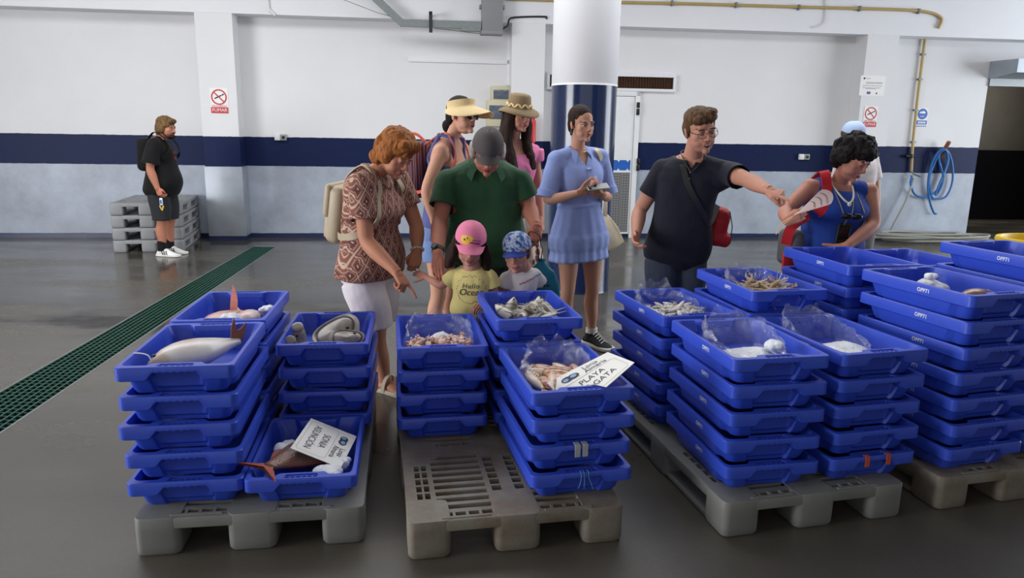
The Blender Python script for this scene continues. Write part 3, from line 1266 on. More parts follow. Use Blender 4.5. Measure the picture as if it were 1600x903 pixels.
def edges_of(f):
    e = {(min(a, b), max(a, b)) for x in f for a, b in zip(x, x[1:]+x[:1])}
    return np.array(sorted(e))


def vnormals(v, f):
    q = np.array([x if len(x) == 4 else (x[0], x[1], x[2], x[2]) for x in f])
    nf = np.cross(v[q[:, 2]]-v[q[:, 0]], v[q[:, 3]]-v[q[:, 1]])
    nn = np.zeros_like(v)
    for k in range(4):
        for c in range(3):
            nn[:, c] += np.bincount(q[:, k], nf[:, c], len(v))
    l = np.linalg.norm(nn, axis=1)
    l[l == 0] = 1
    return nn/l[:, None]


def displace(v, f, amp, freq, seed=0., aniso=(1, 1, 1), ridged=False, axis=None):
    nn = vnormals(v, f)
    d = np.empty(len(v))
    for i, p in enumerate(v):
        x = V((p[0]*freq*aniso[0]+seed, p[1]*freq*aniso[1]+seed*.7, p[2]*freq*aniso[2]-seed))
        t = noise.noise(x)
        t2 = noise.noise(x*2.1)*.5
        d[i] = (1-abs(t)*2+t2) if ridged else t+t2
    return v+nn*(d*amp)[:, None]


def np_obj(name, v, f, mats, parent, cols=None, smooth=True):
    me = bpy.data.meshes.new(name)
    me.from_pydata([tuple(x) for x in v], [], f)
    for q in (mats if isinstance(mats, (list, tuple)) else [mats]):
        me.materials.append(q)
    me.polygons.foreach_set('use_smooth', [smooth]*len(me.polygons))
    if cols is not None:
        a = me.color_attributes.new('Pigment', 'FLOAT_COLOR', 'POINT')
        c4 = np.ones((len(v), 4))
        c4[:, :3] = cols
        a.data.foreach_set('color', c4.ravel())
    me.update()
    o = link(name, me)
    return child(o, parent) if parent is not None else o


def skin_mat():
    t = NT('skin')
    a = t.new('ShaderNodeVertexColor', layer_name='Pigment')
    n = t.noise(t.coord('Object'), 28, 4)
    c = t.mix(t.math('MULTIPLY', n, .35), a.outputs[0], t.mix(1., a.outputs[0], (.78, .62, .58), 'MULTIPLY'))
    t.set(Base_Color=c, Roughness=.55)
    t.b.inputs['Specular IOR Level'].default_value = .28
    t.b.inputs['Subsurface Weight'].default_value = .08
    t.b.inputs['Subsurface Radius'].default_value = (.012, .005, .003)
    t.bump(t.noise(t.coord('Object'), 220, 2), .08, .002)
    return t.m


M_skin = skin_mat()


def hair_mat(name, rgb, rgb2, scale=(60, 60, 8)):
    if name in _M:
        return _M[name]
    t = NT(name)
    n = t.noise(t.coord('Object', scale), 1.6, 5, .65)
    c = t.ramp(n, [(.3, lin(rgb)), (.68, lin(rgb2))])
    t.set(Base_Color=c, Roughness=.62)
    t.b.inputs['Specular IOR Level'].default_value = .16
    t.bump(n, .8, .008)
    _M[name] = t.m
    return t.m


def cloth(name, rgb, var=.1, rough=.85, fold=.25, fs=9):
    if name in _M:
        return _M[name]
    t = NT(name)
    co = t.coord('Object')
    a = lin(rgb)
    n = t.noise(co, 5, 4)
    c = t.mix(n, tuple(x*(1-var) for x in a), tuple(min(1, x*(1+var)) for x in a))
    t.set(Base_Color=c, Roughness=rough)
    t.b.inputs['Sheen Weight'].default_value = .06
    t.b.inputs['Specular IOR Level'].default_value = .25
    h = t.math('ADD', t.math('MULTIPLY', t.noise(co, fs, 3), 1.), t.math('MULTIPLY', t.noise(co, 260, 2), .05))
    t.bump(h, fold, .03)
    _M[name] = t.m
    return t.m


def ypr(yaw, pitch=0., roll=0.):
    """x = the person's right, y = forward, z = up; yaw 0 looks at the camera, + turns to the right of the photo"""
    y, p, r = R(yaw), R(pitch), R(roll)
    M = Matrix.Rotation(y, 3, 'Z')
    f = M @ V((0, -1, 0))
    u = V((0, 0, 1))
    x = f.cross(u)
    f2 = f*math.cos(p)-u*math.sin(p)
    u2 = x.cross(f2)
    x3 = x*math.cos(r)+u2*math.sin(r)
    u3 = x3.cross(f2)
    return Matrix((x3, f2, u3)).transposed()


class Frame:
    def __init__(s, c, M, k=1.):
        s.c, s.M, s.k = V(c), M, k

    def __call__(s, *p):
        return s.c+s.M @ (V(p)*s.k)

    def d(s, *p):
        return (s.M @ V(p)).normalized()

    def inv(s, v):
        A = np.array(s.M)
        return (np.asarray(v)-np.array(s.c)) @ A / s.k


def rotx(a): return Matrix.Rotation(R(a), 3, 'X')
def roty(a): return Matrix.Rotation(R(a), 3, 'Y')
def rotz(a): return Matrix.Rotation(R(a), 3, 'Z')


def hell(mb, h, c, r, rot=None, nu=18, nv=12):
    M = h.M if rot is None else h.M @ rot
    return mb.ell(h(*c), tuple(x*h.k for x in r), M, nu, nv)


def head_parts(mb, h, neck, fem=False, fat=0., kid=False, nr=.054):
    w = 1+fat*.1
    hell(mb, h, (0, -.014, .036), (.074, .094, .081))
    hell(mb, h, (0, .024, -.028), (.060*w, .064, .088))
    jw = .046 if fem else .052
    hell(mb, h, (0, .028, -.076), (jw*w*(1.08 if kid else 1), .052, .040))
    hell(mb, h, (0, .074, -.098 if not kid else -.088), (.020, .017, .016 if fem else .019))
    for s in (-1, 1):
        hell(mb, h, (s*.038, .048, -.024), (.026*w, .025, .030))
        hell(mb, h, (s*.030, .046, -.052), (.028*w, .030, .034))
        hell(mb, h, (s*.029, .076, .020), (.026, .011, .008 if fem else .012))
        hell(mb, h, (s*.042*w, .030, -.060), (.017, .034, .026))
        hell(mb, h, (s*.0755, -.012, -.008), (.008, .017, .030), rotz(-s*14) @ roty(s*10))
        hell(mb, h, (s*.0100, .094, -.034), (.0078, .010, .0068))
        hell(mb, h, (s*.0315, .0735, .0), (.0135, .0125, .0115))
    k = .88 if (fem or kid) else 1.
    mb.tube([h(0, .084, .016), h(0, .093, -.010), h(0, .105*(.985 if fem else 1), -.029), h(0, .095, -.040)], [.0080*h.k*k, .0085*h.k*k, .0108*h.k*k, .007*h.k*k], 10)
    hell(mb, h, (0, .084, -.0575), (.0235, .0125, .0058))
    hell(mb, h, (0, .083, -.0685), (.0195, .0125, .0070))
    a = h(0, -.022, -.02)
    n = V(neck)
    mb.tube([a, a*.6+n*.4, a*.15+n*.85, n], [nr*.98, nr*.96, nr*1.02, nr*1.25], 18)


def paint_head(v, h, base, hair=(60, 45, 30), lip=(150, 80, 75), stubble=0., brow=1., mouth='closed', eyes='open'):
    q = h.inv(v)
    x, y, z = q[:, 0], q[:, 1], q[:, 2]
    n = len(v)
    c = np.tile(np.array(lin(base)), (n, 1))

    def put(mask, col):
        m = np.clip(mask, 0, 1)[:, None]
        c[:] = c*(1-m)+np.array(col)*m
    soft = lambda d, w: np.clip(.5-d/w, 0, 1)
    front = y > .035
    ell = lambda cx, cz, rx, rz: np.sqrt(((x-cx)/rx)**2+((z-cz)/rz)**2)
    blush = np.array(lin(base))*np.array((1.0, .74, .70))
    for s in (-1, 1):
        put(front*.25*np.clip(1-ell(s*.043, -.035, .028, .024), 0, 1), blush)
    put(front*.6*np.clip(1.2-ell(0, -.032, .016, .014), 0, 1), blush)
    if stubble:
        put(stubble*((z < -.045) & (y > -.01))*np.clip(1.3-ell(0, -.045, .017, .010)*0, 0, 1)*soft(z+.052, .02), np.array(lin(base))*np.array((.42, .40, .42)))
    put(front*soft(ell(0, -.0575, .024, .0055)-1, .5), lin(lip))
    put(front*soft(ell(0, -.0685, .020, .0065)-1, .5), lin(lip))
    if mouth == 'open':
        put(front*soft(ell(0, -.064, .019, .0075)-1, .3), lin((70, 28, 28)))
        put(front*soft(ell(0, -.0605, .016, .0026)-1, .3), lin((205, 198, 188)))
    else:
        put(front*soft(ell(0, -.063, .023, .0018)-1, .6), np.array(lin(lip))*.4)
    for s in (-1, 1):
        if eyes == 'open':
            put(front*soft(ell(s*.0315, .0005, .0145, .0070)-1, .3), lin((88, 58, 48)))
            put(front*soft(ell(s*.0315, -.0003, .0125, .0050)-1, .3), lin((190, 182, 176)))
            put(front*soft(ell(s*.0315, .000, .0055, .0052)-1, .3), lin((34, 24, 18)))
            put(front*soft(ell(s*.0315, .0062, .0150, .0020)-1, .5), lin((40, 28, 24)))
        else:
            put(front*soft(ell(s*.0315, -.004, .0145, .0020)-1, .6), lin((62, 40, 34)))
        put(front*brow*soft(ell(s*.031, .0215-.0*abs(s), .020, .0038)-1, .5), lin(hair))
        put(front*soft(ell(s*.008, -.041, .0045, .0030)-1, .5), np.array(lin(base))*.35)
    return c


def hand(mb, w, d, nrm, side, pose='relax', k=1., elbow=None, fr=None):
    """w wrist, d along the hand, nrm back of the hand; side +1 if the thumb lies to d x nrm"""
    d = V(d).normalized()
    nrm = V(nrm)
    nrm = (nrm-d*nrm.dot(d)).normalized()
    t = d.cross(nrm)*side
    F = lambda x, y, z: V(w)+(t*x+d*y+nrm*z)*k
    # palm
    for i, x in enumerate((.028, .0105, -.0075, -.024)):
        L = (.088, .091, .087, .078)[i]
        mb.tube([F(x*.55, -.012, 0), F(x*.7, .02, -.001), F(x*.95, .06, .0), F(x, L, 0)], [.0145*k, .0155*k, .0130*k, .0105*k], 10, flat=1.)
    mb.ell(F(.0, .012, 0), (.029*k, .040*k, .0205*k), Matrix((t, d, nrm)).transposed())
    mb.ell(F(.016, .035, -.008), (.018*k, .028*k, .013*k), Matrix((t, d, nrm)).transposed())
    C = {'relax': ((16, 22, 14), (22, 28, 16), (28, 32, 18), (32, 36, 20)),
         'point': ((2, 4, 3), (62, 82, 50), (68, 86, 52), (70, 84, 50)),
         'hold': ((48, 58, 32), (54, 62, 34), (58, 62, 34), (60, 62, 34)),
         'fist': ((66, 88, 54), (70, 90, 54), (72, 90, 54), (74, 88, 50)),
         'flat': ((8, 8, 5), (8, 9, 5), (9, 9, 6), (10, 10, 6)),
         'phone': ((34, 40, 24), (40, 46, 26), (46, 48, 28), (50, 50, 28))}[pose]
    SP = (4.5, 1.0, -2.5, -7)
    for i, x in enumerate((.028, .0105, -.0075, -.024)):
        L = (.088, .091, .087, .078)[i]
        ln = ((.042, .026, .021), (.046, .029, .022), (.043, .027, .021), (.034, .021, .019))[i]
        r = (.0090, .0093, .0088, .0078)[i]
        p = F(x, L-.006, 0)
        pts, rad = [p], [r*1.08*k]
        a = 0
        sd = R(SP[i]*(1 if pose in ('relax', 'flat') else .4))
        for j in range(3):
            a += R(C[i][j])
            dv = (d*math.cos(sd)+t*math.sin(sd))*math.cos(a)-nrm*math.sin(a)
            q = pts[-1]+dv*ln[j]*k
            if j == 0:
                pts.append((pts[-1]+q)/2)
                rad.append(r*.96*k)
            pts.append(q)
            rad.append(r*(1.0, .92, .76)[j]*k)
        mb.tube(pts, rad, 9)
        mb.ell(pts[-1], (r*.76*k,)*3, None, 9, 6)
    tp = {'relax': (38, 22, 14), 'point': (26, 52, 36), 'hold': (40, 62, 30), 'fist': (24, 66, 46), 'flat': (48, 6, 6), 'phone': (44, 34, 20)}[pose]
    sp = R(tp[0])
    c1, c2 = R(tp[1]), R(tp[1]+tp[2])
    p0 = F(.020, .016, -.006)
    d0 = d*math.cos(sp)+t*math.sin(sp)
    p1 = p0+d0*.044*k-nrm*.010*k
    inw = -t*.55-nrm*.55+d*.35 if pose != 'flat' else d
    inw = inw.normalized()
    d1 = (d0*math.cos(c1)+inw*math.sin(c1)).normalized()
    p2 = p1+d1*.034*k
    d2 = (d0*math.cos(c2)+inw*math.sin(c2)).normalized()
    p3 = p2+d2*.026*k
    mb.tube([p0, p1, p2, p3], [.0155*k, .0115*k, .0102*k, .0082*k], 9)
    mb.ell(p3, (.0082*k,)*3, None, 9, 6)
    if elbow is not None:
        e = V(elbow)
        u = (V(w)-e).normalized()
        mb.tube([V(w)-u*.05*k, V(w)-u*.02*k, V(w)+d*.012*k], [fr*.86, fr*1.03, fr*.98], 14)
    return F


class Body:
    """bones in world space; sh/el/wr/hp/kn/an are (right, left) pairs of the person's own sides"""

    def __init__(s, pelvis, neck, sh, hip_yaw, mid=(0, 0, 0), w=1., dp=1., belly=0., bust=0., k=1., hipw=1., leg=1., arm=1.):
        s.pel, s.neck = V(pelvis), V(neck)
        s.sh = [V(q) for q in sh]
        s.w, s.dp, s.belly, s.bust, s.k, s.hipw, s.legk, s.armk = w, dp, belly, bust, k, hipw, leg, arm
        hx = ypr(hip_yaw) @ V((1, 0, 0))
        s.hx, s.sx = hx, (s.sh[0]-s.sh[1]).normalized()
        s.hyaw = hip_yaw
        s.mid = V(mid)
        s.hp = [s.pel+hx*.088*k*hipw*q-V((0, 0, .05*k)) for q in (1, -1)]
        s.arms = []
        s.legs = []

    def spine(s, t):
        a, b = s.pel, s.neck
        m = (a+b)/2+s.mid
        if t < 0:
            dirv = V((0, 0, 1))*.7+(m-a).normalized()*.3
            return a+dirv*(t*(b-a).length)
        c = 2*m-(a+b)/2
        return a*(1-t)**2+c*2*t*(1-t)+b*t*t

    def axes(s, t):
        q = max(0, min(1, t))
        x = (s.hx*(1-q)+s.sx*q)
        d = s.spine(min(t+.03, 1.03))-s.spine(t-.03)
        d.normalize()
        x = (x-d*x.dot(d)).normalized()
        f = d.cross(x)         # forward
        return x, f, d

    T = [(-.15, .075, .060, .0), (-.09, .15, .100, -.005), (0, .168, .112, -.008), (.12, .166, .108, .0), (.25, .155, .102, .004), (.38, .148, .098, .006), (.52, .156, .106, .006),
         (.66, .166, .112, .004), (.78, .172, .106, .0), (.87, .158, .088, -.006), (.94, .112, .070, -.010), (1.0, .066, .058, -.008)]

    def prof(s, t):
        T = s.T
        t = max(T[0][0], min(T[-1][0], t))
        for a, b in zip(T, T[1:]):
            if a[0] <= t <= b[0]:
                q = (t-a[0])/(b[0]-a[0])
                w, d, o = (a[i]*(1-q)+b[i]*q for i in (1, 2, 3))
                break
        g = math.exp(-((t-.22)/.24)**2)
        hw = s.hipw if t < .1 else 1+(s.hipw-1)*max(0, (.4-t)/.3)
        w = w*s.w*s.k*(hw)+g*s.belly*.42
        nk = max(0, (t-.86)/.14)
        w = w*(1-nk)+nk*w/s.w**.8
        b = math.exp(-((t-.66)/.13)**2)*s.bust
        d = d*s.dp*s.k+g*s.belly*.75+b*.35
        return w, d, o*s.k+g*s.belly*.55+b*.5

    def ring(s, t, off=0., n=36, sq=2.35):
        w, d, o = s.prof(t)
        x, f, _ = s.axes(t)
        c = s.spine(t)+f*o
        out = []
        for k in range(n):
            a = 2*PI*k/n
            ca, sa = math.cos(a), math.sin(a)
            q = (abs(ca)**sq+abs(sa)**sq)**(-1/sq)
            out.append(c+x*(w+off)*ca*q+f*(d+off)*sa*q)
        return out

    def torso(s, mb, t0, t1, off=0., n=26, flare=0.):
        ts = [t0+(t1-t0)*i/n for i in range(n+1)]
        mb.loft([s.ring(t, off+flare*max(0, (.25-t))) for t in ts])
        return s

    def shoulders(s, mb, off=0.):
        k = s.k
        for i in (0, 1):
            c = s.spine(.86)
            n = s.spine(.97)
            q = s.sh[i]
            mb.tube([n*.75+q*.25-V((0, 0, .02*k)), n*.4+q*.6-V((0, 0, .012*k)), q], [(.052+off)*k, (.052+off)*k, (.054*s.armk**.5+off)*k], 14)
            mb.tube([c*.6+q*.4-V((0, 0, .07*k)), q-V((0, 0, .02*k))], [(.075+off)*k, (.056+off)*k], 14)
            mb.ell(q, ((.057*s.armk**.5+off)*k,)*3)
        return s

    def arm_tube(s, mb, i, f0=0., f1=2., off=0., flare=0.):
        """f 0 shoulder, 1 elbow, 2 wrist"""
        sh, el, wr = s.arms[i][:3]
        A = s.armk*s.k
        key = [(0, .052), (.25, .049), (.5, .046), (.8, .041), (1, .0385), (1.15, .041), (1.35, .0415), (1.6, .036), (1.85, .029), (2, .0265)]
        pts, rad = [], []
        N = 24
        for j in range(N+1):
            f = f0+(f1-f0)*j/N
            p = sh.lerp(el, f) if f <= 1 else el.lerp(wr, f-1)
            for a, b in zip(key, key[1:]):
                if a[0] <= f <= b[0]:
                    r = a[1]+(b[1]-a[1])*(f-a[0])/(b[0]-a[0])
                    break
            pts.append(p)
            rad.append(r*A+off+flare*(f-f0)/(f1-f0))
        # soften the elbow
        P2 = pts[:]
        for _ in range(3):
            P2 = [P2[0]]+[(P2[i-1]+P2[i]*2+P2[i+1])/4 for i in range(1, len(P2)-1)]+[P2[-1]]
        mb.tube(P2, rad, 16)
        return s

    def leg_tube(s, mb, i, f0=0., f1=2., off=0., flare=0., taper=1.):
        hp, kn, an = s.legs[i][:3]
        A = s.legk*s.k
        key = [(0, .088), (.2, .086), (.5, .074), (.8, .060), (1, .054), (1.12, .051), (1.32, .056), (1.5, .052), (1.75, .040), (1.92, .034), (2, .035)]
        fw = ypr(s.hyaw) @ V((0, 1, 0))
        pts, rad = [], []
        N = 30
        for j in range(N+1):
            f = f0+(f1-f0)*j/N
            p = hp.lerp(kn, f) if f <= 1 else kn.lerp(an, f-1)
            p = p - fw*.016*s.k*math.exp(-((f-1.32)/.22)**2)+fw*.010*s.k*math.exp(-((f-.5)/.3)**2)
            for a, b in zip(key, key[1:]):
                if a[0] <= f <= b[0]+1e-9:
                    r = a[1]+(b[1]-a[1])*(f-a[0])/(b[0]-a[0])
                    break
            pts.append(p)
            rad.append(r*A+off+flare*(f-f0)/(f1-f0))
        mb.tube(pts, rad, 18)
        return s

    def foot(s, mb, i, off=0., k=1.):
        an, toe = s.legs[i][2], s.legs[i][3]
        d = V((toe.x-an.x, toe.y-an.y, 0)).normalized()
        x = d.cross(V((0, 0, 1)))
        K = s.k*k
        rings = []
        z0 = an.z-.075*K
        for y, w, h, zb in ((-.062, .018, .03, .012), (-.05, .030, .055, .004), (-.02, .034, .078, .0), (.02, .034, .085, .004), (.06, .037, .066, .006), (.10, .043, .05, .003), (.135, .046, .038, .0), (.165, .042, .028, .0), (.188, .028, .018, .004)):
            ring = []
            for q in range(18):
                a = 2*PI*q/18
                c_, s_2 = math.cos(a), math.sin(a)
                zz = z0+(zb+(h+off)*(.5+.5*s_2) if s_2 > 0 else zb+(h+off)*.5*(1+max(s_2, -.95)*1.0))*K - off*.5
                ring.append(an+d*(y*K)+x*((w*K+off)*c_*(1. if s_2 < 0 else (1-.35*s_2)))+V((0, 0, zz-an.z)))
            rings.append(ring)
        mb.loft(rings)
        return s


def stand(B, feet=None, knees=None, yaw=None, drop=.08, spread=1.0, k=None):
    """legs straight down to the floor"""
    k = B.k
    yaw = B.hyaw if yaw is None else yaw
    f = ypr(yaw) @ V((0, 1, 0))
    for i, sgn in ((0, 1), (1, -1)):
        hp = B.hp[i]
        if feet and feet[i] is not None:
            an = V(feet[i])
        else:
            an = V((hp.x, hp.y, drop*k))+B.hx*sgn*.02*spread
        kn = V(knees[i]) if knees and knees[i] is not None else hp.lerp(an, .50)+f*.025
        B.legs.append((hp, kn, an, an+f*.2))


def make_arms(B, el, wr, hd):
    """hd: per side (direction, back-of-hand normal, pose)"""
    for i in (0, 1):
        B.arms.append((B.sh[i], V(el[i]), V(wr[i]), hd[i]))


NAMES = {}


def bodymesh(root, B, h, skin, headkw, paintkw, feet=True, hk=1., vs=.0085):
    mb = MB()
    B.torso(mb, -.15, 1.0)
    B.shoulders(mb)
    for i in (0, 1):
        if B.arms:
            B.arm_tube(mb, i)
        if B.legs:
            B.leg_tube(mb, i)
            if feet:
                B.foot(mb, i)
    v, f = voxel(mb, vs*B.k**.5, 3)
    allv, allf = v, list(f)
    # head and neck, finer
    mb = MB()
    head_parts(mb, h, B.spine(.96), **headkw)
    v2, f2 = voxel(mb, .0036*h.k, 0)
    e2 = edges_of(f2)
    for _ in range(3):
        v2 = laplace(v2, e2, 1, .5)
    cols = np.tile(np.array(lin(skin)), (len(v), 1))
    c2 = paint_head(v2, h, skin, **paintkw)
    allf += [tuple(q+len(allv) for q in x) for x in f2]
    allv = np.vstack([allv, v2])
    cols = np.vstack([cols, c2])
    for i in (0, 1):
        if B.arms:
            sh, el, wr, (d, n, pose) = B.arms[i]
            mb = MB()
            d = (wr-el).normalized() if d is None else V(d)
            hand(mb, wr, d, n, 1 if i == 1 else -1, pose, B.k*hk if B.k < .9 else hk, el, .0265*B.armk*B.k)
            v3, f3 = voxel(mb, .0034*(B.k if B.k < .9 else 1), 1, .3)
            allf += [tuple(q+len(allv) for q in x) for x in f3]
            allv = np.vstack([allv, v3])
            cols = np.vstack([cols, np.tile(np.array(lin(skin))*np.array((1, .93, .90)), (len(v3), 1))])
    return np_obj('body', allv, allf, M_skin, root, cols)


def garment(name, root, mat_, fn, vox=.009, smooth=3, fold=.004, freq=9., seed=1., aniso=(1, 1, .55), keep=None):
    mb = MB()
    fn(mb)
    v, f = voxel(mb, vox, smooth)
    if fold:
        v = displace(v, f, fold, freq, seed, aniso)
    if keep is not None:
        bm = bmesh.new()
        bv_ = [bm.verts.new(q) for q in v]
        for x in f:
            bm.faces.new([bv_[q] for q in x])
        for planes, near, inside in keep:
            for co, no in planes:
                fs = [q for q in bm.faces if near(q.calc_center_median())]
                es = {e for q in fs for e in q.edges}
                vs = {w for q in fs for w in q.verts}
                bmesh.ops.bisect_plane(bm, geom=list(vs)+list(es)+fs, plane_co=co, plane_no=no, dist=1e-5)
            cand = {q for q in bm.faces if inside(q.calc_center_median())}
            if len(planes) == 1 and cand:       # a sleeve end: only the patch round its middle
                c0 = planes[0][0]
                seed = min(cand, key=lambda q: (q.calc_center_median()-c0).length)
                todo, got = [seed], {seed}
                while todo:
                    for e in todo.pop().edges:
                        for w in e.link_faces:
                            if w in cand and w not in got:
                                got.add(w)
                                todo.append(w)
                cand = got
            bmesh.ops.delete(bm, geom=list(cand), context='FACES')
        bm.verts.index_update()
        v = np.array([tuple(q.co) for q in bm.verts])
        f = [tuple(q.index for q in x.verts) for x in bm.faces]
        bm.free()
    o = np_obj(name, v, f, mat_, root)
    if keep is not None:
        md = o.modifiers.new('cloth_thickness', 'SOLIDIFY')
        md.thickness = .003
        md.offset = 0
    return o


def hairpiece(root, h, mat_, parts, name='hair', vox=.006, amp=.006, freq=26, seed=2., aniso=(1, 1, .35), smooth=2, extra=None, ridged=True):
    mb = MB()
    for p in parts:
        hell(mb, h, p[0], p[1], p[2] if len(p) > 2 else None)
    if extra:
        extra(mb, h)
    v, f = voxel(mb, vox*h.k, smooth)
    q = h.inv(v)
    v2 = displace(q, f, amp, freq, seed, aniso, ridged)
    A = np.array(h.M)
    v = (v2*h.k) @ A.T+np.array(h.c)
    return np_obj(name, v, f, mat_, root)


def shoes(root, B, mat_, sole_mat, k=1.08, stripes=None, lace=None, which=(0, 1)):
    for i in which:
        mb = MB()
        B.foot(mb, i, .008, k)
        an = B.legs[i][2]
        mb.tube([an-V((0, 0, .04*B.k)), an+V((0, 0, .012*B.k))], [.045*B.k, .046*B.k], 14)
        v, f = voxel(mb, .006, 2)
        zb = v[:, 2].min()
        v[:, 2] = np.maximum(v[:, 2], .012)
        sh = np_obj('shoe', v, f, mat_, root)
        toe = B.legs[i][3]
        d = V((toe.x-an.x, toe.y-an.y, 0)).normalized()
        x = d.cross(V((0, 0, 1)))
        K = B.k*k
        rings = []
        for z, g in ((.001, -.002), (.006, .003), (.022, .003), (.028, -.002)):
            ring = []
            for y, w in ((-.072, .016), (-.06, .032), (-.02, .040), (.05, .041), (.12, .052), (.17, .050), (.198, .034), (.206, .016)):
                ring.append((y, w))
            pts = [an+d*(y*K+(g if y > 0 else -g))+x*(w*K+g) for y, w in ring]+[an+d*(y*K+(g if y > 0 else -g))-x*(w*K+g) for y, w in reversed(ring)]
            rings.append([V((p.x, p.y, z)) for p in pts])
        mb = MB()
        mb.loft(rings)
        so = mb.obj('sole', sole_mat)
        so.parent = sh
        if stripes:
            mb = MB()
            for q in range(3):
                for sd in (1, -1):
                    y = .035+q*.026
                    a = an+d*(y*K)+x*(.0455*K*sd)+V((0, 0, .028-an.z))
                    b = an+d*((y-.022)*K)+x*(.036*K*sd)+V((0, 0, .072-an.z))
                    mb.tube([a, (a+b)/2+x*.006*sd, b], .0055, 6)
            child(mb.obj('stripes', stripes), root)
        if lace:
            mb = MB()
            for q in range(5):
                y = .045+q*.02
                zc_ = .085-q*.010
                a = an+d*(y*K)+V((0, 0, zc_*K+.012-an.z))
                mb.tube([a+x*.026*K-V((0, 0, .01)), a+V((0, 0, .004)), a-x*.026*K-V((0, 0, .01))], .004, 6)
            child(mb.obj('laces', lace), root)


def cap(root, h, mat_, brimm=None, front=.083, blen=.085, tilt=8., name='cap', dome=1., wide=.075, button=True):
    brimm = brimm or mat_
    mb = MB()
    rings = []
    for j in range(11):
        a = R(88*j/10)
        rr = math.cos(a)**.8
        z = .030+.098*dome*math.sin(a)
        rings.append([h(.0865*rr*math.cos(2*PI*k/32), -.010+.106*rr*math.sin(2*PI*k/32), z+(.004*math.sin(2*PI*k/32))) for k in range(32)])
    rings.insert(0, [h(.082*math.cos(2*PI*k/32), -.010+.100*math.sin(2*PI*k/32), .034) for k in range(32)])
    mb.loft(rings)
    c = child(mb.obj(name, mat_, angle=50), root)
    mb = MB()
    top, bot = [], []
    NU, NV = 18, 8
    for j in range(NV+1):
        for i in range(NU+1):
            u = -1+2*i/NU
            x = wide*u*(1-.08*(j/NV)**2)
            y0 = -.010+.106*math.sqrt(max(0, 1-(x/.0865)**2)) if abs(x) < .0865 else 0
            ln = blen*math.sqrt(max(0, 1-abs(u)**2.6))
            y = y0-.006+ln*j/NV
            z = .036-.30*x*x/wide*1.6-math.tan(R(tilt))*(y-y0)
            top.append(h(x, y, z+.003))
            bot.append(h(x, y, z-.001))
    n = NU+1
    fs = []
    L = len(top)
    for j in range(NV):
        for i in range(NU):
            a = j*n+i
            fs.append((a, a+1, a+n+1, a+n))
            fs.append((L+a, L+a+n, L+a+n+1, L+a+1))
    for i in range(NU):
        fs.append((i, L+i, L+i+1, i+1))
        a = NV*n+i
        fs.append((a, a+1, L+a+1, L+a))
    for j in range(NV):
        a = j*n
        fs.append((a, a+n, L+a+n, L+a))
        a = j*n+NU
        fs.append((a, L+a, L+a+n, a+n))
    mb.add(top+bot, fs)
    b = mb.obj('brim', brimm, angle=60)
    b.parent = c
    if button:
        mb = MB()
        hell(mb, h, (0, -.010, .129*dome+.030*(1-dome)), (.007, .007, .004))
        q = mb.obj('button', mat_)
        q.parent = c
    return c


def strap(name, root, pts, w, mat_, up=None, th=.003, n=6):
    """flat band along points; rolls by normals given per point (p, n)"""
    P_ = cat_rom([q[0] for q in pts], n)
    N_ = cat_rom([q[1] for q in pts], n)
    rings = []
    for i, p in enumerate(P_):
        t = (P_[min(i+1, len(P_)-1)]-P_[max(i-1, 0)]).normalized()
        nn = (N_[i]-t*N_[i].dot(t)).normalized()
        b = t.cross(nn)
        rings.append([p+b*w/2+nn*th, p+b*w/2-nn*th, p-b*w/2-nn*th, p-b*w/2+nn*th])
    mb = MB()
    mb.loft(rings)
    o = mb.obj(name, mat_, smooth=True, angle=40)
    return child(o, root) if root is not None else o


def bvh_of(o):
    me = o.data
    return BVHTree.FromPolygons([q.co.copy() for q in me.vertices], [tuple(p.vertices) for p in me.polygons])


def decal(name, root, bv, o, right, up, vs, fs, mat_, off=.002):
    """lay a flat pattern on a curved cloth"""
    right, up = V(right).normalized(), V(up).normalized()
    nrm = right.cross(up)
    out = []
    for x, y, *_ in vs:
        p = o+right*x+up*y+nrm*.3
        loc, no, idx, dist = bv.ray_cast(p, -nrm, .6)
        out.append((loc+nrm*off) if loc is not None else o+right*x+up*y)
    mb = MB()
    mb.add(out, fs)
    return child(mb.obj(name, mat_, smooth=False), root)


def person(loc, label, group=None):
    return empty('person', (loc.x, loc.y, 0), 0, label, 'person', group)


def bones(nm, B):
    if DEBUG:
        a = B.arms
        print(nm, 'torso %.2f' % (B.neck-B.pel).length, 'shoulder span %.2f' % (B.sh[0]-B.sh[1]).length,
              'arms', *['%.2f/%.2f' % ((q[1]-q[0]).length, (q[2]-q[1]).length) for q in a], 'hip z %.2f' % B.pel.z, 'legs', *['%.2f/%.2f' % ((q[1]-q[0]).length, (q[2]-q[1]).length) for q in B.legs], 'neck z %.2f' % B.neck.z)


DEBUG = False
UP = V((0, 0, 1))
M_shoe_w = mat('white_leather', (226, 226, 226), .45, var=.04)
M_shoe_b = mat('black_canvas', (24, 24, 26), .8)
M_rubber = mat('white_rubber', (214, 210, 204), .6, var=.06)
M_brownshoe = mat('brown_leather', (84, 60, 44), .5)
M_hblack = hair_mat('black_hair', (10, 9, 9), (34, 28, 26))
M_hdark = hair_mat('dark_brown_hair', (24, 17, 14), (58, 40, 32))
M_hbrown = hair_mat('brown_hair', (58, 40, 27), (112, 82, 56))
M_hred = hair_mat('auburn_hair', (96, 50, 22), (188, 118, 62), (38, 38, 12))
M_hblond = hair_mat('dark_blond_hair', (50, 36, 24), (136, 104, 66))
M_hgrey = hair_mat('grey_hair', (150, 146, 140), (212, 208, 200))
M_metal = mat('dark_wire', (60, 58, 56), .3, .8)
M_silver = mat('silver_metal', (170, 170, 170), .3, .8)
M_lens = mat('dark_lens', (26, 24, 24), .08)


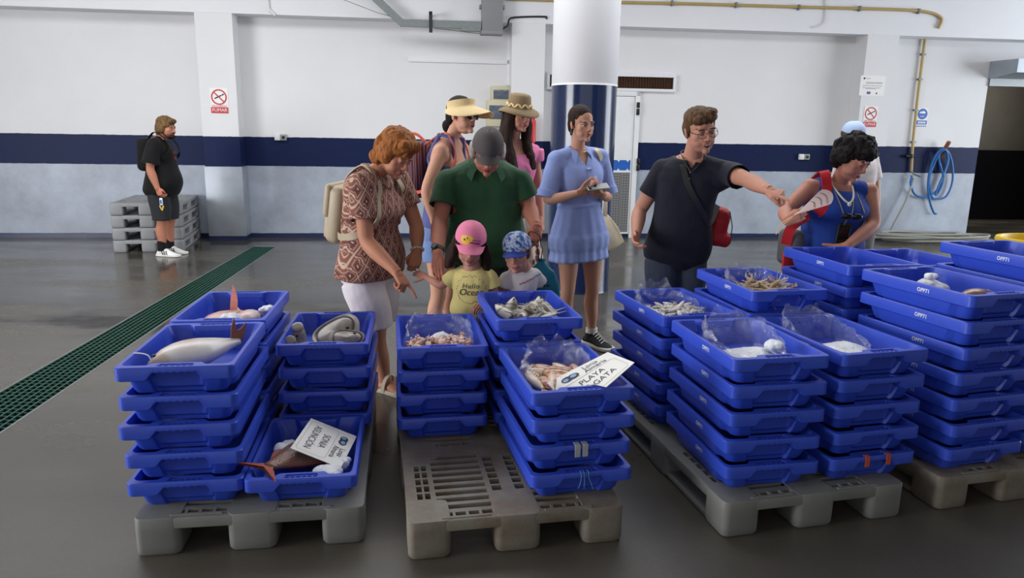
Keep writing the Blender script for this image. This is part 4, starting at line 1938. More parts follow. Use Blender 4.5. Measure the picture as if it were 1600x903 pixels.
def tee(B, hem=-.12, off=.013, sl=.62, flare=.014, top=.955, flare_hem=.05, aflare=None):
    def fn(mb):
        B.torso(mb, hem, top, off, flare=flare_hem)
        B.shoulders(mb, off*.8)
        for i in (0, 1):
            B.arm_tube(mb, i, 0, sl, off, flare)
    return fn


def opened(B, sl, off, vneck=None):
    """cut the sleeve ends (and a V at the neck) open along clean lines"""
    cuts = []
    for i in (0, 1):
        sh, e_ = B.arms[i][0], B.arms[i][1]
        t = (e_-sh).normalized()
        p = sh.lerp(e_, sl)-t*.006
        r_ = (.0445*B.armk*B.k+off)*1.7

        def near(c, p=p, t=t, r_=r_):
            s_ = (c-p).dot(t)
            return abs(s_) < .05 and ((c-p)-t*s_).length < r_

        def inside(c, p=p, t=t, r_=r_):
            s_ = (c-p).dot(t)
            return -.0002 < s_ < .018 and ((c-p)-t*s_).length < r_*.61
        cuts.append(([(p, t)], near, inside))
    if vneck:
        x_, f_, u_ = B.axes(.95)
        x_ = V((x_.x, x_.y, 0)).normalized()
        n0 = B.spine(.97)
        tip = n0-UP*vneck[0]
        pl_ = [(tip, (x_-UP*vneck[1]).normalized()), (tip, (-x_-UP*vneck[1]).normalized())]

        def inside2(c):
            q = c-n0
            return q.dot(f_) > .0 and q.z > -vneck[0] and abs(q.dot(x_)) < (q.z+vneck[0])*vneck[1]

        def near2(c):
            q = c-n0
            return q.dot(f_) > -.01 and q.z > -vneck[0]-.03 and abs(q.dot(x_)) < .12 and q.z < .1
        cuts.append((pl_, near2, inside2))
    return cuts


def pants(B, top=.14, f1=1.9, off=.014, flare=.0, drop=-.10):
    def fn(mb):
        B.torso(mb, -.15, top, off)
        for i in (0, 1):
            B.leg_tube(mb, i, 0, f1, off, flare)
    return fn


# ---------------------------------------------------------------- pointing man in the navy T-shirt
d0 = 4.22
L = P(1057, 392, d0+.06)
neck = P(1083, 243, d0)
pr = person(L, 'smiling man in glasses and dark navy T-shirt pointing to the right')
B = Body(L, neck, (P(1036, 268, d0+.06), P(1137, 270, d0-.05)), 8, (0, .01, 0), w=1.0, dp=1.08, belly=.026, arm=1.06)
el = (P(999, 330, d0+.10), P(1168, 281, d0-.28))
wr = (P(994, 366, d0-.10), P(1200, 297, d0-.52))
tip = P(1239, 309, d0-.64)
make_arms(B, el, wr, ((None, P(960, 370, d0)-wr[0], 'relax'), (tip-wr[1], V((-.1, -.35, 1)), 'point')))
stand(B)
bones('P9', B)
h = Frame(P(1094, 203, d0-.10), ypr(13, 12, -9), 1.04)
bodymesh(pr, B, h, (190, 138, 116), dict(fat=.6), dict(hair=(70, 52, 36), lip=(160, 96, 88), stubble=.22, mouth='open', eyes='closed'))
M_tn = cloth('navy_jersey', (27, 28, 40), fold=.35)
sh_ = garment('t_shirt', pr, M_tn, tee(B, -.17, .013, .60, .008), seed=3., fold=.0075, freq=8, keep=opened(B, .60, .021, vneck=(.055, .55)))
M_jean = cloth('grey_blue_trousers', (64, 70, 86), fold=.3)
garment('trousers', pr, M_jean, pants(B), seed=4.)
shoes(pr, B, M_brownshoe, M_rubber)
hairpiece(pr, h, M_hbrown, [((0, -.014, .062), (.079, .094, .060)), ((0, -.050, .010), (.076, .060, .078)), ((.066, -.012, .030), (.014, .036, .040)), ((-.066, -.012, .030), (.014, .036, .040)),
                            ((.026, .062, .070), (.042, .024, .022)), ((-.030, .056, .076), (.036, .028, .022)), ((-.03, .03, .098), (.045, .05, .022))], amp=.004, freq=38, vox=.005, smooth=1)
gl = MB()
for s in (-1, 1):
    pts = [h(s*.031+.024*math.cos(a), .102-.010*abs(math.cos(a)), -.004+.017*math.sin(a)) for a in [2*PI*k/20 for k in range(20)]]
    gl.tube(pts, .0016, 6, cap=False, loop=True)
    gl.tube([h(s*.056, .092, .002), h(s*.074, .05, .004), h(s*.080, -.01, .0)], .0016, 6)
gl.tube([h(-.008, .103, .0), h(0, .107, .003), h(.008, .103, .0)], .0016, 6)
child(gl.obj('glasses', M_metal), pr)
# button placket
pk = MB()
bv = bvh_of(sh_)
xx, ff, dd = B.axes(.85)
for t in (.86, .80, .74):
    c = B.spine(t)
    loc, no, _, _ = bv.ray_cast(c+ff*.5, -ff, .6)
    if loc:
        pk.ell(loc, (.006, .003, .006))
child(pk.obj('buttons', M_silver), pr)
# black neck cord
cd_ = MB()
n_ = B.spine(1.0)
cd_.tube(cat_rom([n_-ff*.06+UP*.02, n_+xx*.068+UP*.015, n_+xx*.05+ff*.065-UP*.02, n_+xx*.01+ff*.105-UP*.075], 6), .003, 6)
cd_.tube(cat_rom([n_-ff*.06+UP*.02, n_-xx*.068+UP*.015, n_-xx*.05+ff*.065-UP*.02, n_-xx*.0+ff*.105-UP*.075], 6), .003, 6)
child(cd_.obj('neck_cord', M_black), pr)
# red crossbody bag on his hip
M_redbag = cloth('red_nylon', (178, 34, 38), rough=.5, fold=.3)
bg_ = empty('crossbody_bag', P(1123, 350, d0+.06), 0, 'red crossbody bag on the hip of the man in navy', 'bag')
c = P(1122, 352, d0+.06)
mb = MB()
mb.bbox(c, (.115, .11, .22), .045, 4, rotx(0) @ roty(8))
mb.bbox(c-UP*.08+V((.01, 0, 0)), (.14, .12, .09), .04, 4, roty(8))
v, f = voxel(mb, .008, 3)
np_obj('pouch', displace(v, f, .006, 14, 3.), f, M_redbag, bg_)
mb = MB()
mb.tube([c+V((.045, -.062, .09)), c+V((.065, -.066, .0)), c+V((.06, -.066, -.10))], .003, 6)
child(mb.obj('zip', M_black), bg_)
st = []
for t, q in ((.98, .55), (.9, .30), (.75, .05), (.6, -.25), (.45, -.62), (.36, -.9)):
    x_, f_, _ = B.axes(t)
    w_, dd_, o_ = B.prof(t)
    o = B.spine(t)+x_*(w_*q+.02*(q > .3))
    loc, no, _, _ = bv.ray_cast(o+f_*.6, -f_, 1.2)
    if loc:
        st.append((loc+f_*.004, (no+f_).normalized()))
st.append((c+V((-.02, -.03, .12)), V((0, -1, 0))))
strap('strap', bg_, st, .032, M_black)

# ---------------------------------------------------------------- woman in the pale blue shirt dress
d0 = 5.0
L = P(905, 366, d0+.03)
neck = P(902, 231, d0+.02)
pr = person(L, 'young woman in a pale blue shirt dress looking up from her phone')
B = Body(L, neck, (P(870, 250, d0-.06), P(937, 246, d0+.10)), 28, (0, 0, 0), w=.88, dp=.95, bust=.035, arm=.86, leg=.92, hipw=1.08)
el = (P(853, 314, d0-.10), P(950, 308, d0+.10))
wr = (P(906, 301, d0-.27), P(941, 305, d0-.16))
make_arms(B, el, wr, ((P(930, 294, d0-.28)-wr[0], V((-.1, -.6, -.6)), 'phone'), (P(920, 298, d0-.30)-wr[1], V((.3, -.3, -.8)), 'phone')))
ft = (P(884, 537, d0-.02), P(925, 521, d0+.05))
a1 = V((P(882, 520, d0).x, d0-.08, .085))
a2 = P(924, 524, d0+.06)
a2.z = .085
stand(B, (a1, a2), yaw=22)
B.legs[1] = (*B.legs[1][:3], a2+V((.13, -.18, 0)))
bones('P8', B)
h = Frame(P(909, 194, d0-.05), ypr(30, 5, -3), .97)
bodymesh(pr, B, h, (196, 148, 126), dict(fem=True, nr=.046), dict(hair=(58, 42, 34), lip=(178, 108, 102), mouth='closed', eyes='open'))
M_dress = cloth('pale_blue_cotton', (142, 158, 214), fold=.3)


def bodice(mb):
    B.torso(mb, .28, .95, .014)
    B.shoulders(mb, .011)
    for i in (0, 1):
        B.arm_tube(mb, i, 0, .86, .015, .020)


dr_ = garment('dress', pr, M_dress, bodice, seed=5., fold=.006, keep=opened(B, .86, .035, vneck=(.10, .55)))
for i in (0, 1):
    sh, e_, w_ = B.arms[i][:3]
    q = sh.lerp(e_, .84)
    t_ = (e_-sh).normalized()
    mb = MB()
    mb.tube([q-t_*.028, q-t_*.026, q+t_*.022, q+t_*.024], [.068, .074, .076, .069], 20)
    child(mb.obj('cuff', M_dress), pr)


def skirt(B, name, root, m, t_top, z_hem, w0, grow, pleat, mid=None, n=120, seed=0, tier=None, depth=.9):
    c0 = B.spine(t_top)
    x, f, _ = B.axes(.1)
    rings = []
    N = 26
    rnd = random.Random(seed)
    ph = [rnd.uniform(-.25, .25) for _ in range(40)]
    for j in range(N+1):
        q = j/N
        z = c0.z*(1-q)+z_hem*q
        c = c0.lerp(V((B.pel.x, B.pel.y, z)), min(1, q*1.6))
        W, Dp, o = B.prof(max(-.1, t_top*(1-q*1.6)))
        W = max(W, w0)+.018
        Dp = Dp+.018
        g = grow*q
        amp = pleat*(.25+.75*q)
        if tier and q > tier:
            amp = pleat*(.45+.5*(q-tier)/(1-tier))
            g += .007
        ring = []
        for k in range(n):
            a = 2*PI*k/n
            wv = math.sin(a*(15 if not tier or q < tier else 19)+ph[k % 40]*.8+seed)+.5*math.sin(a*7+1.3+seed)
            rr = 1+0*wv
            ca, sa = math.cos(a), math.sin(a)
            e = (abs(ca)**2.3+abs(sa)**2.3)**(-1/2.3)
            ring.append(V((c.x, c.y, z))+x*((W+g)*ca*e+amp*wv*ca)+f*((Dp+g*depth+o*0)*sa*e+amp*wv*sa)+f*o*(1-q))
        rings.append(ring)
    inner = [[p+(V((c0.x, c0.y, p.z))-p)*.03 for p in r] for r in rings[::-1]]
    mb = MB()
    mb.loft(rings+inner, cap=False)
    o = mb.obj(name, m, angle=180)
    return child(o, root)


hz = P(905, 411, d0-.16).z
skirt(B, 'skirt', pr, M_dress, .34, hz, .0, .060, .0042, tier=.53, seed=2)
# waist gather, collar, button line
mb = MB()
mb.loft([B.ring(t, .022+o) for t, o in ((.32, -.006), (.335, .0), (.365, .0), (.38, -.006))])
child(mb.obj('waistband', M_dress), pr)
x_, f_, _ = B.axes(.95)
for s in (1, -1):
    n0 = B.spine(.97)
    rings = []
    for q in range(9):
        a = R(-90+q*19)
        k3 = (q/8)**3
        dirv = x_*math.cos(a)*s+f_*math.sin(a)
        base = n0+dirv*(.058+.016*k3)+UP*(.034-.040*k3)
        out = n0+dirv*(.094+.020*k3)+UP*(.004-.085*k3)+x_*s*.012*k3
        midp = (base+out)/2+UP*.016+dirv*.004
        rings.append([base, midp, out, out-UP*.006, midp-UP*.007, base-UP*.006])
    mb = MB()
    mb.loft(rings)
    child(mb.obj('collar', M_dress), pr)
bv = bvh_of(dr_)
pts = []
for t in [.9-.04*k for k in range(14)]:
    xq, fq, _ = B.axes(t)
    loc, no, _, _ = bv.ray_cast(B.spine(t)+fq*.5, -fq, .7)
    if loc:
        pts.append((loc+fq*.002, no))
strap('placket', pr, pts, .028, M_dress, n=3, th=.002)
mb = MB()
for p, no in pts[::2]:
    mb.ell(p+no*.003, (.005, .003, .005))
child(mb.obj('buttons', mat('pale_button', (180, 190, 225), .4)), pr)
hairpiece(pr, h, M_hdark, [((0, -.024, .049), (.0805, .095, .084)), ((0, -.06, .0), (.072, .05, .075)), ((0, -.105, -.035), (.036, .036, .038)), ((.066, -.026, .03), (.014, .045, .045)), ((-.066, -.026, .03), (.014, .045, .045))], amp=.0008, freq=40, vox=.0045)
mb = MB()
ec = h(.082, -.006, -.055)
hell(mb, h, (.081, -.006, -.055), (.006, .013, .020))
hell(mb, h, (.080, -.008, -.035), (.004, .005, .006))
child(mb.obj('earring', M_black), pr)
mb = MB()
mb.tube([B.spine(.99)+x_*.062*math.cos(a)+f_*(.060*math.sin(a)+.012)+UP*(.01-.03*max(0, math.sin(a))) for a in [2*PI*k/28 for k in range(28)]], .0018, 6, cap=False, loop=True)
child(mb.obj('necklace', M_silver), pr)
shoes(pr, B, M_shoe_b, M_rubber, lace=M_rubber)
mb = MB()
for i in (0, 1):
    a = B.legs[i][2]
    mb = MB()
    mb.tube([a+UP*.0, a+UP*.045], [.044, .042], 16)
    child(mb.obj('sock', mat('white_sock', (215, 212, 210), .9)), pr)
# phone
ph_c = (wr[0]+wr[1])/2
pc = P(934, 292, d0-.30)
pho = empty('phone', pc, 0, 'pale green mobile phone held by the woman in the blue dress', 'phone')
Mx = ypr(150, -32, 0)
mb = MB()
mb.bbox(pc, (.145, .074, .009), .004, 3, (rotz(12) @ rotx(24) @ roty(-6)))
child(mb.obj('case', mat('mint_case', (150, 178, 168), .4)), pho)
mb = MB()
mb.box(pc+(rotz(12) @ rotx(24) @ roty(-6)) @ V((0, 0, .005)), (.132, .066, .0012), (rotz(12) @ rotx(24) @ roty(-6)))
child(mb.obj('screen', M_lens, smooth=False), pho)
# tote bag behind her
M_tote = cloth('cream_canvas', (206, 192, 164), fold=.3)
tb_ = empty('tote_bag', P(955, 365, d0+.16), 0, 'cream canvas tote bag hanging behind the woman in blue', 'bag')
mb = MB()
A_, B_, C_, D_ = P(940, 330, d0+.16), P(951, 336, d0+.22), P(976, 378, d0+.22), P(944, 394, d0+.16)
rings = []
for off_ in (0, .012, .05, .062):
    s_in = .0 if .01 < off_ < .055 else .012
    cc = (A_+B_+C_+D_)/4
    rings.append([p+(cc-p)*s_in*6+V((-.1, 1, 0))*off_*(.5 if p is A_ or p is B_ else 1.2) for p in (A_, B_, (B_+C_)/2+V((.012, 0, .01)), C_, (C_+D_)/2+V((.01, 0, -.015)), D_, (A_+D_)/2)])
mb.loft(rings)
child(mb.obj('bag_body', M_tote, angle=60), tb_)
strap('strap', tb_, [(P(945, 338, d0+.13), V((.3, -1, 0))), (P(947, 292, d0+.16), V((1, -.5, 0))), (P(939, 246, d0+.02), V((.5, -.9, .4))), (P(931, 233, d0+.05), V((.1, -.6, 1))), (P(928, 234, d0+.20), V((.1, .6, 1)))], .034, M_tote)

# ---------------------------------------------------------------- man in the green polo shirt
d0 = 4.28
L = P(757, 392, d0+.12)
neck = P(760, 250, d0-.02)
pr = person(L, 'heavy man in dark green polo and grey cap bending over two children')
B = Body(L, neck, (P(700, 284, d0-.02), P(812, 284, d0+.0)), 0, (0, .0, .02), w=1.22, dp=1.2, belly=.075, arm=1.16)
el = (P(687, 345, d0-.12), P(826, 322, d0+.02))
wr = (P(684, 397, d0-.34), P(837, 353, d0-.14))
make_arms(B, el, wr, ((P(683, 420, d0-.38)-wr[0], V((-.25, -1, .1)), 'relax'), (P(838, 372, d0-.17)-wr[1], V((.5, -.9, .1)), 'hold')))
stand(B)
bones('P4', B)
h = Frame(P(762, 236, d0-.22), ypr(4, 37, 3), 1.02)
bodymesh(pr, B, h, (186, 124, 104), dict(fat=1.), dict(hair=(120, 110, 100), stubble=.1, eyes='closed'))
M_polo = cloth('dark_green_pique', (44, 80, 54), fold=.3)
sh_ = garment('polo_shirt', pr, M_polo, tee(B, -.16, .015, .66, .014), seed=7., fold=.009, freq=7, keep=opened(B, .66, .029, vneck=(.10, .5)))
x_, f_, _ = B.axes(.95)
for s in (1, -1):
    n0 = B.spine(.95)
    rings = []
    for q in range(9):
        a = R(-90+q*19)
        k3 = (q/8)**3
        dirv = x_*math.cos(a)*s+f_*math.sin(a)
        base = n0+dirv*(.068+.03*k3)+UP*(.044-.04*k3)
        out = n0+dirv*(.108+.045*k3)+UP*(.008-.062*k3)+x_*s*.012*k3
        midp = (base+out)/2+UP*.016
        rings.append([base, midp, out, out-UP*.006, midp-UP*.008, base-UP*.006])
    mb = MB()
    mb.loft(rings)
    child(mb.obj('collar', M_polo), pr)
garment('trousers', pr, cloth('dark_trousers', (38, 40, 48)), pants(B, .05), seed=8.)
shoes(pr, B, M_brownshoe, M_rubber)
hairpiece(pr, h, M_hgrey, [((0, -.045, .0), (.083, .070, .070)), ((.080, -.022, -.012), (.018, .046, .050)), ((-.080, -.022, -.012), (.018, .046, .050))], amp=.004, freq=30)
M_cap = cloth('faded_grey_cap', (84, 78, 78), fold=.2)
cap(pr, h, M_cap, blen=.062, tilt=12)
# watch
u = (wr[0]-el[0]).normalized()
wa = MB()
wa.tube([wr[0]-u*.045, wr[0]-u*.042, wr[0]-u*.018, wr[0]-u*.015], [.0315, .0345, .0345, .0315], 20)
wt = child(wa.obj('watch', M_black), pr)
wa = MB()
fn = V((-.3, -1, .1)).normalized()
fn = (fn-u*fn.dot(u)).normalized()
cc = wr[0]-u*.03+fn*.034
wa.tube([cc-fn*.004, cc+fn*.008, cc+fn*.010], [.021, .021, .018], 20)
q = wa.obj('watch_case', M_black)
q.parent = wt
wa = MB()
wa.tube([cc+fn*.0101, cc+fn*.0106], [.014, .014], 20)
q = wa.obj('watch_face', mat('watch_face_grey', (92, 104, 104), .3))
q.parent = wt
polo_hand = wr[1]
bhd = (P(838, 372, d0-.17)-wr[1]).normalized()
# teal drawstring bag held by its cord
M_teal = cloth('teal_nylon', (28, 112, 136), rough=.5, fold=.4)
gb_ = empty('drawstring_bag', P(850, 440, d0-.26), 0, 'teal drawstring bag hanging by a black cord beside the boy', 'bag')
mb = MB()
top = P(845, 408, d0-.25)
rings = []
for q, (dz, w_) in enumerate(((.015, .030), (.0, .018), (-.02, .035), (-.06, .075), (-.13, .095), (-.22, .098), (-.27, .09), (-.285, .06))):
    rings.append([top+V((w_*math.cos(2*PI*k/24)*(1+.12*math.sin(5*2*PI*k/24)*(dz > -.05))+.02*(-dz/.28), .42*w_*math.sin(2*PI*k/24), dz)) for k in range(24)])
mb.loft(rings)
v, f = voxel(mb, .007, 2)
bgo = np_obj('bag_body', displace(v, f, .007, 13, 5., (1, 1, .4)), f, M_teal, gb_)
mb = MB()
hp_ = polo_hand+bhd*.085+V((.012, -.02, 0))
mb.tube(cat_rom([top+V((.0, -.01, 0)), top+V((.006, -.03, .08)), hp_+V((.012, -.02, -.02)), hp_+V((.0, -.02, .035)), hp_+V((-.05, -.0, .05)), hp_+V((-.06, .01, .0)), top+V((-.03, -.02, .1)), top+V((-.01, -.01, 0))], 6), .0032, 6)
child(mb.obj('cord', M_black), gb_)
mb = MB()
bv = bvh_of(bgo)
vs, fs = [], []
rnd = random.Random(4)
for row, zz in enumerate((-.135, -.165)):
    q = -.06
    while q < .05:
        w_ = rnd.uniform(.008, .02)
        b0 = len(vs)
        vs += [(q, zz-.004), (q+w_, zz-.004), (q+w_, zz+.006), (q, zz+.006)]
        fs.append((b0, b0+1, b0+2, b0+3))
        q += w_+.005
decal('print', gb_, bv, top, (1, 0, 0), (0, 0, 1), vs, fs, M_ink)

# ---------------------------------------------------------------- redhead in the patterned blouse
d0 = 4.06
L = P(578, 420, d0+.06)
neck = P(588, 266, d0-.02)
pr = person(L, 'older woman with auburn hair, brown patterned blouse and white shorts pointing down')
B = Body(L, neck, (P(566, 290, d0-.17), P(622, 282, d0+.16)), 72, (-.03, 0, 0), w=1.02, dp=1.08, belly=.04, bust=.06, arm=1.08, leg=1.08, hipw=1.15)
el = (P(572, 378, d0-.20), P(651, 352, d0+.14))
wr = (P(619, 424, d0-.31), P(652, 393, d0+.05))
make_arms(B, el, wr, ((P(647, 468, d0-.36)-wr[0], V((.75, -.45, .45)), 'point'), (P(648, 414, d0+.03)-wr[1], V((.2, -1, .1)), 'hold')))
an1 = P(601, 596, d0-.03)
an1 = V((an1.x, an1.y, .075))
an2 = V((an1.x-.10, d0+.14, .075))
stand(B, (an1, an2), yaw=60)
B.legs = [(q[0], q[1], q[2], q[2]+V((.17, -.10, 0))) for q in B.legs]
bones('P2', B)
h = Frame(P(619, 241, d0-.07), ypr(54, 32, 6), 1.0)
bodymesh(pr, B, h, (192, 134, 104), dict(fem=True, fat=.8, nr=.052), dict(hair=(120, 80, 50), lip=(176, 100, 92), eyes='closed', brow=.5))


def diamond_mat():
    t = NT('diamond_print_cotton')
    co = t.coord('Object')
    sp = t.new('ShaderNodeSeparateXYZ')
    t.link(co, sp.inputs[0])
    jig = t.math('MULTIPLY_ADD', t.noise(co, 22, 3), .03, -.015)
    h_ = t.math('ADD', t.math('MULTIPLY_ADD', sp.outputs[0], .8, jig), t.math('MULTIPLY', sp.outputs[1], .9))
    z = t.math('MULTIPLY_ADD', sp.outputs[2], .62, jig)
    k = 13.5
    u = t.math('FRACT', t.math('MULTIPLY', t.math('ADD', h_, z), k))
    w = t.math('FRACT', t.math('MULTIPLY', t.math('SUBTRACT', h_, z), k))
    a = t.math('ABSOLUTE', t.math('SUBTRACT', u, .5))
    b = t.math('ABSOLUTE', t.math('SUBTRACT', w, .5))
    m = t.math('MULTIPLY', t.math('MAXIMUM', a, b), 2.)
    br, be, dk = lin((128, 76, 64)), lin((190, 162, 142)), lin((92, 50, 44))
    r = t.ramp(m, [(0, be), (.14, be), (.17, dk), (.36, dk), (.40, br), (.55, br), (.58, be), (.62, be), (.65, br), (.88, br), (.92, be), (1, be)])
    t.n[-1].color_ramp.interpolation = 'LINEAR'
    t.set(Base_Color=r, Roughness=.85)
    t.bump(t.noise(co, 10, 3), .3, .02)
    return t.m


M_blouse = diamond_mat()
sh_ = garment('blouse', pr, M_blouse, tee(B, -.05, .016, .60, .016, flare_hem=.10), seed=9., fold=.007, freq=8, keep=opened(B, .60, .032))
x_, f_, _ = B.axes(.95)
mb = MB()
rings = []
for q in range(28):
    a = 2*PI*q/28
    dirv = x_*math.cos(a)+f_*math.sin(a)
    base = B.spine(.97)+dirv*.066+UP*(.028-.02*max(0, math.sin(a)))
    out = B.spine(.95)+dirv*(.098+.01*max(0, math.sin(a)))+UP*(.008-.03*max(0, math.sin(a)))
    rings.append([base, (base+out)/2+UP*.015, out, out-UP*.008, base-UP*.008])
mb.loft(rings, loop=True)
child(mb.obj('collar', M_blouse), pr)
M_ws = cloth('white_cotton', (226, 218, 222), var=.04, fold=.3)
garment('shorts', pr, M_ws, pants(B, .12, .93, .020, .026), seed=10., fold=.007, freq=8)
hairpiece(pr, h, M_hred, [((0, -.020, .058), (.090, .104, .082)), ((0, -.066, .008), (.088, .066, .092)), ((.072, -.016, .006), (.026, .052, .068)), ((-.072, -.016, .006), (.026, .052, .068)), ((.03, .056, .088), (.048, .034, .028)), ((-.03, .054, .086), (.048, .034, .028)), ((.05, -.06, -.06), (.04, .04, .04)), ((-.04, -.07, -.055), (.04, .04, .04))], amp=.010, freq=24, aniso=(1, 1, .45), vox=.005, smooth=1)
# bracelet
u = (wr[1]-el[1]).normalized()
mb = MB()
o_ = u.orthogonal().normalized()
b_ = u.cross(o_)
for k in range(14):
    a = 2*PI*k/14
    mb.ell(wr[1]-u*.012+(o_*math.cos(a)+b_*math.sin(a))*.034, (.008,)*3, None, 8, 6)
child(mb.obj('bracelet', mat('pale_beads', (200, 190, 170), .4)), pr)
# sandals
M_sand = mat('beige_sandal', (196, 184, 164), .6)
for i in (0, 1):
    an, toe = B.legs[i][2], B.legs[i][3]
    d = V((toe.x-an.x, toe.y-an.y, 0)).normalized()
    x = d.cross(UP)
    so_ = MB()
    rings = []
    for z, g in ((.0, 0), (.006, .004), (.020, .004), (.024, 0)):
        pts = [an+d*y+x*(w+g) for y, w in ((-.072, .018), (-.055, .034), (0, .036), (.06, .042), (.13, .050), (.175, .046), (.2, .026))]
        pts += [an+d*y-x*(w+g) for y, w in ((.2, .026), (.175, .046), (.13, .050), (.06, .042), (0, .036), (-.055, .034), (-.072, .018))]
        rings.append([V((p.x, p.y, z)) for p in pts])
    so_.loft(rings)
    sd = child(so_.obj('sandal', M_sand), pr)
    for (y, hz_, wd, w_) in ((.02, .098, .046, .020), (.13, .052, .056, .026), (-.03, .075, .042, .016)):
        pts = []
        for k in range(9):
            a = PI*k/8
            p = an+d*(y+(.02 if y > 0 else -.03)*math.sin(a))+x*wd*math.cos(a)
            pts.append((V((p.x, p.y, .012+hz_*math.sin(a)**.7)), x*math.cos(a)+UP*math.sin(a)+d*.2))
        s_ = strap('sandal_strap', None, pts, w_, M_sand, n=2)
        s_.parent = sd
# beige backpack
M_bp = mat('beige_leatherette', (176, 160, 132), .5, var=.08, vs=12, bump=.1, bs=120)
xb, fb_, ub = B.axes(.6)
bc = B.spine(.52)-fb_*.152
bk = empty('backpack', (bc.x, bc.y, bc.z-.17), 0, 'beige leatherette backpack on the back of the auburn haired woman', 'backpack')
Mb = Matrix((xb, fb_, ub)).transposed()
mb = MB()
mb.bbox(bc, (.26, .10, .33), .04, 4, Mb)
child(mb.obj('bag_body', M_bp), bk)
mb = MB()
mb.bbox(bc-fb_*.045+ub*.075, (.268, .045, .19), .02, 3, Mb)
child(mb.obj('flap', M_bp), bk)
mb = MB()
mb.bbox(bc-fb_*.05-ub*.085, (.20, .04, .13), .015, 3, Mb)
child(mb.obj('front_pocket', M_bp), bk)
bv = bvh_of(sh_)
for s in (1, -1):
    pts = []
    for (t, fr_, sdx) in ((.78, -1, .085), (.93, -1, .088), (1.01, .0, .095), (.93, 1, .10), (.80, 1, .125), (.66, 1, .17)):
        if fr_ == 0:
            pts.append((B.spine(.97)+xb*s*.10+UP*.055, UP))
        else:
            o = B.spine(t)+xb*s*sdx
            loc, no, _, _ = bv.ray_cast(o+fb_*.6*fr_, -fb_*fr_, .9)
            pts.append(((loc if loc else o+fb_*fr_*.14)+fb_*fr_*.006, fb_*fr_+UP*.3))
    for t, q in ((.52, .9), (.42, .2), (.36, -.5)):
        o = B.spine(t)
        dv = (xb*s+fb_*(q*.8)).normalized()
        loc, no, _, _ = bv.ray_cast(o+dv*.6, -dv, .6)
        pts.append(((loc if loc else o+dv*.2)+dv*.006, dv))
    pts.append((bc-ub*.10+xb*s*.12+fb_*.045, xb*s))
    strap('shoulder_strap', bk, pts, .038, M_bp)

# ---------------------------------------------------------------- woman with the straw visor
d0 = 4.86
L = P(688, 366, d0)
neck = P(706, 214, d0-.02)
pr = person(L, 'woman in profile with a straw visor, sunglasses and sleeveless top')
B = Body(L, neck, (P(689, 238, d0-.17), P(722, 234, d0+.16)), 74, (-.02, 0, 0), w=.9, dp=.95, bust=.05, arm=.9, leg=.97)
el = (P(665, 297, d0-.22), P(722, 300, d0+.1))
wr = (P(678, 345, d0-.20), P(738, 345, d0))
make_arms(B, el, wr, ((P(690, 362, d0-.22)-wr[0], V((-.5, -1, 0)), 'relax'), (None, V((1, 0, .3)), 'relax')))
stand(B)
bones('P3', B)
h = Frame(P(722, 181, d0-.03), ypr(54, -2, 2), 1.0)
bodymesh(pr, B, h, (208, 158, 134), dict(fem=True, nr=.046), dict(hair=(40, 30, 26), lip=(180, 96, 92), mouth='open'))
M_tank = cloth('violet_blue_cotton', (92, 96, 150), fold=.3)


def tank(mb):
    B.torso(mb, -.05, .73, .012)
    for s, i in ((1, 0), (-1, 1)):
        x0, f0, _ = B.axes(.9)
        a = B.spine(.76)+x0*s*.085
        b = B.spine(.985)+x0*s*.095+UP*.012
        mb.tube([a+f0*.085-UP*.03, a+f0*.09, b+f0*.045, b-f0*.045, a-f0*.095, a-f0*.09-UP*.03], [.02, .018, .016, .016, .018, .02], 10)


garment('tank_top', pr, M_tank, tank, seed=11., vox=.008)
garment('shorts', pr, cloth('pale_denim', (118, 142, 190), var=.3), pants(B, .10, .34, .012, .006), seed=12.)
shoes(pr, B, M_shoe_w, M_rubber)
hairpiece(pr, h, M_hblack, [((0, -.022, .048), (.080, .094, .082)), ((0, -.065, -.005), (.068, .05, .075)), ((0, -.125, -.06), (.036, .036, .044))], amp=.002, freq=40)
M_straw = mat('pale_straw', (222, 196, 146), .7, var=.1, vs=60, bump=.15, bs=160)
vz = MB()
rings = []
NU, NV = 40, 12
for j in range(NV+1):
    q = j/NV
    ring = []
    for i in range(NU+1):
        a = R(-125+250*i/NU)
        fl = max(0, math.cos(a*.72))**.8
        if q <= .4:
            rr = q/.4
            px_, py_ = (.0835+.004*(1-rr))*math.sin(a), -.012+.102*math.cos(a)
            zz = .062-.040*rr + .012*math.cos(a)
        else:
            rr = (q-.4)/.6
            ext = .145*fl*rr
            px_, py_ = (.0835+ext*.62)*math.sin(a), -.012+(.102+ext)*math.cos(a)
            zz = .022+.012*math.cos(a)-.045*rr*fl - .05*rr*rr*abs(math.sin(a))*fl
        ring.append(h(px_, py_, zz+.030))
    rings.append(ring)
vz.loft(rings+[[p-h.M @ V((0, 0, .003)) for p in r] for r in rings[::-1]], closed=False, cap=False)
child(vz.obj('visor', M_straw, angle=50), pr)
gl = MB()
for s in (-1, 1):
    hell(gl, h, (s*.033, .096, -.006), (.028, .006, .023), rotz(-s*14))
    gl.tube([h(s*.056, .086, .004), h(s*.076, .04, .006), h(s*.081, -.01, .002)], .003, 6)
gl.tube([h(-.01, .10, .004), h(0, .106, .006), h(.01, .10, .004)], .003, 6)
child(gl.obj('sunglasses', M_lens), pr)


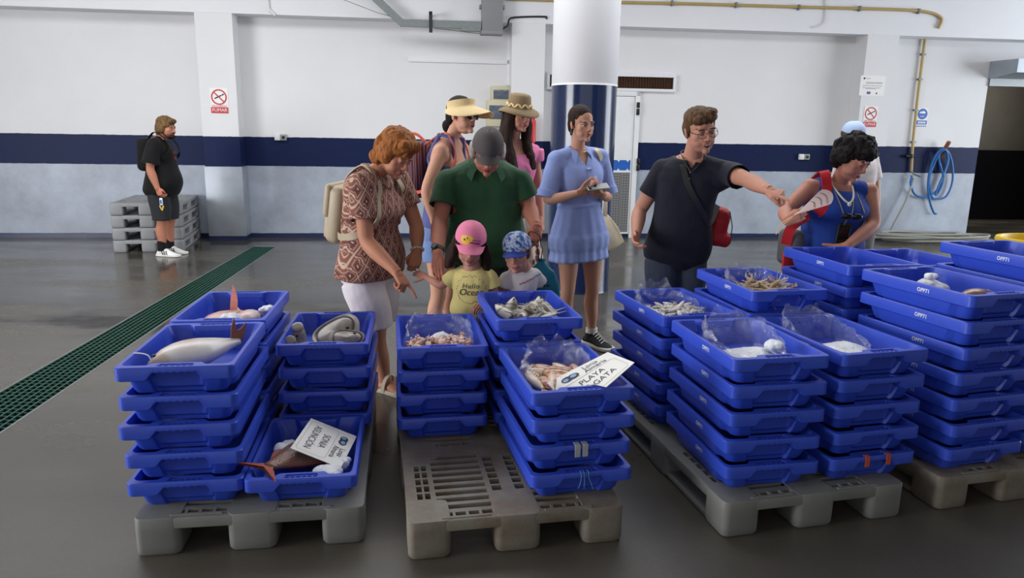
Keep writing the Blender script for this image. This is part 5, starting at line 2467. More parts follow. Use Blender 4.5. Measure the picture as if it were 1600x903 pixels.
def stripe_mat():
    t = NT('woven_stripe_cloth')
    w = t.new('ShaderNodeTexWave', bands_direction='X')
    w.inputs['Scale'].default_value = 9
    w.inputs['Distortion'].default_value = 2.
    w.inputs['Detail'].default_value = 3
    t.link(t.coord('Object', (1, .3, .25)), w.inputs['Vector'])
    r = t.ramp(w.outputs['Fac'], [(.1, lin((72, 34, 44))), (.3, lin((128, 56, 58))), (.5, lin((52, 50, 78))), (.72, lin((160, 140, 150))), (.9, lin((96, 42, 50)))])
    t.set(Base_Color=r, Roughness=.85)
    return t.m


M_woven = stripe_mat()
xb, fb_, ub = B.axes(.6)
bc = B.spine(.62)-fb_*.185
bk = empty('backpack', (bc.x, bc.y, bc.z-.17), 0, 'dark red woven backpack worn by the woman in the straw visor', 'backpack')
Mb = Matrix((xb, fb_, ub)).transposed()
mb = MB()
mb.bbox(bc, (.28, .13, .38), .05, 4, Mb)
child(mb.obj('bag_body', M_woven), bk)
mb = MB()
mb.bbox(bc-fb_*.07-ub*.06, (.22, .06, .19), .025, 3, Mb)
child(mb.obj('front_pocket', M_woven), bk)
mb = MB()
mb.tube(cat_rom([bc+ub*.185+fb_*.02, bc+ub*.225-fb_*.05, bc+ub*.215-fb_*.11, bc+ub*.17-fb_*.06], 6), .010, 8)
child(mb.obj('grab_loop', mat('coral_webbing', (206, 92, 66), .7)), bk)
for s in (1, -1):
    pts = [(bc+ub*.17+xb*s*.07+fb_*.05, UP), (B.spine(.99)+xb*s*.105+UP*.032, UP), (B.spine(.88)+xb*s*.115+fb_*.09, fb_), (B.spine(.70)+xb*s*.145+fb_*.10, fb_+xb*s*.6), (B.spine(.5)+xb*s*.165, xb*s), (bc-ub*.14+xb*s*.12+fb_*.05, xb*s)]
    strap('shoulder_strap', bk, pts, .022, mat('coral_webbing', (206, 92, 66), .7))

# ---------------------------------------------------------------- woman with the sun hat
d0 = 5.42
L = P(805, 352, d0+.04)
neck = P(801, 217, d0)
pr = person(L, 'young woman with long dark hair, olive sun hat and pink top')
B = Body(L, neck, (P(775, 238, d0-.08), P(834, 236, d0+.10)), 30, (0, 0, 0), w=.86, dp=.92, bust=.04, arm=.84, leg=.92)
el = (P(772, 300, d0-.10), P(842, 296, d0+.12))
wr = (P(786, 345, d0-.24), P(846, 343, d0+.02))
make_arms(B, el, wr, ((None, V((-.6, -1, 0)), 'relax'), (None, V((.9, -.3, .1)), 'relax')))
stand(B)
bones('P5', B)
h = Frame(P(811, 180, d0-.06), ypr(36, 8, 0), .97)
bodymesh(pr, B, h, (192, 138, 118), dict(fem=True, nr=.046), dict(hair=(36, 26, 22), lip=(184, 96, 96)))
M_pink = cloth('pink_cotton', (214, 118, 158), fold=.35)


def ptop(mb):
    B.torso(mb, .18, .83, .012)
    for i in (0, 1):
        s = (1, -1)[i]
        x0, f0, _ = B.axes(.9)
        mb.tube([B.sh[i]+UP*.005, B.arms[i][0].lerp(B.arms[i][1], .28)], [.075, .07], 16)
        mb.tube([B.spine(.80)+x0*s*.10+f0*.06, B.sh[i]], [.05, .06], 12)
        mb.tube([B.spine(.85)+x0*s*.08-f0*.06, B.sh[i]], [.05, .06], 12)


garment('top', pr, M_pink, ptop, seed=13., vox=.008, fold=.008, freq=14)


def floral():
    t = NT('floral_print_cotton')
    v = t.new('ShaderNodeTexVoronoi')
    v.inputs['Scale'].default_value = 11
    t.link(t.coord('Object'), v.inputs['Vector'])
    r = t.ramp(v.outputs['Distance'], [(.0, lin((120, 44, 48))), (.33, lin((92, 36, 42))), (.42, lin((206, 184, 168))), (1, lin((216, 200, 186)))])
    t.set(Base_Color=r, Roughness=.85)
    return t.m


skirt(B, 'skirt', pr, floral(), .22, .32, .0, .09, .010, seed=5)
shoes(pr, B, M_shoe_w, M_rubber)


def longhair(mb, h):
    n0 = B.spine(.95)
    xq, fq, _ = B.axes(.9)
    for s in (1, -1):
        for j, (sx_, fy_) in enumerate(((.082, .012), (.092, -.012))):
            a = h(s*.070, -.005-.02*j, .03)
            b = h(s*.082, .005-.02*j, -.06)
            c_ = n0+xq*s*sx_+fq*(fy_+.05)+UP*.01
            e_ = B.spine(.76)+xq*s*(sx_-.01)+fq*(.105+.012*j)
            g_ = B.spine(.66)+xq*s*(sx_-.015)+fq*(.125)
            mb.tube(cat_rom([a, b, c_, e_, g_], 6), [.028]*6+[.032]*6+[.034]*6+[.028]*6+[.010], 10)
    mb.tube(cat_rom([h(0, -.09, .0), n0-fq*.09-UP*.02, B.spine(.7)-fq*.13], 6), [.07]*7+[.075]*5+[.03], 14)


hairpiece(pr, h, M_hdark, [((0, -.022, .04), (.082, .094, .080)), ((0, -.06, -.01), (.078, .052, .085)), ((.072, -.004, -.02), (.017, .040, .06)), ((-.072, -.004, -.02), (.017, .040, .06))], amp=.007, freq=22, aniso=(1, 1, .22), extra=longhair)
M_hat = mat('olive_straw', (128, 108, 78), .8, var=.18, vs=90, bump=.3, bs=140)
mb = MB()
N = 40
rings = []
for q in ((.150, .0, .012), (.150, .0, .016), (.142, .0, .030), (.115, .0, .044), (.094, .0, .054), (.088, 0, .060), (.084, 0, .10), (.078, 0, .138), (.066, 0, .152), (.04, 0, .158), (.008, 0, .156)):
    rings.append([h(q[0]*math.cos(2*PI*k/N)*.96, -.008+q[0]*1.14*math.sin(2*PI*k/N), q[2]+(.012*math.cos(4*PI*k/N) if q[0] > .1 else 0)) for k in range(N)])
low = [[h(q*math.cos(2*PI*k/N)*.96, -.008+q*1.14*math.sin(2*PI*k/N), z+(.012*math.cos(4*PI*k/N) if q > .1 else 0)) for k in range(N)] for q, z in ((.080, .046), (.113, .037), (.140, .022), (.147, .009))]
mb.loft(low+rings, cap=True)
ht = child(mb.obj('sun_hat', M_hat, angle=70), pr)
mb = MB()
for k in range(22):
    a0_ = 2*PI*k/22
    pts = []
    for j in range(3):
        a = a0_+j*.2
        z = .072+.010*math.sin(j*PI/2+k*PI)
        pts.append(h(.0915*math.cos(a)*.96, -.008+.0915*1.14*math.sin(a), z))
    mb.tube(pts, .0065, 6)
hb_ = mb.obj('hat_band', M_straw)
hb_.parent = ht

# ---------------------------------------------------------------- girl
d0 = 3.86
L = P(737, 484, d0+.02)
neck = P(737, 415, d0)
pr = person(L, 'little girl in pink cap and yellow T-shirt behind the silver fish crate')
B = Body(L, neck, (P(709, 431, d0), P(765, 431, d0)), 0, (0, 0, 0), w=1.0, dp=1.05, belly=.012, k=.58, arm=.98)
el = (P(690, 447, d0+.02), P(775, 462, d0+.0))
wr = (P(664, 432, d0+.13), P(754, 481, d0-.10))
make_arms(B, el, wr, ((P(654, 427, d0+.17)-wr[0], V((0, -1, .5)), 'flat'), (P(746, 478, d0-.16)-wr[1], V((.2, -.3, 1)), 'hold')))
stand(B)
bones('P6', B)
h = Frame(P(735, 380, d0-.05), ypr(4, 22, 5), .97)
bodymesh(pr, B, h, (186, 134, 118), dict(fem=True, kid=True, nr=.046), dict(hair=(50, 34, 28), eyes='closed', lip=(164, 92, 90)), hk=1.05)
M_yel = cloth('yellow_jersey', (228, 212, 138), fold=.3)
sh_ = garment('t_shirt', pr, M_yel, tee(B, -.15, .009, .62, .008), seed=14., vox=.006, fold=.004, freq=14, keep=opened(B, .62, .017))
garment('shorts', pr, cloth('blue_shorts', (70, 80, 120)), pants(B, .1, .6, .010, .008), vox=.007, fold=0)
shoes(pr, B, M_shoe_w, M_rubber)


def girlhair(mb, h):
    for s in (1, -1):
        for j in range(3):
            mb.tube(cat_rom([h(s*.070, -.02-.02*j, .0), h(s*.088, -.01-.02*j, -.06), h(s*.104, .01-.02*j, -.13), h(s*.100, .02-.02*j, -.155)], 5), [.022]*5+[.027]*5+[.024]*5+[.008], 9)


hairpiece(pr, h, M_hdark, [((0, -.03, .02), (.082, .09, .075)), ((0, -.06, -.05), (.08, .045, .07))], extra=girlhair, amp=.005, freq=26, vox=.006)
M_pcap = cloth('pink_cap_cotton', (226, 128, 160), fold=.15)
cp = cap(pr, h, M_pcap, blen=.070, tilt=12, wide=.082, dome=.95)
bv = bvh_of(cp)
o_ = h(0, .15, .078)
rt, up_ = -(h.M @ V((1, 0, 0))), h.M @ V((0, -.22, 1)).normalized()
dv = lambda nm, vs, fs, m_, off=.0015: decal(nm, pr, bv, o_, rt, up_, [(x*1.5+.004, y*1.5) for x, y in vs], fs, m_, off)


def ellv(cx, cy, rx, ry, n=20):
    return [(cx+rx*math.cos(2*PI*k/n), cy+ry*math.sin(2*PI*k/n)) for k in range(n)]


def rounds(*es):
    vs, fs = [], []
    for cx_, cy_, rx_, ry_ in es:
        b = len(vs)
        vs.append((cx_, cy_))
        n = 20
        for q in (.25, .5, .75, 1):
            vs += [(cx_+rx_*q*math.cos(2*PI*k/n), cy_+ry_*q*math.sin(2*PI*k/n)) for k in range(n)]
        fs += [(b, b+1+k, b+1+(k+1) % n) for k in range(n)]
        for j in range(3):
            o = b+1+j*n
            fs += [(o+k, o+n+k, o+n+(k+1) % n, o+(k+1) % n) for k in range(n)]
    return vs, fs


dv('yellow_patch', *rounds((-.024, .002, .0165, .0165), (-.010, .007, .014, .011)), mat('patch_yellow', (226, 178, 50), .6))
dv('patch_dots', *rounds((-.028, .003, .0028, .004), (-.018, .010, .002, .003)), M_ink, .003)
vs, fs = [], []
rnd = random.Random(8)
for zz, q, e, hh in ((-.006, -.008, .026, .006), (.004, .0, .030, .003)):
    while q < e:
        b0 = len(vs)
        w_ = rnd.uniform(.002, .004)
        vs += [(q, zz-.14*q-hh/2), (q+w_, zz-.14*q-hh/2), (q+w_, zz-.14*q+hh/2), (q, zz-.14*q+hh/2)]
        fs.append((b0, b0+1, b0+2, b0+3))
        q += w_+.0012
dv('stitching', vs, fs, mat('plum_thread', (120, 40, 100), .7), .002)
# Hello Ocean print
bv = bvh_of(sh_)
o_ = B.spine(.50)+V((.0, 0, 0))
fw = ypr(0) @ V((0, 1, 0))
rt, up_ = V((1, 0, 0)), V((0, -.1, 1))
k_ = 1
vs, fs = text_mesh('Hello', .038, shear=.15, spacing=1.15)
decal('lettering', pr, bv, o_, rt, up_, [(x+.0, y+.035) for x, y, _ in vs], fs, M_ink, .006)
vs, fs = text_mesh('Ocean', .05, shear=.25)
decal('lettering', pr, bv, o_, rt, up_, [(x+.0, y+.0) for x, y, _ in vs], fs, M_ink, .005)
vs, fs = [], []
rnd = random.Random(9)
for k in range(34):
    a = 2*PI*k/34
    if -.5 < math.sin(a) < .5 and False:
        continue
    r_ = .085+rnd.uniform(-.006, .006)
    cx_, cy_ = r_*math.cos(a)*.9, .015+r_*math.sin(a)*.85
    b0 = len(vs)
    aa = a+PI/2+rnd.uniform(-.6, .6)
    l_, w_ = rnd.uniform(.004, .009), .0016
    vs += [(cx_+l_*math.cos(aa)-w_*math.sin(aa), cy_+l_*math.sin(aa)+w_*math.cos(aa)), (cx_-l_*math.cos(aa)-w_*math.sin(aa), cy_-l_*math.sin(aa)+w_*math.cos(aa)), (cx_-l_*math.cos(aa)+w_*math.sin(aa), cy_-l_*math.sin(aa)-w_*math.cos(aa)), (cx_+l_*math.cos(aa)+w_*math.sin(aa), cy_+l_*math.sin(aa)-w_*math.cos(aa))]
    fs.append((b0, b0+1, b0+2, b0+3))
decal('wreath_print', pr, bv, o_, rt, up_, vs, fs, mat('rust_ink', (150, 98, 66), .7))

# ---------------------------------------------------------------- boy
d0 = 3.92
L = P(815, 484, d0+.04)
neck = P(816, 416, d0+.03)
pr = person(L, 'little boy in a blue cap and white T-shirt beside the teal bag')
B = Body(L, neck, (P(791, 434, d0), P(835, 428, d0+.05)), -12, (0, 0, 0), w=.86, dp=1., belly=.01, k=.55, arm=.95)
el = (P(784, 462, d0-.02), P(855, 448, d0+.14))
wr = (P(792, 486, d0-.12), P(858, 425, d0+.18))
wr = (P(792, 486, d0-.10), P(852, 474, d0+.10))
el = (P(784, 460, d0), P(850, 452, d0+.10))
make_arms(B, el, wr, ((None, V((-.5, -.6, .5)), 'relax'), (None, V((1, 0, .3)), 'relax')))
stand(B)
bones('P7', B)
h = Frame(P(808, 394, d0-.04), ypr(-14, 12, -4), .92)
bodymesh(pr, B, h, (188, 138, 120), dict(kid=True, nr=.044), dict(hair=(60, 44, 36), lip=(170, 104, 98)), hk=1.05)
sh_ = garment('t_shirt', pr, cloth('white_jersey', (214, 206, 208), var=.03, fold=.35), tee(B, -.15, .010, .6, .012), seed=15., vox=.006, fold=.004, freq=13)
garment('shorts', pr, cloth('blue_shorts', (70, 80, 120)), pants(B, .1, .6, .010, .008), vox=.007, fold=0)
shoes(pr, B, M_shoe_w, M_rubber)
hairpiece(pr, h, M_hbrown, [((0, -.03, .02), (.080, .085, .07)), ((0, -.055, -.02), (.07, .045, .06))], amp=.003, freq=40)


def camo():
    t = NT('blue_white_cap_print')
    n = t.noise(t.coord('Object'), 34, 3)
    r = t.ramp(n, [(.38, lin((40, 70, 140))), (.48, lin((90, 124, 180))), (.56, lin((196, 206, 220))), (.66, lin((60, 90, 160)))])
    t.set(Base_Color=r, Roughness=.8)
    return t.m


cp = cap(pr, h, camo(), cloth('royal_blue_brim', (40, 66, 150), fold=.1), blen=.060, tilt=12, dome=.96, wide=.080)
bv = bvh_of(sh_)
o_ = B.spine(.42)
vs, fs = [], []
rnd = random.Random(10)
q = -.05
strokes = {'red_print': ([], []), 'blue_print': ([], [])}
while q < .06:
    w_ = rnd.uniform(.003, .007)
    y_ = .35*q+rnd.uniform(-.003, .003)
    a, b = strokes['red_print' if q < .025 else 'blue_print']
    b0 = len(a)
    a += [(q, y_-.004), (q+w_, y_-.003), (q+w_, y_+.005), (q, y_+.004)]
    b.append((b0, b0+1, b0+2, b0+3))
    q += w_+.002
for nm, cc_ in (('red_print', (176, 70, 90)), ('blue_print', (80, 100, 150))):
    decal(nm, pr, bv, o_+V((.035, 0, .085)), (1, 0, 0), (0, -.1, 1), *strokes[nm], mat(nm, cc_, .7))

# ---------------------------------------------------------------- woman with the fan
d0 = 4.42
L = P(1296, 402, d0+.06)
neck = P(1311, 284, d0)
pr = person(L, 'woman with short curly black hair and blue sleeveless blouse holding a fan')
B = Body(L, neck, (P(1266, 294, d0-.02), P(1357, 300, d0+.02)), 14, (-.02, 0, 0), w=1.06, dp=1.1, bust=.06, belly=.03, arm=1.02)
el = (P(1226, 330, d0-.12), P(1366, 352, d0-.10))
wr = (P(1231, 346, d0-.30), P(1324, 384, d0-.24))
make_arms(B, el, wr, ((P(1252, 336, d0-.36)-wr[0], V((-.3, -.9, .1)), 'fist'), (P(1302, 393, d0-.28)-wr[1], V((0, -.5, 1)), 'flat')))
stand(B)
bones('P10', B)
h = Frame(P(1333, 250, d0-.10), ypr(32, 24, 10), 1.0)
bodymesh(pr, B, h, (184, 128, 108), dict(fem=True, fat=.5, nr=.05), dict(hair=(30, 24, 22), lip=(176, 92, 92), eyes='closed', mouth='open'))
M_bl = cloth('royal_blue_cotton', (34, 66, 146), fold=.35)


def sleeveless(mb):
    B.torso(mb, -.12, .92, .015)
    for i in (0, 1):
        s = (1, -1)[i]
        x0, f0, _ = B.axes(.9)
        mb.tube([B.spine(.9)+x0*s*.07, B.sh[i]*.85+B.spine(.93)*.15+UP*.006], [.066, .062], 14)


sh_ = garment('blouse', pr, M_bl, sleeveless, seed=16., fold=.007, freq=8)
garment('trousers', pr, cloth('navy_trousers', (34, 40, 66)), pants(B, .1), seed=17.)
shoes(pr, B, M_shoe_w, M_rubber)
rnd = random.Random(21)


def curls(mb, h):
    for k in range(46):
        a, b = rnd.uniform(0, 2*PI), rnd.uniform(-.35, 1.25)
        p = (.092*math.cos(a)*math.cos(b), -.022+.104*math.sin(a)*math.cos(b), .048+.094*math.sin(b))
        if p[1] > .045 and p[2] < .05:
            continue
        r_ = rnd.uniform(.016, .028)
        hell(mb, h, p, (r_, r_, r_), None, 8, 6)


hairpiece(pr, h, M_hblack, [((0, -.020, .062), (.094, .106, .078)), ((0, -.068, .004), (.090, .064, .088)), ((.078, -.018, .014), (.024, .045, .055)), ((-.078, -.018, .014), (.024, .045, .055)), ((0, .066, .080), (.064, .036, .036))], extra=curls, amp=.007, freq=30, aniso=(1, 1, 1), vox=.006, smooth=1)
bv = bvh_of(sh_)
x_, f_, _ = B.axes(.9)


def front(t, q, off=.006):
    x0, f0, _ = B.axes(t)
    w_, dd_, o_ = B.prof(t)
    o = B.spine(t)+x0*q
    loc, no, _, _ = bv.ray_cast(o+f0*.6, -f0, .9)
    return (loc if loc else o+f0*dd_)+f0*off


nb_ = B.spine(1.0)
mb = MB()
mb.tube(cat_rom([nb_-f_*.065+UP*.02, nb_+x_*.066+UP*.012, front(.88, .045), front(.80, .0), front(.88, -.045), nb_-x_*.066+UP*.012, nb_-f_*.065+UP*.02], 7), .0055, 8)
mb.ell(front(.785, .0), (.012, .010, .014))
child(mb.obj('white_necklace', mat('white_cord', (206, 200, 190), .6)), pr)
mb = MB()
mb.tube(cat_rom([nb_-f_*.068+UP*.015, nb_+x_*.07+UP*.01, front(.84, .06), front(.70, .05), front(.60, .03), front(.52, .025)], 7), .003, 6)
mb.tube(cat_rom([nb_-f_*.068+UP*.015, nb_-x_*.07+UP*.01, front(.84, -.035), front(.70, -.005), front(.60, .02), front(.52, .025)], 7), .003, 6)
child(mb.obj('lanyard', mat('grey_cord', (120, 116, 112), .7)), pr)
mb = MB()
mb.tube(cat_rom([nb_+x_*.01-f_*.06+UP*.015, nb_-x_*.075, front(.82, -.085), front(.70, -.09)], 6), .0028, 6)
mb.tube(cat_rom([front(.70, -.09), front(.55, -.135), front(.4, -.14)], 6), .003, 6)
child(mb.obj('beige_cord', mat('beige_cord', (190, 170, 140), .7)), pr)
# folded glasses hanging on the chest
mb = MB()
a, b = front(.655, .055, .014), front(.645, -.055, .014)
for q in (.22, .78):
    p = a.lerp(b, q)
    mb.ell(p, (.034, .008, .018))
mb.tube([a, a.lerp(b, .5)+UP*.004, b], .004, 6)
child(mb.obj('hanging_glasses', M_lens), pr)
mb = MB()
p = front(.44, .025, .012)
x0, f0, u0 = B.axes(.44)
mb.bbox(p-u0*.03, (.085, .016, .165), .007, 3, Matrix((x0, f0, u0)).transposed() @ roty(-6))
po = empty('phone_pouch', p-UP*.1, 0, 'black phone pouch on a lanyard over the blue blouse', 'pouch')
child(mb.obj('pouch_case', M_black), po)
mb = MB()
mb.box(p-u0*.03+f0*.0085, (.07, .0015, .14), Matrix((x0, f0, u0)).transposed() @ roty(-6))
child(mb.obj('pouch_window', M_lens, smooth=False), po)
# red shoulder strap and bag
M_rs = cloth('red_webbing', (190, 40, 48), fold=.25)
rbg = empty('shoulder_bag', P(1240, 372, d0-.02), 0, 'red strapped grey shoulder bag of the woman with the fan', 'bag')
x0, f0, _ = B.axes(.95)
pts = [(B.spine(.9)+x0*.10-f0*.13, -f0+UP*.3), (B.spine(1.0)+x0*.105+UP*.052, UP+x0*.2), (front(.90, .11), f0+UP*.4), (front(.80, .128), f0+x0*.2), (front(.68, .165), f0+x0*.5), (front(.58, .185)+x0*.01, f0*.7+x0*.7), (P(1236, 356, d0-.12), V((-.5, -1, 0))), (P(1228, 382, d0-.10), V((-.5, -1, 0)))]
strap('strap', rbg, pts, .058, M_rs, th=.004)
mb = MB()
mb.bbox(P(1235, 386, d0-.04), (.10, .16, .22), .04, 4, rotz(20))
child(mb.obj('bag_body', cloth('grey_nylon', (100, 96, 100))), rbg)
mb = MB()
mb.bbox(P(1232, 408, d0-.14), (.085, .02, .12), .008, 2, rotz(20))
child(mb.obj('red_pocket', M_rs), rbg)
# hand fan, held still
fnv = empty('hand_fan', wr[0], 0, 'pale scalloped hand fan held by the woman in blue', 'fan')
fb0 = P(1247, 333, d0-.385)
fe = P(1300, 302, d0-.43)
ax = (fe-fb0)
fl = ax.length
ax.normalize()
nrm_ = V((.25, -.85, .45))
nrm_ = (nrm_-ax*nrm_.dot(ax)).normalized()
sd = ax.cross(nrm_)
M_fan = mat('blush_fan_paper', (218, 196, 188), .6, var=.08, vs=30)
NB = 13
for k in range(NB):
    q = -1+2*k/(NB-1)
    a0_ = q*.20
    d_ = ax*math.cos(a0_)+sd*math.sin(a0_)
    ln = fl*(1-.10*q*q)
    s2 = d_.cross(nrm_)
    rings = []
    for f_q, w_ in ((0, .004), (.3, .007), (.6, .0105), (.88, .0135), (.97, .011), (1., .004)):
        c_ = fb0+d_*ln*f_q+nrm_*(.0012*k)
        rings.append([c_+s2*w_+nrm_*.0016, c_-s2*w_+nrm_*.0003, c_-s2*w_-nrm_*.0010, c_+s2*w_+nrm_*.0003])
    mb = MB()
    mb.loft(rings)
    child(mb.obj('fan_blade', M_fan, smooth=False), fnv)
mb = MB()
for rr in (.5, .68, .84):
    for k in range(NB-1):
        q = -1+2*(k+.5)/(NB-1)
        a0_ = q*.20
        d_ = ax*math.cos(a0_)+sd*math.sin(a0_)
        c_ = fb0+d_*fl*(rr-.06*q*q)+nrm_*(.0012*k+.003)
        s2 = d_.cross(nrm_)
        mb.tube([c_-s2*.008-d_*.006, c_+d_*.003, c_+s2*.008-d_*.006], .0014, 5)
child(mb.obj('scallop_trim', mat('brown_trim', (150, 118, 110), .6)), fnv)
mb = MB()
mb.tube([fb0-ax*.02, fb0+ax*.012], .007, 8)
child(mb.obj('pivot', M_straw), fnv)
mb = MB()
mb.tube(cat_rom([fb0-ax*.02, fb0-ax*.09-UP*.02, fb0-ax*.13-UP*.05], 5), .0025, 6)
mb.tube(cat_rom([fb0-ax*.02, fb0-ax*.10-UP*.005, fb0-ax*.12-UP*.035], 5), .0025, 6)
child(mb.obj('tassel', M_straw), fnv)

# ---------------------------------------------------------------- person in the pale cap behind her
d0 = 6.35
L = P(1338, 325, d0)
neck = P(1337, 236, d0)
pr = person(L, 'person in pale blue cap and white T-shirt standing behind the woman with the fan')
B = Body(L, neck, (P(1316, 250, d0), P(1361, 250, d0)), 10, (0, 0, 0), w=.95, dp=.95)
el = (P(1309, 298, d0+.04), P(1368, 298, d0+.04))
wr = (P(1312, 335, d0-.08), P(1368, 338, d0-.06))
make_arms(B, el, wr, ((None, V((-1, -.3, 0)), 'relax'), (None, V((1, -.3, 0)), 'relax')))
stand(B)
bones('P11', B)
h = Frame(P(1333, 213, d0-.04), ypr(20, 16, 0), 1.)
bodymesh(pr, B, h, (196, 148, 126), {}, dict(hair=(80, 70, 60)))
garment('t_shirt', pr, cloth('white_jersey', (222, 214, 214), var=.03, fold=.35), tee(B), seed=18., vox=.011)
garment('trousers', pr, cloth('grey_trousers', (120, 120, 124)), pants(B), seed=19., vox=.011)
shoes(pr, B, M_shoe_w, M_rubber)
hairpiece(pr, h, M_hbrown, [((0, -.04, .01), (.079, .07, .06))], amp=.003)
cap(pr, h, cloth('pale_blue_cap', (166, 184, 216), fold=.1), blen=.07)

# ---------------------------------------------------------------- man in black by the pallets
d0 = 8.58
L = P(253, 296, d0)
neck = P(249, 214, d0)
pr = person(L, 'stocky man in black T-shirt and shorts standing in profile by the stacked pallets')
B = Body(L, neck, (P(240, 225, d0-.18), P(252, 224, d0+.18)), 84, (0, 0, 0), w=1.12, dp=1.25, belly=.05, arm=1.15, leg=1.1)
el = (P(234, 264, d0-.24), P(252, 264, d0+.24))
wr = (P(246, 294, d0-.24), P(262, 294, d0+.24))
make_arms(B, el, wr, ((P(250, 304, d0-.25)-wr[0], V((-.3, -1, 0)), 'hold'), (None, V((.3, 1, 0)), 'hold')))
a1 = V((P(254, 392, d0-.09).x, d0-.09, .085))
a2 = V((P(266, 388, d0+.12).x, d0+.12, .085))
stand(B, (a1, a2), yaw=80)
bones('P1', B)
h = Frame(P(260, 200, d0), ypr(82, 6, 0), 1.04)
bodymesh(pr, B, h, (182, 124, 100), dict(fat=1.), dict(hair=(60, 42, 30), stubble=.75), vs=.011)
M_blk = cloth('black_jersey', (13, 13, 15), fold=.3)
sh_ = garment('t_shirt', pr, M_blk, tee(B, -.14, .02, .8, .03), seed=20., vox=.011, fold=.006)
garment('shorts', pr, cloth('charcoal_shorts', (40, 42, 46)), pants(B, .1, .93, .022, .02), seed=21., vox=.011)
shoes(pr, B, M_shoe_w, M_rubber, stripes=M_black)
for i in (0, 1):
    a = B.legs[i][2]
    mb = MB()
    mb.tube([a-UP*.02, a+UP*.10], [.050, .050], 16)
    child(mb.obj('sock', M_blk), pr)
hairpiece(pr, h, M_hblond, [((0, -.018, .052), (.084, .098, .080)), ((0, -.062, -.012), (.080, .056, .092)), ((.074, -.02, .0), (.016, .04, .062)), ((-.074, -.02, .0), (.016, .04, .062)), ((0, .07, .082), (.06, .028, .028))], amp=.006, freq=26)
hairpiece(pr, h, M_hdark, [((0, .062, -.085), (.046, .038, .030)), ((0, .088, -.046), (.026, .014, .006))], name='beard', amp=.002, vox=.005)
bv = bvh_of(sh_)
mb = MB()
vs = [(-.05, .03), (.04, .04), (.06, -.02), (.0, -.05), (-.04, -.02)]
x_, f_, _ = B.axes(.7)
decal('red_print', pr, bv, B.spine(.66), -x_, UP, [(x*1.2+.0, y*1.2) for x, y in vs], [tuple(range(5))], mat('dark_red_print', (140, 30, 40), .7))
mb = MB()
mb.tube(cat_rom([B.spine(.98)+x_*.08+f_*.03, B.spine(.88)+x_*.115+f_*.10, B.spine(.78)+x_*.13+f_*.13], 5), .005, 6)
child(mb.obj('drawcord', M_rubber), pr)
bk = empty('backpack', P(224, 235, d0), 0, 'black backpack on the back of the man in black', 'backpack')
xb, fb_, ub = B.axes(.6)
bc = B.spine(.66)-fb_*.150
mb = MB()
mb.bbox(bc, (.30, .15, .38), .06, 4, Matrix((xb, fb_, ub)).transposed())
child(mb.obj('bag_body', M_blk), bk)
for s in (1, -1):
    strap('shoulder_strap', bk, [(bc+ub*.16+xb*s*.09+fb_*.05, UP), (B.spine(1.0)+xb*s*.11+UP*.055, UP), (B.spine(.85)+xb*s*.13+fb_*.16, fb_), (B.spine(.62)+xb*s*.20+fb_*.12, fb_+xb*s), (bc-ub*.14+xb*s*.13+fb_*.05, xb*s)], .045, M_blk)
fk = wr[0]+(P(250, 304, d0-.25)-wr[0]).normalized()*.10
ky = empty('key_bunch', fk, 0, 'keys with white and yellow tags in the hand of the man in black', 'keys')
mb = MB()
mb.bbox(fk-UP*.06, (.035, .02, .085), .008, 2)
child(mb.obj('white_tag', M_whiteplastic), ky)
mb = MB()
mb.bbox(fk-UP*.06-V((0, .012, 0)), (.02, .004, .045), .001, 1)
child(mb.obj('blue_label', M_signblue), ky)
mb = MB()
mb.bbox(fk-UP*.135+V((.012, 0, 0)), (.016, .008, .06), .003, 1, roty(20)).bbox(fk-UP*.13+V((-.012, 0, 0)), (.014, .008, .05), .003, 1, roty(-24))
child(mb.obj('yellow_tag', mat('yellow_plastic', (214, 176, 44), .5)), ky)
# ------------------------------------------------------------------ fish, ice, bags and cards
def fish_mat(name, rough=.28, scale=0., spec=.6):
    if name in _M:
        return _M[name]
    t = NT(name)
    a = t.new('ShaderNodeVertexColor', layer_name='Pigment')
    n = t.noise(t.coord('Object'), 40, 4)
    c = t.mix(t.math('MULTIPLY', n, .5), a.outputs[0], t.mix(1., a.outputs[0], (.62, .58, .56), 'MULTIPLY'))
    t.set(Base_Color=c, Roughness=rough)
    t.b.inputs['Specular IOR Level'].default_value = spec
    if scale:
        v = t.new('ShaderNodeTexVoronoi')
        v.inputs['Scale'].default_value = scale
        t.link(t.coord('Object'), v.inputs['Vector'])
        t.bump(v.outputs['Distance'], .5, .004)
    _M[name] = t.m
    return t.m


M_fish = fish_mat('wet_fish_skin')
M_scale = fish_mat('scaly_fish_skin', .35, 130)
M_eye = mat('fish_eye', (18, 18, 20), .1)
PROF = [(0, .03), (.03, .2), (.09, .46), (.18, .76), (.3, .96), (.4, 1.), (.52, .92), (.65, .68), (.76, .42), (.84, .26), (.88, .22)]


def prof_at(t):
    for a, b in zip(PROF, PROF[1:]):
        if a[0] <= t <= b[0]:
            q = (t-a[0])/(b[0]-a[0])
            return a[1]+(b[1]-a[1])*q
    return PROF[-1][1]


def fish_body(L, H, W, cols, N=26, n=18, bend=0.):
    """snout at 0, +x towards the tail, z back, y flank; cols(t, zz, yy) -> pigment"""
    mb = MB()
    rings, pig = [], []
    for i in range(N+1):
        t = .885*i/N
        p = prof_at(t)
        ring = []
        for k in range(n):
            a = 2*PI*k/n
            y = W/2*p**.85*math.cos(a)
            z = H/2*p*math.sin(a)*(1. if math.sin(a) > 0 else .95)
            ring.append((L*t, y+bend*L*t*t, z))
            pig.append(lin(cols(t, math.sin(a), math.cos(a))))
        rings.append(ring)
    mb.loft(rings)
    return mb, np.array(pig)


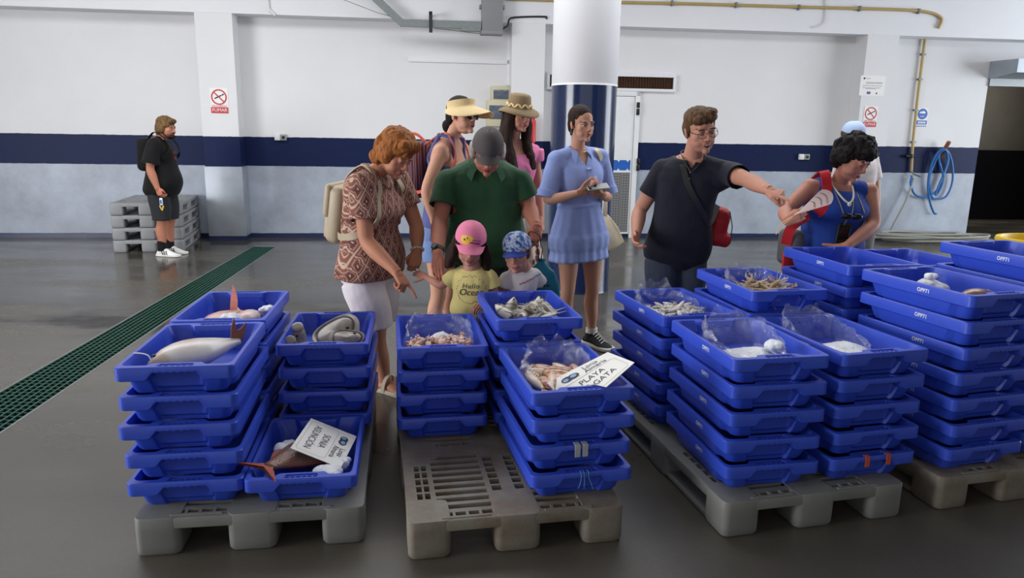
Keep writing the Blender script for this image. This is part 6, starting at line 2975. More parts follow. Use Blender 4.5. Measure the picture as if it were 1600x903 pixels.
def tail_fin(L, H, fork=.45, th=.004, bend=0.):
    mb = MB()
    x0 = .86*L
    out = [(x0, .09*H), (L*.93, .26*H), (L*1.02, .56*H), (L*(1.0-.10*fork), .24*H), (L*(1.0-.16*fork), 0), (L*(1.0-.10*fork), -.24*H), (L*1.02, -.56*H), (L*.93, -.26*H), (x0, -.09*H)]
    k = len(out)
    vs = [(x, bend*L*.81+s*th*(1 if i in (0, 8) else .4), z) for s in (-1, 1) for i, (x, z) in enumerate(out)]
    c = [(x0+.06*L, bend*L*.81+s*th, 0) for s in (-1, 1)]
    vs += c
    fs = []
    for i in range(k-1):
        fs.append((i, i+1, 2*k))
        fs.append((k+i+1, k+i, 2*k+1))
        fs.append((i, k+i, k+i+1, i+1))
    fs.append((k-1, 0, 2*k))
    fs.append((k, 2*k-1, 2*k+1))
    fs.append((k-1, 2*k-1, k, 0))
    return mb.add(vs, fs)


def back_fin(L, H, W, t0=.28, t1=.74, up=1, h=.16):
    mb = MB()
    N = 12
    lo, hi = [], []
    for i in range(N+1):
        t = t0+(t1-t0)*i/N
        z = H/2*prof_at(t)*.9
        hh = h*H*math.sin(PI*min(1, (i+1)/(N+1))**.6)*(.8+.2*(i % 2))
        lo.append((L*t, z))
        hi.append((L*t+.02*L, z+hh))
    vs = [(x, s*.002*(2 if row == 0 else .6), z*up) for s in (-1, 1) for row, r_ in enumerate((lo, hi)) for x, z in r_]
    n = N+1
    fs = []
    for i in range(N):
        fs += [(i, i+1, n+i+1, n+i), (2*n+i+1, 2*n+i, 3*n+i, 3*n+i+1), (n+i, n+i+1, 3*n+i+1, 3*n+i)]
    return mb.add(vs, fs)


def place(A, B, roll=0.):
    """matrix taking the fish's x axis from A (snout) to B (tail), lying on its flank"""
    A, B = V(A), V(B)
    x = (B-A).normalized()
    z = UP.cross(x).normalized()           # fish's back points sideways
    y = z.cross(x)
    M = Matrix((x, y, z)).transposed()
    M = M @ Matrix.Rotation(R(roll), 3, 'X')
    M = M.to_4x4()
    M.translation = A
    return M


def pig_mesh(name, mb, pig, m_, M=None):
    me = mb.mesh(name, m_, True, None)
    a = me.color_attributes.new('Pigment', 'FLOAT_COLOR', 'POINT')
    c4 = np.ones((len(me.vertices), 4))
    c4[:, :3] = pig
    a.data.foreach_set('color', c4.ravel())
    return me


def fish_thing(name, label, M, L, H, W, cols, fin, group=None, fork=.45, mt=None, tailb=None, eye=True, bend=0., cat='fish', finh=.16, belly=True):
    r = bpy.data.objects.new(name, None)
    COL.objects.link(r)
    r.matrix_basis = M
    tag(r, label, cat, group)
    mb, pig = fish_body(L, H, W, cols, bend=bend)
    link('body', pig_mesh('body', mb, pig, mt or M_fish), r)
    link('tail_fin', (tailb or tail_fin(L, H, fork, bend=bend)).mesh('tail_fin', fin, True, 40), r)
    link('back_fin', back_fin(L, H, W, h=finh).mesh('back_fin', fin, True, 40), r)
    if belly:
        link('belly_fin', back_fin(L, H, W, .55, .76, -1, .12).mesh('belly_fin', fin, True, 40), r)
    if eye:
        for s in (-1, 1):
            e = MB()
            e.ell((L*.085, s*W*.235, H*.10), (H*.05, W*.05, H*.05), None, 10, 7)
            link('eye', e.mesh('eye', M_eye), r)
    return r


def loc(key, x, y, z):
    return TOPM[key] @ V((x, y, z))


M_finred = mat('reddish_fin', (172, 88, 66), .4, var=.3, vs=60)
M_finpink = mat('pink_fin', (216, 140, 124), .4, var=.25, vs=60)
M_fingrey = mat('grey_fin', (158, 154, 146), .4, var=.25, vs=60)
M_finorange = mat('orange_fin', (140, 88, 56), .4, var=.3, vs=60)


def c_big(t, z, y):
    base = np.array((216, 210, 206))
    if z > .35:
        base = base*(1-.8*min(1, (z-.35)*2))+np.array((178, 128, 88))*.8*min(1, (z-.35)*2)
    if t < .14:
        base = base*.5+np.array((186, 150, 120))*.5
    q = math.exp(-((t-.36-.25*z)/.09)**2)*max(0, .25+.75*z)*.75
    base = base*(1-q)+np.array((186, 128, 76))*q
    return base


def up_tail(B, A):
    """tail fin bent upright against the crate wall"""
    M = place(A, B, 8)
    u = (B-A).normalized()
    base = A+u*.41*.85+V((0, 0, .004))
    out = [(-.012, -.012), (.0, -.020), (.022, -.012), (.040, .03), (.052, .085), (.030, .060), (.012, .050), (.004, .075), (.0, .115), (-.014, .07), (-.020, .02)]
    side = V((.8, .6, 0)).normalized()
    k = len(out)
    vs = [base+side*x*.9+V((0, 0, z*.85))+V((.6, -.8, 0))*s*.002 for s in (-1, 1) for x, z in out]
    inv = M.inverted()
    mb = MB()
    mb.add([inv @ q for q in vs], [tuple(range(k)), tuple(range(2*k-1, k-1, -1))]+[(i, k+i, k+(i+1) % k, (i+1) % k) for i in range(k)])
    return mb


# the large white fish in the front left crate
A, B_ = loc('1fl', .062, .15, .070), loc('1fl', .325, .385, .085)
fish_thing('fish', 'large white fish with orange-brown back and tail raised, in the front left crate', place(A, A+(B_-A).normalized()*.4, 8), .41, .17, .10, c_big, M_finorange, tailb=up_tail(A+(B_-A).normalized()*.4, A), belly=False, finh=.12)
ff = MB()
a = A+V((.02, -.005, .015))
ff.tube(cat_rom([a, a+V((-.015, .01, .022)), a+V((-.05, .02, .027)), a+V((-.085, .03, .022))], 5), [.0022]*15+[.0008], 6)
tag(ff.obj('fishing_line', mat('nylon_line', (216, 216, 210), .3)), 'short white line curling from the mouth of the large white fish', 'line')

# pink fish in the crate behind
pk = lambda t, z, y: np.array((220, 166, 150)) if z > -.2 else np.array((226, 206, 196))
A, B_ = loc('1bl', .06, .10, .05), loc('1bl', .20, .34, .06)
fish_thing('fish', 'pink fish with its tail fin sticking up in the back left crate', place(loc('1bl', .10, .10, .045), loc('1bl', .215, .36, .07), 20), .30, .10, .07, pk, M_finpink)
tb_f = MB()
b0 = loc('1bl', .185, .33, .085)
tb_f.add([b0+V(q) for q in ((-.016, 0, -.01), (.016, .004, -.01), (.020, .008, .035), (.016, .010, .070), (.000, .016, .115), (-.012, .008, .045), (-.016, .008, -.01), (.016, .010, -.01), (.020, .014, .035), (.016, .014, .070), (.000, .018, .115), (-.012, .012, .045))], [(0, 1, 2, 3, 4, 5), (11, 10, 9, 8, 7, 6)]+[(i, 6+i, 6+(i+1) % 6, (i+1) % 6) for i in range(6)])
tag(tb_f.obj('fish_tail', M_finpink), 'upright pink tail of a fish buried in the back left crate', 'fish')
fish_thing('fish', 'pink and white fish head showing between ice lumps in the back left crate', place(loc('1bl', .255, .14, .065), loc('1bl', .30, .42, .04), -10), .26, .12, .085, pk, M_finpink)


def ice_lump(c, r, seed, label, group=None, flat=.75):
    mb = MB()
    rnd = random.Random(seed)
    for k in range(14):
        d = V((rnd.uniform(-1, 1), rnd.uniform(-1, 1), rnd.uniform(-.5, .6)))*r*.50
        q = r*rnd.uniform(.46, .62)
        mb.ell(V(c)+V((d.x, d.y, d.z*flat)), (q, q, q*flat), None, 10, 7)
    v, f = voxel(mb, max(.004, r*.09), 1)
    v = displace(v, f, r*.07, 1.6/r, seed)
    o = np_obj('ice_lump', v, f, M_ice, None)
    return tag(o, label, 'ice', group)


def ice_mat():
    t = NT('crushed_ice')
    n = t.noise(t.coord('Object'), 60, 5, .7)
    t.set(Base_Color=t.mix(n, lin((212, 216, 222)), lin((240, 242, 246))), Roughness=.3)
    t.b.inputs['Subsurface Weight'].default_value = .3
    t.b.inputs['Subsurface Radius'].default_value = (.03, .03, .035)
    t.bump(t.noise(t.coord('Object'), 140, 3), .6, .006)
    return t.m


M_ice = ice_mat()
ice_lump(loc('1bl', .225, .13, .085), .045, 1, 'round white ice lump in the middle of the back left crate')
ice_lump(loc('1bl', .345, .30, .085), .035, 2, 'white ice lump at the right side of the back left crate')

# big brown fish alone at the front
br = lambda t, z, y: (np.array((122, 98, 82)) if t < .66 else np.array((140, 98, 80)))*(1.12 if abs(z) < .25 and t > .3 else 1)
A = loc('1fr', .325, .46, .050)
B_ = loc('1fr', .075, .10, .118)
u_ = (B_-A).normalized()
tl = MB()
M1 = place(A, B_, -6)
LB = (B_-A).length/.86
fo = fish_thing('fish', 'big brown fish with a red tail hanging over the crate rim, under the white card', M1, LB, .20, .085,
                br, M_finred, fork=.9, mt=M_scale, tailb=tail_fin(LB, .20, .9, .006), finh=.10)
ice_lump(loc('1fr', .095, .33, .075), .058, 3, 'round white ice lump left of the big brown fish')
ice_lump(loc('1fr', .285, .105, .07), .058, 4, 'white ice lump in the near right corner beside the big brown fish')
ice_lump(loc('1fr', .33, .20, .07), .040, 5, 'small white ice lump under the right edge of the white card')

# grey flatfish
gy = np.array((148, 138, 130))


def flat_body(c, nrm, axis, rx_, ry_, th, label, seed, groove=True):
    nrm = V(nrm).normalized()
    ax = V(axis)
    ax = (ax-nrm*ax.dot(nrm)).normalized()
    bx = nrm.cross(ax)
    M = Matrix((ax, bx, nrm)).transposed()
    mb = MB()
    N, K = 18, 40
    rings, pig = [], []
    for j in range(N+1):
        q = j/N
        ring = []
        for k in range(K):
            a = 2*PI*k/K
            rr = math.sin(PI*q/2)
            wob = 1+.05*math.sin(3*a+seed)
            z = th*(math.cos(PI*q/2)**.8)
            g = math.exp(-((rr-.80)/.035)**2)*.35 if groove else 0
            z = z-g*th*.9+(.25*th if rr > .84 else 0)*math.exp(-((rr-.92)/.07)**2)
            p = M @ V((rx_*rr*wob*math.cos(a), ry_*rr*wob*math.sin(a), z+.012*math.sin(2*a+seed)*rr))
            ring.append(V(c)+p)
            cc = gy*(1-.55*math.exp(-((rr-.80)/.04)**2))*(1+.12*noise.noise(V((p.x*30, p.y*30, p.z*30))))
            if rr > .9:
                cc = cc*1.12
            pig.append(lin(tuple(np.clip(cc, 0, 250))))
        rings.append(ring)
    bot = []
    for j in (N, N*2//3, N//3, 0):
        q = j/N
        rr = math.sin(PI*q/2)
        bot.append([V(c)+M @ V((rx_*rr*math.cos(2*PI*k/K), ry_*rr*math.sin(2*PI*k/K), -th*.35*math.cos(PI*q/2)+.012*math.sin(4*PI*k/K+seed)*rr)) for k in range(K)])
        pig += [lin(tuple(gy*.9))]*K
    mb.loft(rings+bot, cap=False)
    r = empty('flatfish', c, 0, label, 'fish')
    child(link('body', pig_mesh('body', mb, np.array(pig), M_fish)), r)
    e = MB()
    for s in (-.22, .22):
        e.ell(V(c)+M @ V((rx_*.5, ry_*s, th*.85)), (.009, .009, .007), M, 10, 7)
    child(e.obj('eyes', M_eye), r)
    tb_ = MB()
    tb_.tube(cat_rom([V(c)-ax*rx_*.9, V(c)-ax*rx_*1.15+nrm*.01, V(c)-ax*rx_*1.4], 5), [.018]*5+[.012]*5+[.004], 10, flat=.5)
    child(tb_.obj('tail', mat('flatfish_tail', (140, 130, 122), .35)), r)
    return r


flat_body(loc('1br', .235, .25, .085), (-.15, -.62, .78), (.8, .3, .5), .118, .098, .032, 'large grey flatfish with a dark curved fold, folded in the back right crate', 1)
flat_body(loc('1br', .285, .175, .075), (.35, -.55, .75), (.8, .45, .1), .085, .062, .030, 'smaller grey flatfish lying at the right over the large one', 2)
for i, (x, y, z, l, lb) in enumerate(((.075, .17, .07, .13, 'smooth grey fish standing upright at the left of the flatfish'), (.045, .12, .055, .09, 'small grey fish in the left corner beside the flatfish'))):
    r = empty('fish', loc('1br', x, y, z-.06), 0, lb, 'fish')
    mb = MB()
    p0 = loc('1br', x, y+.05, z-.05)
    d_ = V((-.08, .05, 1)).normalized()
    pts = cat_rom([p0-V((0, .03, 0)), p0+d_*l*.35, p0+d_*l*.75+V((0, -.005, 0)), p0+d_*l*.95+V((0, -.02, 0))], 5)
    mb.tube(pts, [.030]*5+[.031]*5+[.028]*5+[.016], 14)
    v, f = voxel(mb, .004, 2)
    child(np_obj('body', v, f, M_fish, None, np.tile(np.array(lin((150, 142, 130))), (len(v), 1))), r)
    e = MB()
    e.ell(p0+d_*l*.6+V((0, -.03, 0)), (.006,)*3)
    child(e.obj('eye', M_eye), r)

# ------------------------------------------------------------------ piles
def hsum(*q):
    return lambda x, y: sum(a*math.exp(-((x-b)/s)**2-((y-c)/t)**2) for a, b, c, s, t in q)


def pile(key, proto, n, rect_, hgt, label, group, seed, cat='fish', tilt=22, rx0=0, z0=.02, yaws=None, name='fish'):
    rnd = random.Random(seed)
    pts = []
    for i in range(n):
        best = None
        for _ in range(14):
            q = (rnd.uniform(rect_[0], rect_[1]), rnd.uniform(rect_[2], rect_[3]))
            d = min([(q[0]-w[0])**2+(q[1]-w[1])**2 for w in pts] or [9])
            if best is None or d > best[0]:
                best = (d, q)
        pts.append(best[1])
    pts.sort(key=lambda q: -q[1])
    for i, (x, y) in enumerate(pts):
        z = z0+hgt(x, y)
        yaw = rnd.uniform(0, 360) if yaws is None else rnd.gauss(yaws[0], yaws[1])
        M = TOPM[key] @ Matrix.Translation((x, y, z)) @ Matrix.Rotation(R(yaw), 4, 'Z') @ Matrix.Rotation(R(rnd.gauss(0, tilt)), 4, 'Y') @ Matrix.Rotation(R(90*(1 if rnd.random() < .5 else -1)+rnd.gauss(0, tilt)), 4, 'X')
        p = proto[rnd.randrange(len(proto))]
        hl = p[1]*1.22
        ex, ey = abs(math.cos(R(yaw)))*hl+.012, abs(math.sin(R(yaw)))*hl+.012
        x2, y2 = min(max(x, .04+ex), .36-ex), min(max(y, .07+ey), .53-ey)
        M = TOPM[key] @ Matrix.Translation((x2-x, y2-y, 0)) @ TOPM[key].inverted() @ M
        o = bpy.data.objects.new(name, None)
        COL.objects.link(o)
        o.matrix_basis = M @ Matrix.Translation((-p[1], 0, 0))
        tag(o, label, cat, group)
        for nm, me in p[0]:
            link(nm, me, o)


def small_fish(L, H, W, cols, fin, fork=.5, mt=None, eyes=True):
    mb, pig = fish_body(L, H, W, cols, 18, 12)
    out = [('body', pig_mesh('body', mb, pig, mt or M_fish)), ('tail_fin', tail_fin(L, H, fork, .002).mesh('tail_fin', fin, True, 40)), ('back_fin', back_fin(L, H, W, h=.14).mesh('back_fin', fin, True, 40))]
    if eyes:
        for s in (-1, 1):
            e = MB()
            e.ell((L*.09, s*W*.24, H*.10), (H*.07, W*.06, H*.07), None, 8, 6)
            out.append(('eye', e.mesh('eye', M_eye)))
    return out, L*.45


def c_silver(t, z, y):
    b = np.array((200, 192, 180)) if z < .3 else np.array((126, 120, 104))
    if abs(t-.24) < .02:
        b = b*.55
    if .80 < t < .86:
        b = b*.4
    return b


silver = [small_fish(.175+.015*i, .082, .036, c_silver, M_fingrey) for i in range(3)]
GS = 'silver bream in the back right crate of the half bare pallet'
LS = 'small silver bream with dark back, heaped in the crate before the children'
pile('2br', silver, 20, (.07, .33, .08, .36), hsum((.060, .2, .22, .15, .14)), LS, GS, 31, tilt=16, z0=.035)
for i, (px_, q, tilt_) in enumerate(((.115, .28, 58), (.22, .25, 34), (.265, .27, 42), (.30, .25, 36), (.085, .22, 26))):
    M = TOPM['2br'] @ Matrix.Translation((px_, q, .085)) @ Matrix.Rotation(R(-90+20*(i-2)), 4, 'Z') @ Matrix.Rotation(R(tilt_), 4, 'Y') @ Matrix.Rotation(R(70 if i % 2 else -80), 4, 'X')
    p = silver[i % 3]
    o = bpy.data.objects.new('fish', None)
    COL.objects.link(o)
    o.matrix_basis = M @ Matrix.Translation((-p[1]*.9, 0, 0))
    tag(o, LS, 'fish', GS)
    for nm, me in p[0]:
        link(nm, me, o)
c_red = lambda t, z, y: np.array((206, 132, 112)) if z > .1 else np.array((220, 188, 168))
c_tan = lambda t, z, y: np.array((196, 150, 116))*(1-.3*(abs(math.sin(t*40)) > .8)) if z > -.1 else np.array((220, 200, 178))
M_fintan = mat('tan_fin', (196, 150, 124), .4, var=.3, vs=60)
reds = [small_fish(.21, .062, .048, c_red, M_fintan, .4), small_fish(.22, .058, .046, c_tan, M_fintan, .4), small_fish(.20, .058, .046, c_tan, M_fintan, .4)]
pile('2fr', reds, 30, (.06, .34, .10, .40), hsum((.065, .15, .24, .14, .16)), 'reddish small fish bagged under the white card with place name', 'red fish in the front right crate of the half bare pallet', 32, tilt=6, z0=.03, yaws=(290, 22))
c_pk = lambda t, z, y: np.array((222, 170, 152))*(1-.25*(noise.noise(V((t*14, z*3, y*3))) > .15))


def squid(L, r):
    mb = MB()
    pts = [(0, 0, 0), (L*.1, 0, .002), (L*.3, 0, .004), (L*.55, 0, .003), (L*.8, 0, 0), (L, 0, -.002)]
    mb.tube(pts, [r*.55, r*.85, r, r*.95, r*.6, r*.12], 12, flat=.85)
    pig = np.array([lin(tuple(np.array((224, 186, 170))*(1-.28*(noise.noise(V((q[0]*60, q[1]*60, q[2]*60))) > .1)))) for q in mb.v])
    out = [('body', pig_mesh('body', mb, pig, M_fish))]
    t_ = MB()
    for k in range(5):
        a = 2*PI*k/5
        t_.tube(cat_rom([(.004, r*.35*math.cos(a), r*.35*math.sin(a)), (-.008, r*.5*math.cos(a), r*.5*math.sin(a)), (-.017, r*.45*math.cos(a+.5), r*.45*math.sin(a+.5)-.004)], 3), [.0042]*3+[.0034]*3+[.0015], 6)
    out.append(('tentacles', t_.mesh('tentacles', M_sqt)))
    fn_ = MB()
    fn_.add([(L*.68, 0, .003), (L*.82, r*1.5, .002), (L*1.04, 0, 0), (L*.82, -r*1.5, .002), (L*.82, 0, .008), (L*.82, 0, -.004)], [(0, 1, 4), (1, 2, 4), (2, 3, 4), (3, 0, 4), (1, 0, 5), (2, 1, 5), (3, 2, 5), (0, 3, 5)])
    out.append(('fins', fn_.mesh('fins', M_sqt)))
    for s in (-1, 1):
        e = MB()
        e.ell((L*.04, s*r*.62, .003), (.0045,)*3, None, 8, 6)
        out.append(('eye', e.mesh('eye', M_eye)))
    return out, L*.45


M_sqt = mat('pale_pink_flesh', (214, 166, 152), .35, var=.3, vs=50)
pinks = [squid(.062+.010*i, .017+.002*i) for i in range(3)]
pile('2bl', pinks, 52, (.05, .35, .07, .26), hsum((.050, .1, .16, .10, .09), (.050, .3, .18, .08, .08), (.03, .2, .14, .1, .1)), 'small pinkish squid among ice in the back left crate of the half bare pallet', 'iced pink catch', 33, tilt=20, z0=.03, cat='squid', name='squid')
c_pale = lambda t, z, y: np.array((214, 208, 200))*(1-.72*(noise.noise(V((t*9, z*2, y*2+7))) > .42))
pales = [small_fish(.105+.01*i, .030, .022, c_pale, M_fingrey, .3) for i in range(3)]
pile('3bl', pales, 80, (.06, .34, .06, .36), hsum((.068, .2, .24, .14, .15)), 'small pale fish with dark specks, bagged in the crate behind the nearest ice bag', 'pale small fish in the bag', 34, tilt=14, z0=.028)


def prawn():
    mb = MB()
    pts = cat_rom([(0, 0, 0), (.03, 0, .012), (.06, 0, .012), (.085, 0, .0), (.10, 0, -.02)], 5)
    rad = [.009*(.6+.5*math.sin(PI*min(1, (i+3)/20)))*(1+.10*(i % 2)) for i in range(len(pts))]
    mb.tube(pts, rad, 10)
    body = mb.mesh('body', mat('prawn_shell', (176, 150, 120), .4, var=.3, vs=70))
    a = MB()
    for s in (-1, 1):
        a.tube(cat_rom([(0, s*.003, .004), (-.02, s*.008, .016), (-.035, s*.016, .018), (-.05, s*.026, .008)], 4), .0009, 5)
        a.tube(cat_rom([(.012, s*.005, -.006), (-.02, s*.012, -.008), (-.045, s*.014, -.002)], 4), .0026, 6)
    fl = MB()
    fl.add([(.10, -.003, -.02), (.110, -.009, -.030), (.116, 0, -.031), (.110, .009, -.030), (.10, .003, -.02), (.10, 0, -.016)], [(0, 1, 5), (1, 2, 5), (2, 3, 5), (3, 4, 5)])
    an = a.mesh('feelers', mat('prawn_feelers', (214, 196, 160), .5))
    e = MB()
    e.ell((.002, .006, .006), (.003,)*3, None, 7, 5)
    e2 = MB()
    e2.ell((.002, -.006, .006), (.003,)*3, None, 7, 5)
    return [('body', body), ('feelers', an), ('tail_fan', fl.mesh('tail_fan', mat('prawn_tail', (190, 150, 110), .4))), ('eye', e.mesh('eye', M_eye)), ('eye', e2.mesh('eye', M_eye))], .05


pile('3br', [prawn()], 46, (.07, .33, .07, .33), hsum((.068, .18, .24, .12, .12), (.02, .2, .12, .1, .08)), 'brownish prawn with long feelers in the highest crate of the third pallet', 'prawns in the bag', 35, tilt=18, z0=.026, cat='prawn', name='prawn')


# ------------------------------------------------------------------ ice beds and plastic bags
def heap(key, x0, x1, y0, y1, hgt, label, seed, amp=.006, name='crushed_ice', z0=.014, round_=.03):
    NX, NY = 56, 76
    vs = []
    for j in range(NY+1):
        for i in range(NX+1):
            u, v_ = i/NX, j/NY
            x, y = x0+(x1-x0)*u, y0+(y1-y0)*v_
            e = min(u, 1-u)*(x1-x0), min(v_, 1-v_)*(y1-y0)
            fall = min(1, min(e)/round_)
            fall = math.sqrt(max(0, 1-(1-fall)**2))
            p = V((x*26+seed, y*26, seed))
            z = z0+(hgt(x, y)+amp*(noise.noise(p)+.7*abs(noise.noise(p*2.6))+.4*noise.noise(p*6)))*fall
            vs.append(loc(key, x, y, z))
    fs = [(j*(NX+1)+i, j*(NX+1)+i+1, (j+1)*(NX+1)+i+1, (j+1)*(NX+1)+i) for j in range(NY) for i in range(NX)]
    mb = MB()
    mb.add(vs, fs)
    o = mb.obj(name, M_ice, angle=None)
    return tag(o, label, 'ice', None, 'stuff')


heap('3fl', .058, .342, .085, .42, hsum((.075, .21, .2, .11, .14)), 'crushed white ice filling the bag in the nearest crate of the third pallet', 1)
heap('3fr', .058, .342, .085, .43, hsum((.07, .20, .22, .11, .14)), 'crushed white ice filling the bag beside the tall stacks', 2)
heap('2bl', .07, .34, .22, .40, hsum((.085, .21, .28, .10, .07)), 'crushed ice heaped behind the pink squid', 3)
heap('3br', .08, .33, .085, .36, hsum((.05, .19, .2, .11, .13)), 'crushed ice under the prawns', 4)
ice_lump(loc('3fl', .26, .16, .105), .042, 6, 'loose ice lump on top of the nearest bag of ice')
ice_lump(loc('4fl', .20, .40, .105), .030, 7, 'lump of ice against the far wall of the tall front crate')
ice_lump(loc('4fl', .21, .385, .055), .07, 8, 'larger lump of ice low in the tall front crate')
flat_br = fish_thing('fish', 'brown fish back just showing above the rim of the tall front crate', place(loc('4fl', .075, .125, .065), loc('4fl', .31, .165, .075), 5), .25, .085, .07, lambda t, z, y: np.array((150, 110, 84)), M_finred)


def film():
    t = NT('clear_plastic_film')
    n = t.noise(t.coord('Object'), 18, 5, .7)
    tr = t.new('ShaderNodeBsdfTransparent')
    tr.inputs[0].default_value = (.97, .975, .98, 1)
    gl = t.new('ShaderNodeBsdfGlossy')
    gl.inputs['Roughness'].default_value = .10
    gl.inputs[0].default_value = (.95, .96, 1, 1)
    df = t.new('ShaderNodeBsdfDiffuse')
    df.inputs[0].default_value = (.8, .82, .86, 1)
    lw = t.new('ShaderNodeLayerWeight')
    lw.inputs['Blend'].default_value = .35
    bp = t.new('ShaderNodeBump')
    bp.inputs['Strength'].default_value = .8
    bp.inputs['Distance'].default_value = .02
    t.link(n, bp.inputs['Height'])
    t.link(bp.outputs[0], gl.inputs['Normal'])
    t.link(bp.outputs[0], lw.inputs['Normal'])
    m1 = t.new('ShaderNodeMixShader')
    m1.inputs[0].default_value = .22
    t.link(gl.outputs[0], m1.inputs[1])
    t.link(df.outputs[0], m1.inputs[2])
    m2 = t.new('ShaderNodeMixShader')
    t.link(t.math('MULTIPLY_ADD', lw.outputs['Facing'], .62, .06), m2.inputs[0])
    t.link(tr.outputs[0], m2.inputs[1])
    t.link(m1.outputs[0], m2.inputs[2])
    t.link(m2.outputs[0], t.out.inputs[0])
    return t.m


M_film = film()


def bag(key, cx_, cy_, rx_, ry_, top, seed, label, lean=(0, .03), front=.35):
    """open clear bag: film hugging the contents, its mouth standing up crumpled at the back"""
    rnd = random.Random(seed)
    K, N = 120, 34
    rings = []
    for j in range(N+1):
        q = j/N
        ring = []
        for k in range(K):
            a = 2*PI*k/K
            s = math.sin(a)                     # +1 at the back of the crate
            hgt = top*(front+(1-front)*max(0, .5+.5*s)**.8)
            hgt *= 1+.30*noise.noise(V((3*math.cos(a)+seed, 3*s, seed*1.7)))
            rr = 1.0-.20*q*q+.12*q
            x = cx_+rx_*rr*math.cos(a)*(1-.12*q)+lean[0]*q
            y = cy_+ry_*rr*s+lean[1]*q
            z = .02+hgt*q
            p = V((x*22+seed, y*22, z*15))
            w = (.25+.9*q)
            f1 = (1-abs(noise.noise(p))*2)*.019*w
            f2 = (1-abs(noise.noise(p*2.3+V((5, 0, 0))))*2)*.009*w
            x += (f1+f2)*math.cos(a)*1.0+.008*noise.noise(p*1.4+V((9, 9, 9)))*w
            y += (f1+f2)*s+.008*noise.noise(p*1.4+V((2, 7, 1)))*w
            x = min(max(x, .028), CW-.028) if z < .112 else x
            y = min(max(y, .066), CL-.05) if z < .112 else y
            z += .012*noise.noise(p*1.2)*q
            ring.append(loc(key, x, y, z))
        rings.append(ring)
    mb = MB()
    mb.loft(rings, cap=False)
    o = mb.obj('plastic_bag', M_film, angle=None)
    return tag(o, label, 'plastic bag')


bag('2bl', .20, .30, .155, .20, .135, 1, 'clear plastic bag crumpled around the pink squid and ice', (.0, .02), .30)
bag('2fr', .185, .30, .150, .22, .14, 2, 'clear crumpled plastic bag open around the red fish', (.02, .01), .32)
bag('3fl', .20, .28, .150, .20, .155, 3, 'clear plastic bag around ice in the nearest crate of the third pallet', (-.01, .02), .30)
bag('3bl', .19, .28, .150, .22, .15, 4, 'clear plastic bag around the small pale fish', (-.02, .02), .25)
bag('3br', .17, .26, .130, .18, .145, 5, 'clear plastic bag gathered over the prawns', (-.01, -.0), .35)
bag('3fr', .19, .32, .150, .20, .15, 6, 'clear plastic bag around ice beside the tall stacks', (-.03, .02), .28)

# ------------------------------------------------------------------ white cards
M_card = mat('white_card', (232, 230, 224), .5, var=.02)
M_cardink = mat('navy_card_ink', (28, 34, 66), .6)
M_frame = mat('grey_card_line', (168, 168, 172), .6)
M_logo2 = mat('logo_pale_blue', (120, 160, 200), .5)


def card(label, mapper, lines, H, Wd):
    """mapper(x from left, y down from the top, lift) -> world"""
    c = mapper(Wd/2, H/2, 0)
    r = empty('price_card', c, 0, label, 'card')
    N = 14
    mb = MB()
    top_, bot_ = [], []
    for j in range(N+1):
        for i in range(N+1):
            top_.append(mapper(Wd*i/N, H*j/N, .0012))
            bot_.append(mapper(Wd*i/N, H*j/N, -.0012))
    n = N+1
    L_ = len(top_)
    fs = []
    for j in range(N):
        for i in range(N):
            a = j*n+i
            fs += [(a, a+1, a+n+1, a+n), (L_+a, L_+a+n, L_+a+n+1, L_+a+1)]
    for i in range(N):
        for a, b in ((i, i+1), (N*n+i, N*n+i+1), (i*n, i*n+n), (i*n+N, i*n+n+N)):
            fs.append((a, b, L_+b, L_+a))
    mb.add(top_+bot_, fs)
    child(mb.obj('sheet', M_card, smooth=False), r)

    def put(nm, vs, fs, m_, lift=.0022):
        q = MB()
        q.add([mapper(x, y, lift) for x, y in vs], fs)
        child(q.obj(nm, m_, smooth=False), r)
    for body, size, x, y, sxx in lines:
        vs, fs = text_mesh(body, size, sx=sxx)
        put('lettering', [(x+a, y-b) for a, b, _ in vs], fs, M_cardink)
    # thin rounded frame
    pts = []
    x0, x1, ya, yb, rr = .018, Wd-.018, .072, H-.014, .014
    for qx, qy, a0 in ((x1-rr, yb-rr, 0), (x0+rr, yb-rr, 90), (x0+rr, ya+rr, 180), (x1-rr, ya+rr, 270)):
        for k in range(6):
            a = R(a0+18*k)
            pts.append((qx+rr*math.cos(a), qy+rr*math.sin(a), math.cos(a), math.sin(a)))
    # subdivide the straight edges so the line follows a bent card
    dense = []
    for i, p in enumerate(pts):
        q = pts[(i+1) % len(pts)]
        m_ = 8 if math.hypot(q[0]-p[0], q[1]-p[1]) > .02 else 1
        for k in range(m_):
            t = k/m_
            dense.append(tuple(p[z]*(1-t)+q[z]*t for z in range(4)))
    vs = [(p[0]+s*.0009*p[2], p[1]+s*.0009*p[3]) for s in (-1, 1) for p in dense]
    m_ = len(dense)
    put('frame_line', vs, [(i, (i+1) % m_, m_+(i+1) % m_, m_+i) for i in range(m_)], M_frame)
    # logo: two joined dark rounds with pale shapes inside
    lx, ly = Wd*.29, .040
    put('logo', [(lx+dx+.022*math.cos(2*PI*k/24)*1.15, ly+.017*math.sin(2*PI*k/24)) for dx in (-.014, .014) for k in range(24)], [tuple(range(24)), tuple(range(24, 48))], M_cardink)
    put('logo_shapes', [(lx-.022+.012*math.cos(2*PI*k/14), ly+.002+.009*math.sin(2*PI*k/14)) for k in range(14)]+[(lx+.016+.014*math.cos(2*PI*k/14), ly-.002+.010*math.sin(2*PI*k/14)) for k in range(14)], [tuple(range(14)), tuple(range(14, 28))], M_logo2, .0027)
    return r


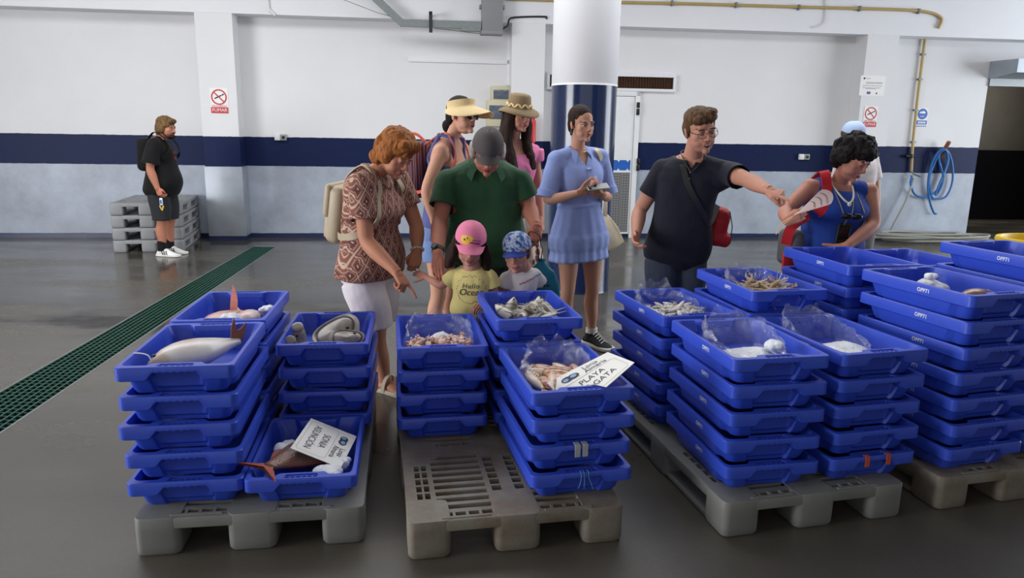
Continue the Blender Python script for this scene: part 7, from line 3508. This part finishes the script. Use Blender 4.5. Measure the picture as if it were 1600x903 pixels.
p0, p1, p3 = V((-.836, 2.852, .300)), V((-.649, 2.882, .222)), V((-.834, 2.552, .300))
right = (p3-p0).normalized()
upv = (p1-p0).normalized()
upv = (upv-right*upv.dot(right)).normalized()
nn_ = right.cross(upv)
o1 = p0+upv*.205+V((0, 0, .012))
Hc, Wc = .205, .293
card('white card lettered with a name lying on the big brown fish', lambda x, y, l: o1+right*x-upv*y+nn_*l,
     (('Lonja', .034, .185, .027, .95), ('Almería', .034, .195, .054, .95), ('SONIA', .042, .146, .108, .95), ('ASUNCIÓN', .042, .146, .156, .95)), Hc, Wc)
a_, b_, c_ = V((.139, 2.641, .560)), V((.386, 2.763, .650)), V((.461, 2.571, .670))
dl_ = TOPM['2fr'] @ V((.135, .058, 0))
d_ = V((dl_.x, dl_.y, .535))
W2 = (b_-a_).length
H2 = .205
dirL, dirR = (d_-a_), (c_-b_).normalized()
LL = dirL.length
dirL.normalize()


def map2(x, y, l):
    u = x/W2
    d = (dirL*(1-u)+dirR*u).normalized()
    lim = LL+(H2*1.4-LL)*min(1, u*1.35)
    n_ = (b_-a_).normalized().cross(-d).normalized()
    q = min(y, lim)
    inv = TOPM['2fr'].inverted()
    while q > 0:
        c = inv @ (a_.lerp(b_, u)+d*q)
        if c.y > .060 or c.z > .114:
            break
        q -= .002
    return a_.lerp(b_, u)+d*q+n_*l


card('white card lettered with a place name standing up in the crate of red fish', map2,
     (('Lonja', .034, .185, .027, .95), ('Almería', .034, .195, .054, .95), ('PLAYA', .040, .146, .104, 1.), ('DE GATA', .040, .146, .150, 1.)), H2, W2)

# yellow tub at the far right
q = P(1618, 378, 5.6)
tb2 = empty('tub', (q.x, 5.6, 0), 0, 'yellow plastic tub at the right edge behind the highest crate', 'tub')
M_yt = mat('yellow_tub_plastic', (222, 186, 36), .4, var=.08)
mb = MB()
zt = q.z+.03
K = 40
prof = [(.22, 0), (.235, .01), (.29, zt-.05), (.31, zt-.045), (.315, zt-.02), (.31, zt), (.285, zt), (.275, zt-.04), (.22, .03), (.02, .025)]
mb.loft([[V((q.x+.12+r_*1.25*math.cos(2*PI*k/K), 5.6+r_*math.sin(2*PI*k/K), z)) for k in range(K)] for r_, z in prof])
child(mb.obj('tub_body', M_yt, angle=50), tb2)
mb = MB()
for s in (-1, 1):
    mb.tube(cat_rom([V((q.x+.12+s*.37, 5.53, zt-.06)), V((q.x+.12+s*.43, 5.55, zt-.08)), V((q.x+.12+s*.43, 5.65, zt-.08)), V((q.x+.12+s*.37, 5.67, zt-.06))], 5), .014, 8)
child(mb.obj('handles', M_yt), tb2)
# ------------------------------------------------------------------ light: daylight through the side doorways, plus added fills
def area(name, loc, target, sx, sy, power, col=(1, 1, 1)):
    d = bpy.data.lights.new(name, 'AREA')
    d.shape = 'RECTANGLE'
    d.size, d.size_y = sx, sy
    d.energy = power
    d.color = col
    o = bpy.data.objects.new(name, d)
    COL.objects.link(o)
    o.location = loc
    dirv = V(target)-V(loc)
    o.rotation_euler = dirv.to_track_quat('-Z', 'Y').to_euler()
    return o


area('left_doorway_daylight', (XL+.3, .2, 1.7), (0, 5.2, 1.3), 5.0, 3.0, 640, (.98, .985, 1))
area('right_doorway_daylight', (XR-.3, 7.3, 1.8), (0, 7.0, 1.2), 5., 3.2, 420, (.88, .94, 1))
area('overhead_fill', (0., 6.2, 4.15), (0., 6.2, 0), 12, 2.4, 340, (.98, .99, 1))  # added overhead fill standing in for ceiling bounce; the ceiling is closed
_q = wall((so0+so1)/2, 3.15, -1.9)
area('store_fill', _q, (_q.x, _q.y, 0), 1.2, .3, 42, (1, .95, .88))  # added unseen fill that brightens the store room's back wall
area('front_fill', (1., YF+.35, 2.4), (1., 4, 1.2), 9, 2.4, 54, (.98, .99, 1))  # added soft fill from the camera side; the front wall has no doorway
w = bpy.data.worlds.new('world')
scene.world = w
w.use_nodes = True
bg = w.node_tree.nodes['Background']
bg.inputs[0].default_value = (.75, .82, .9, 1)
bg.inputs[1].default_value = 1.0
vs_ = scene.view_settings
scene.display_settings.display_device = 'sRGB'
vs_.view_transform = 'Standard'
vs_.look = 'None'
vs_.exposure = .16
vs_.gamma = 1.
vs_.use_curve_mapping = False
scene.cycles.max_bounces = 8
scene.cycles.transparent_max_bounces = 16
scene.cycles.use_denoising = True
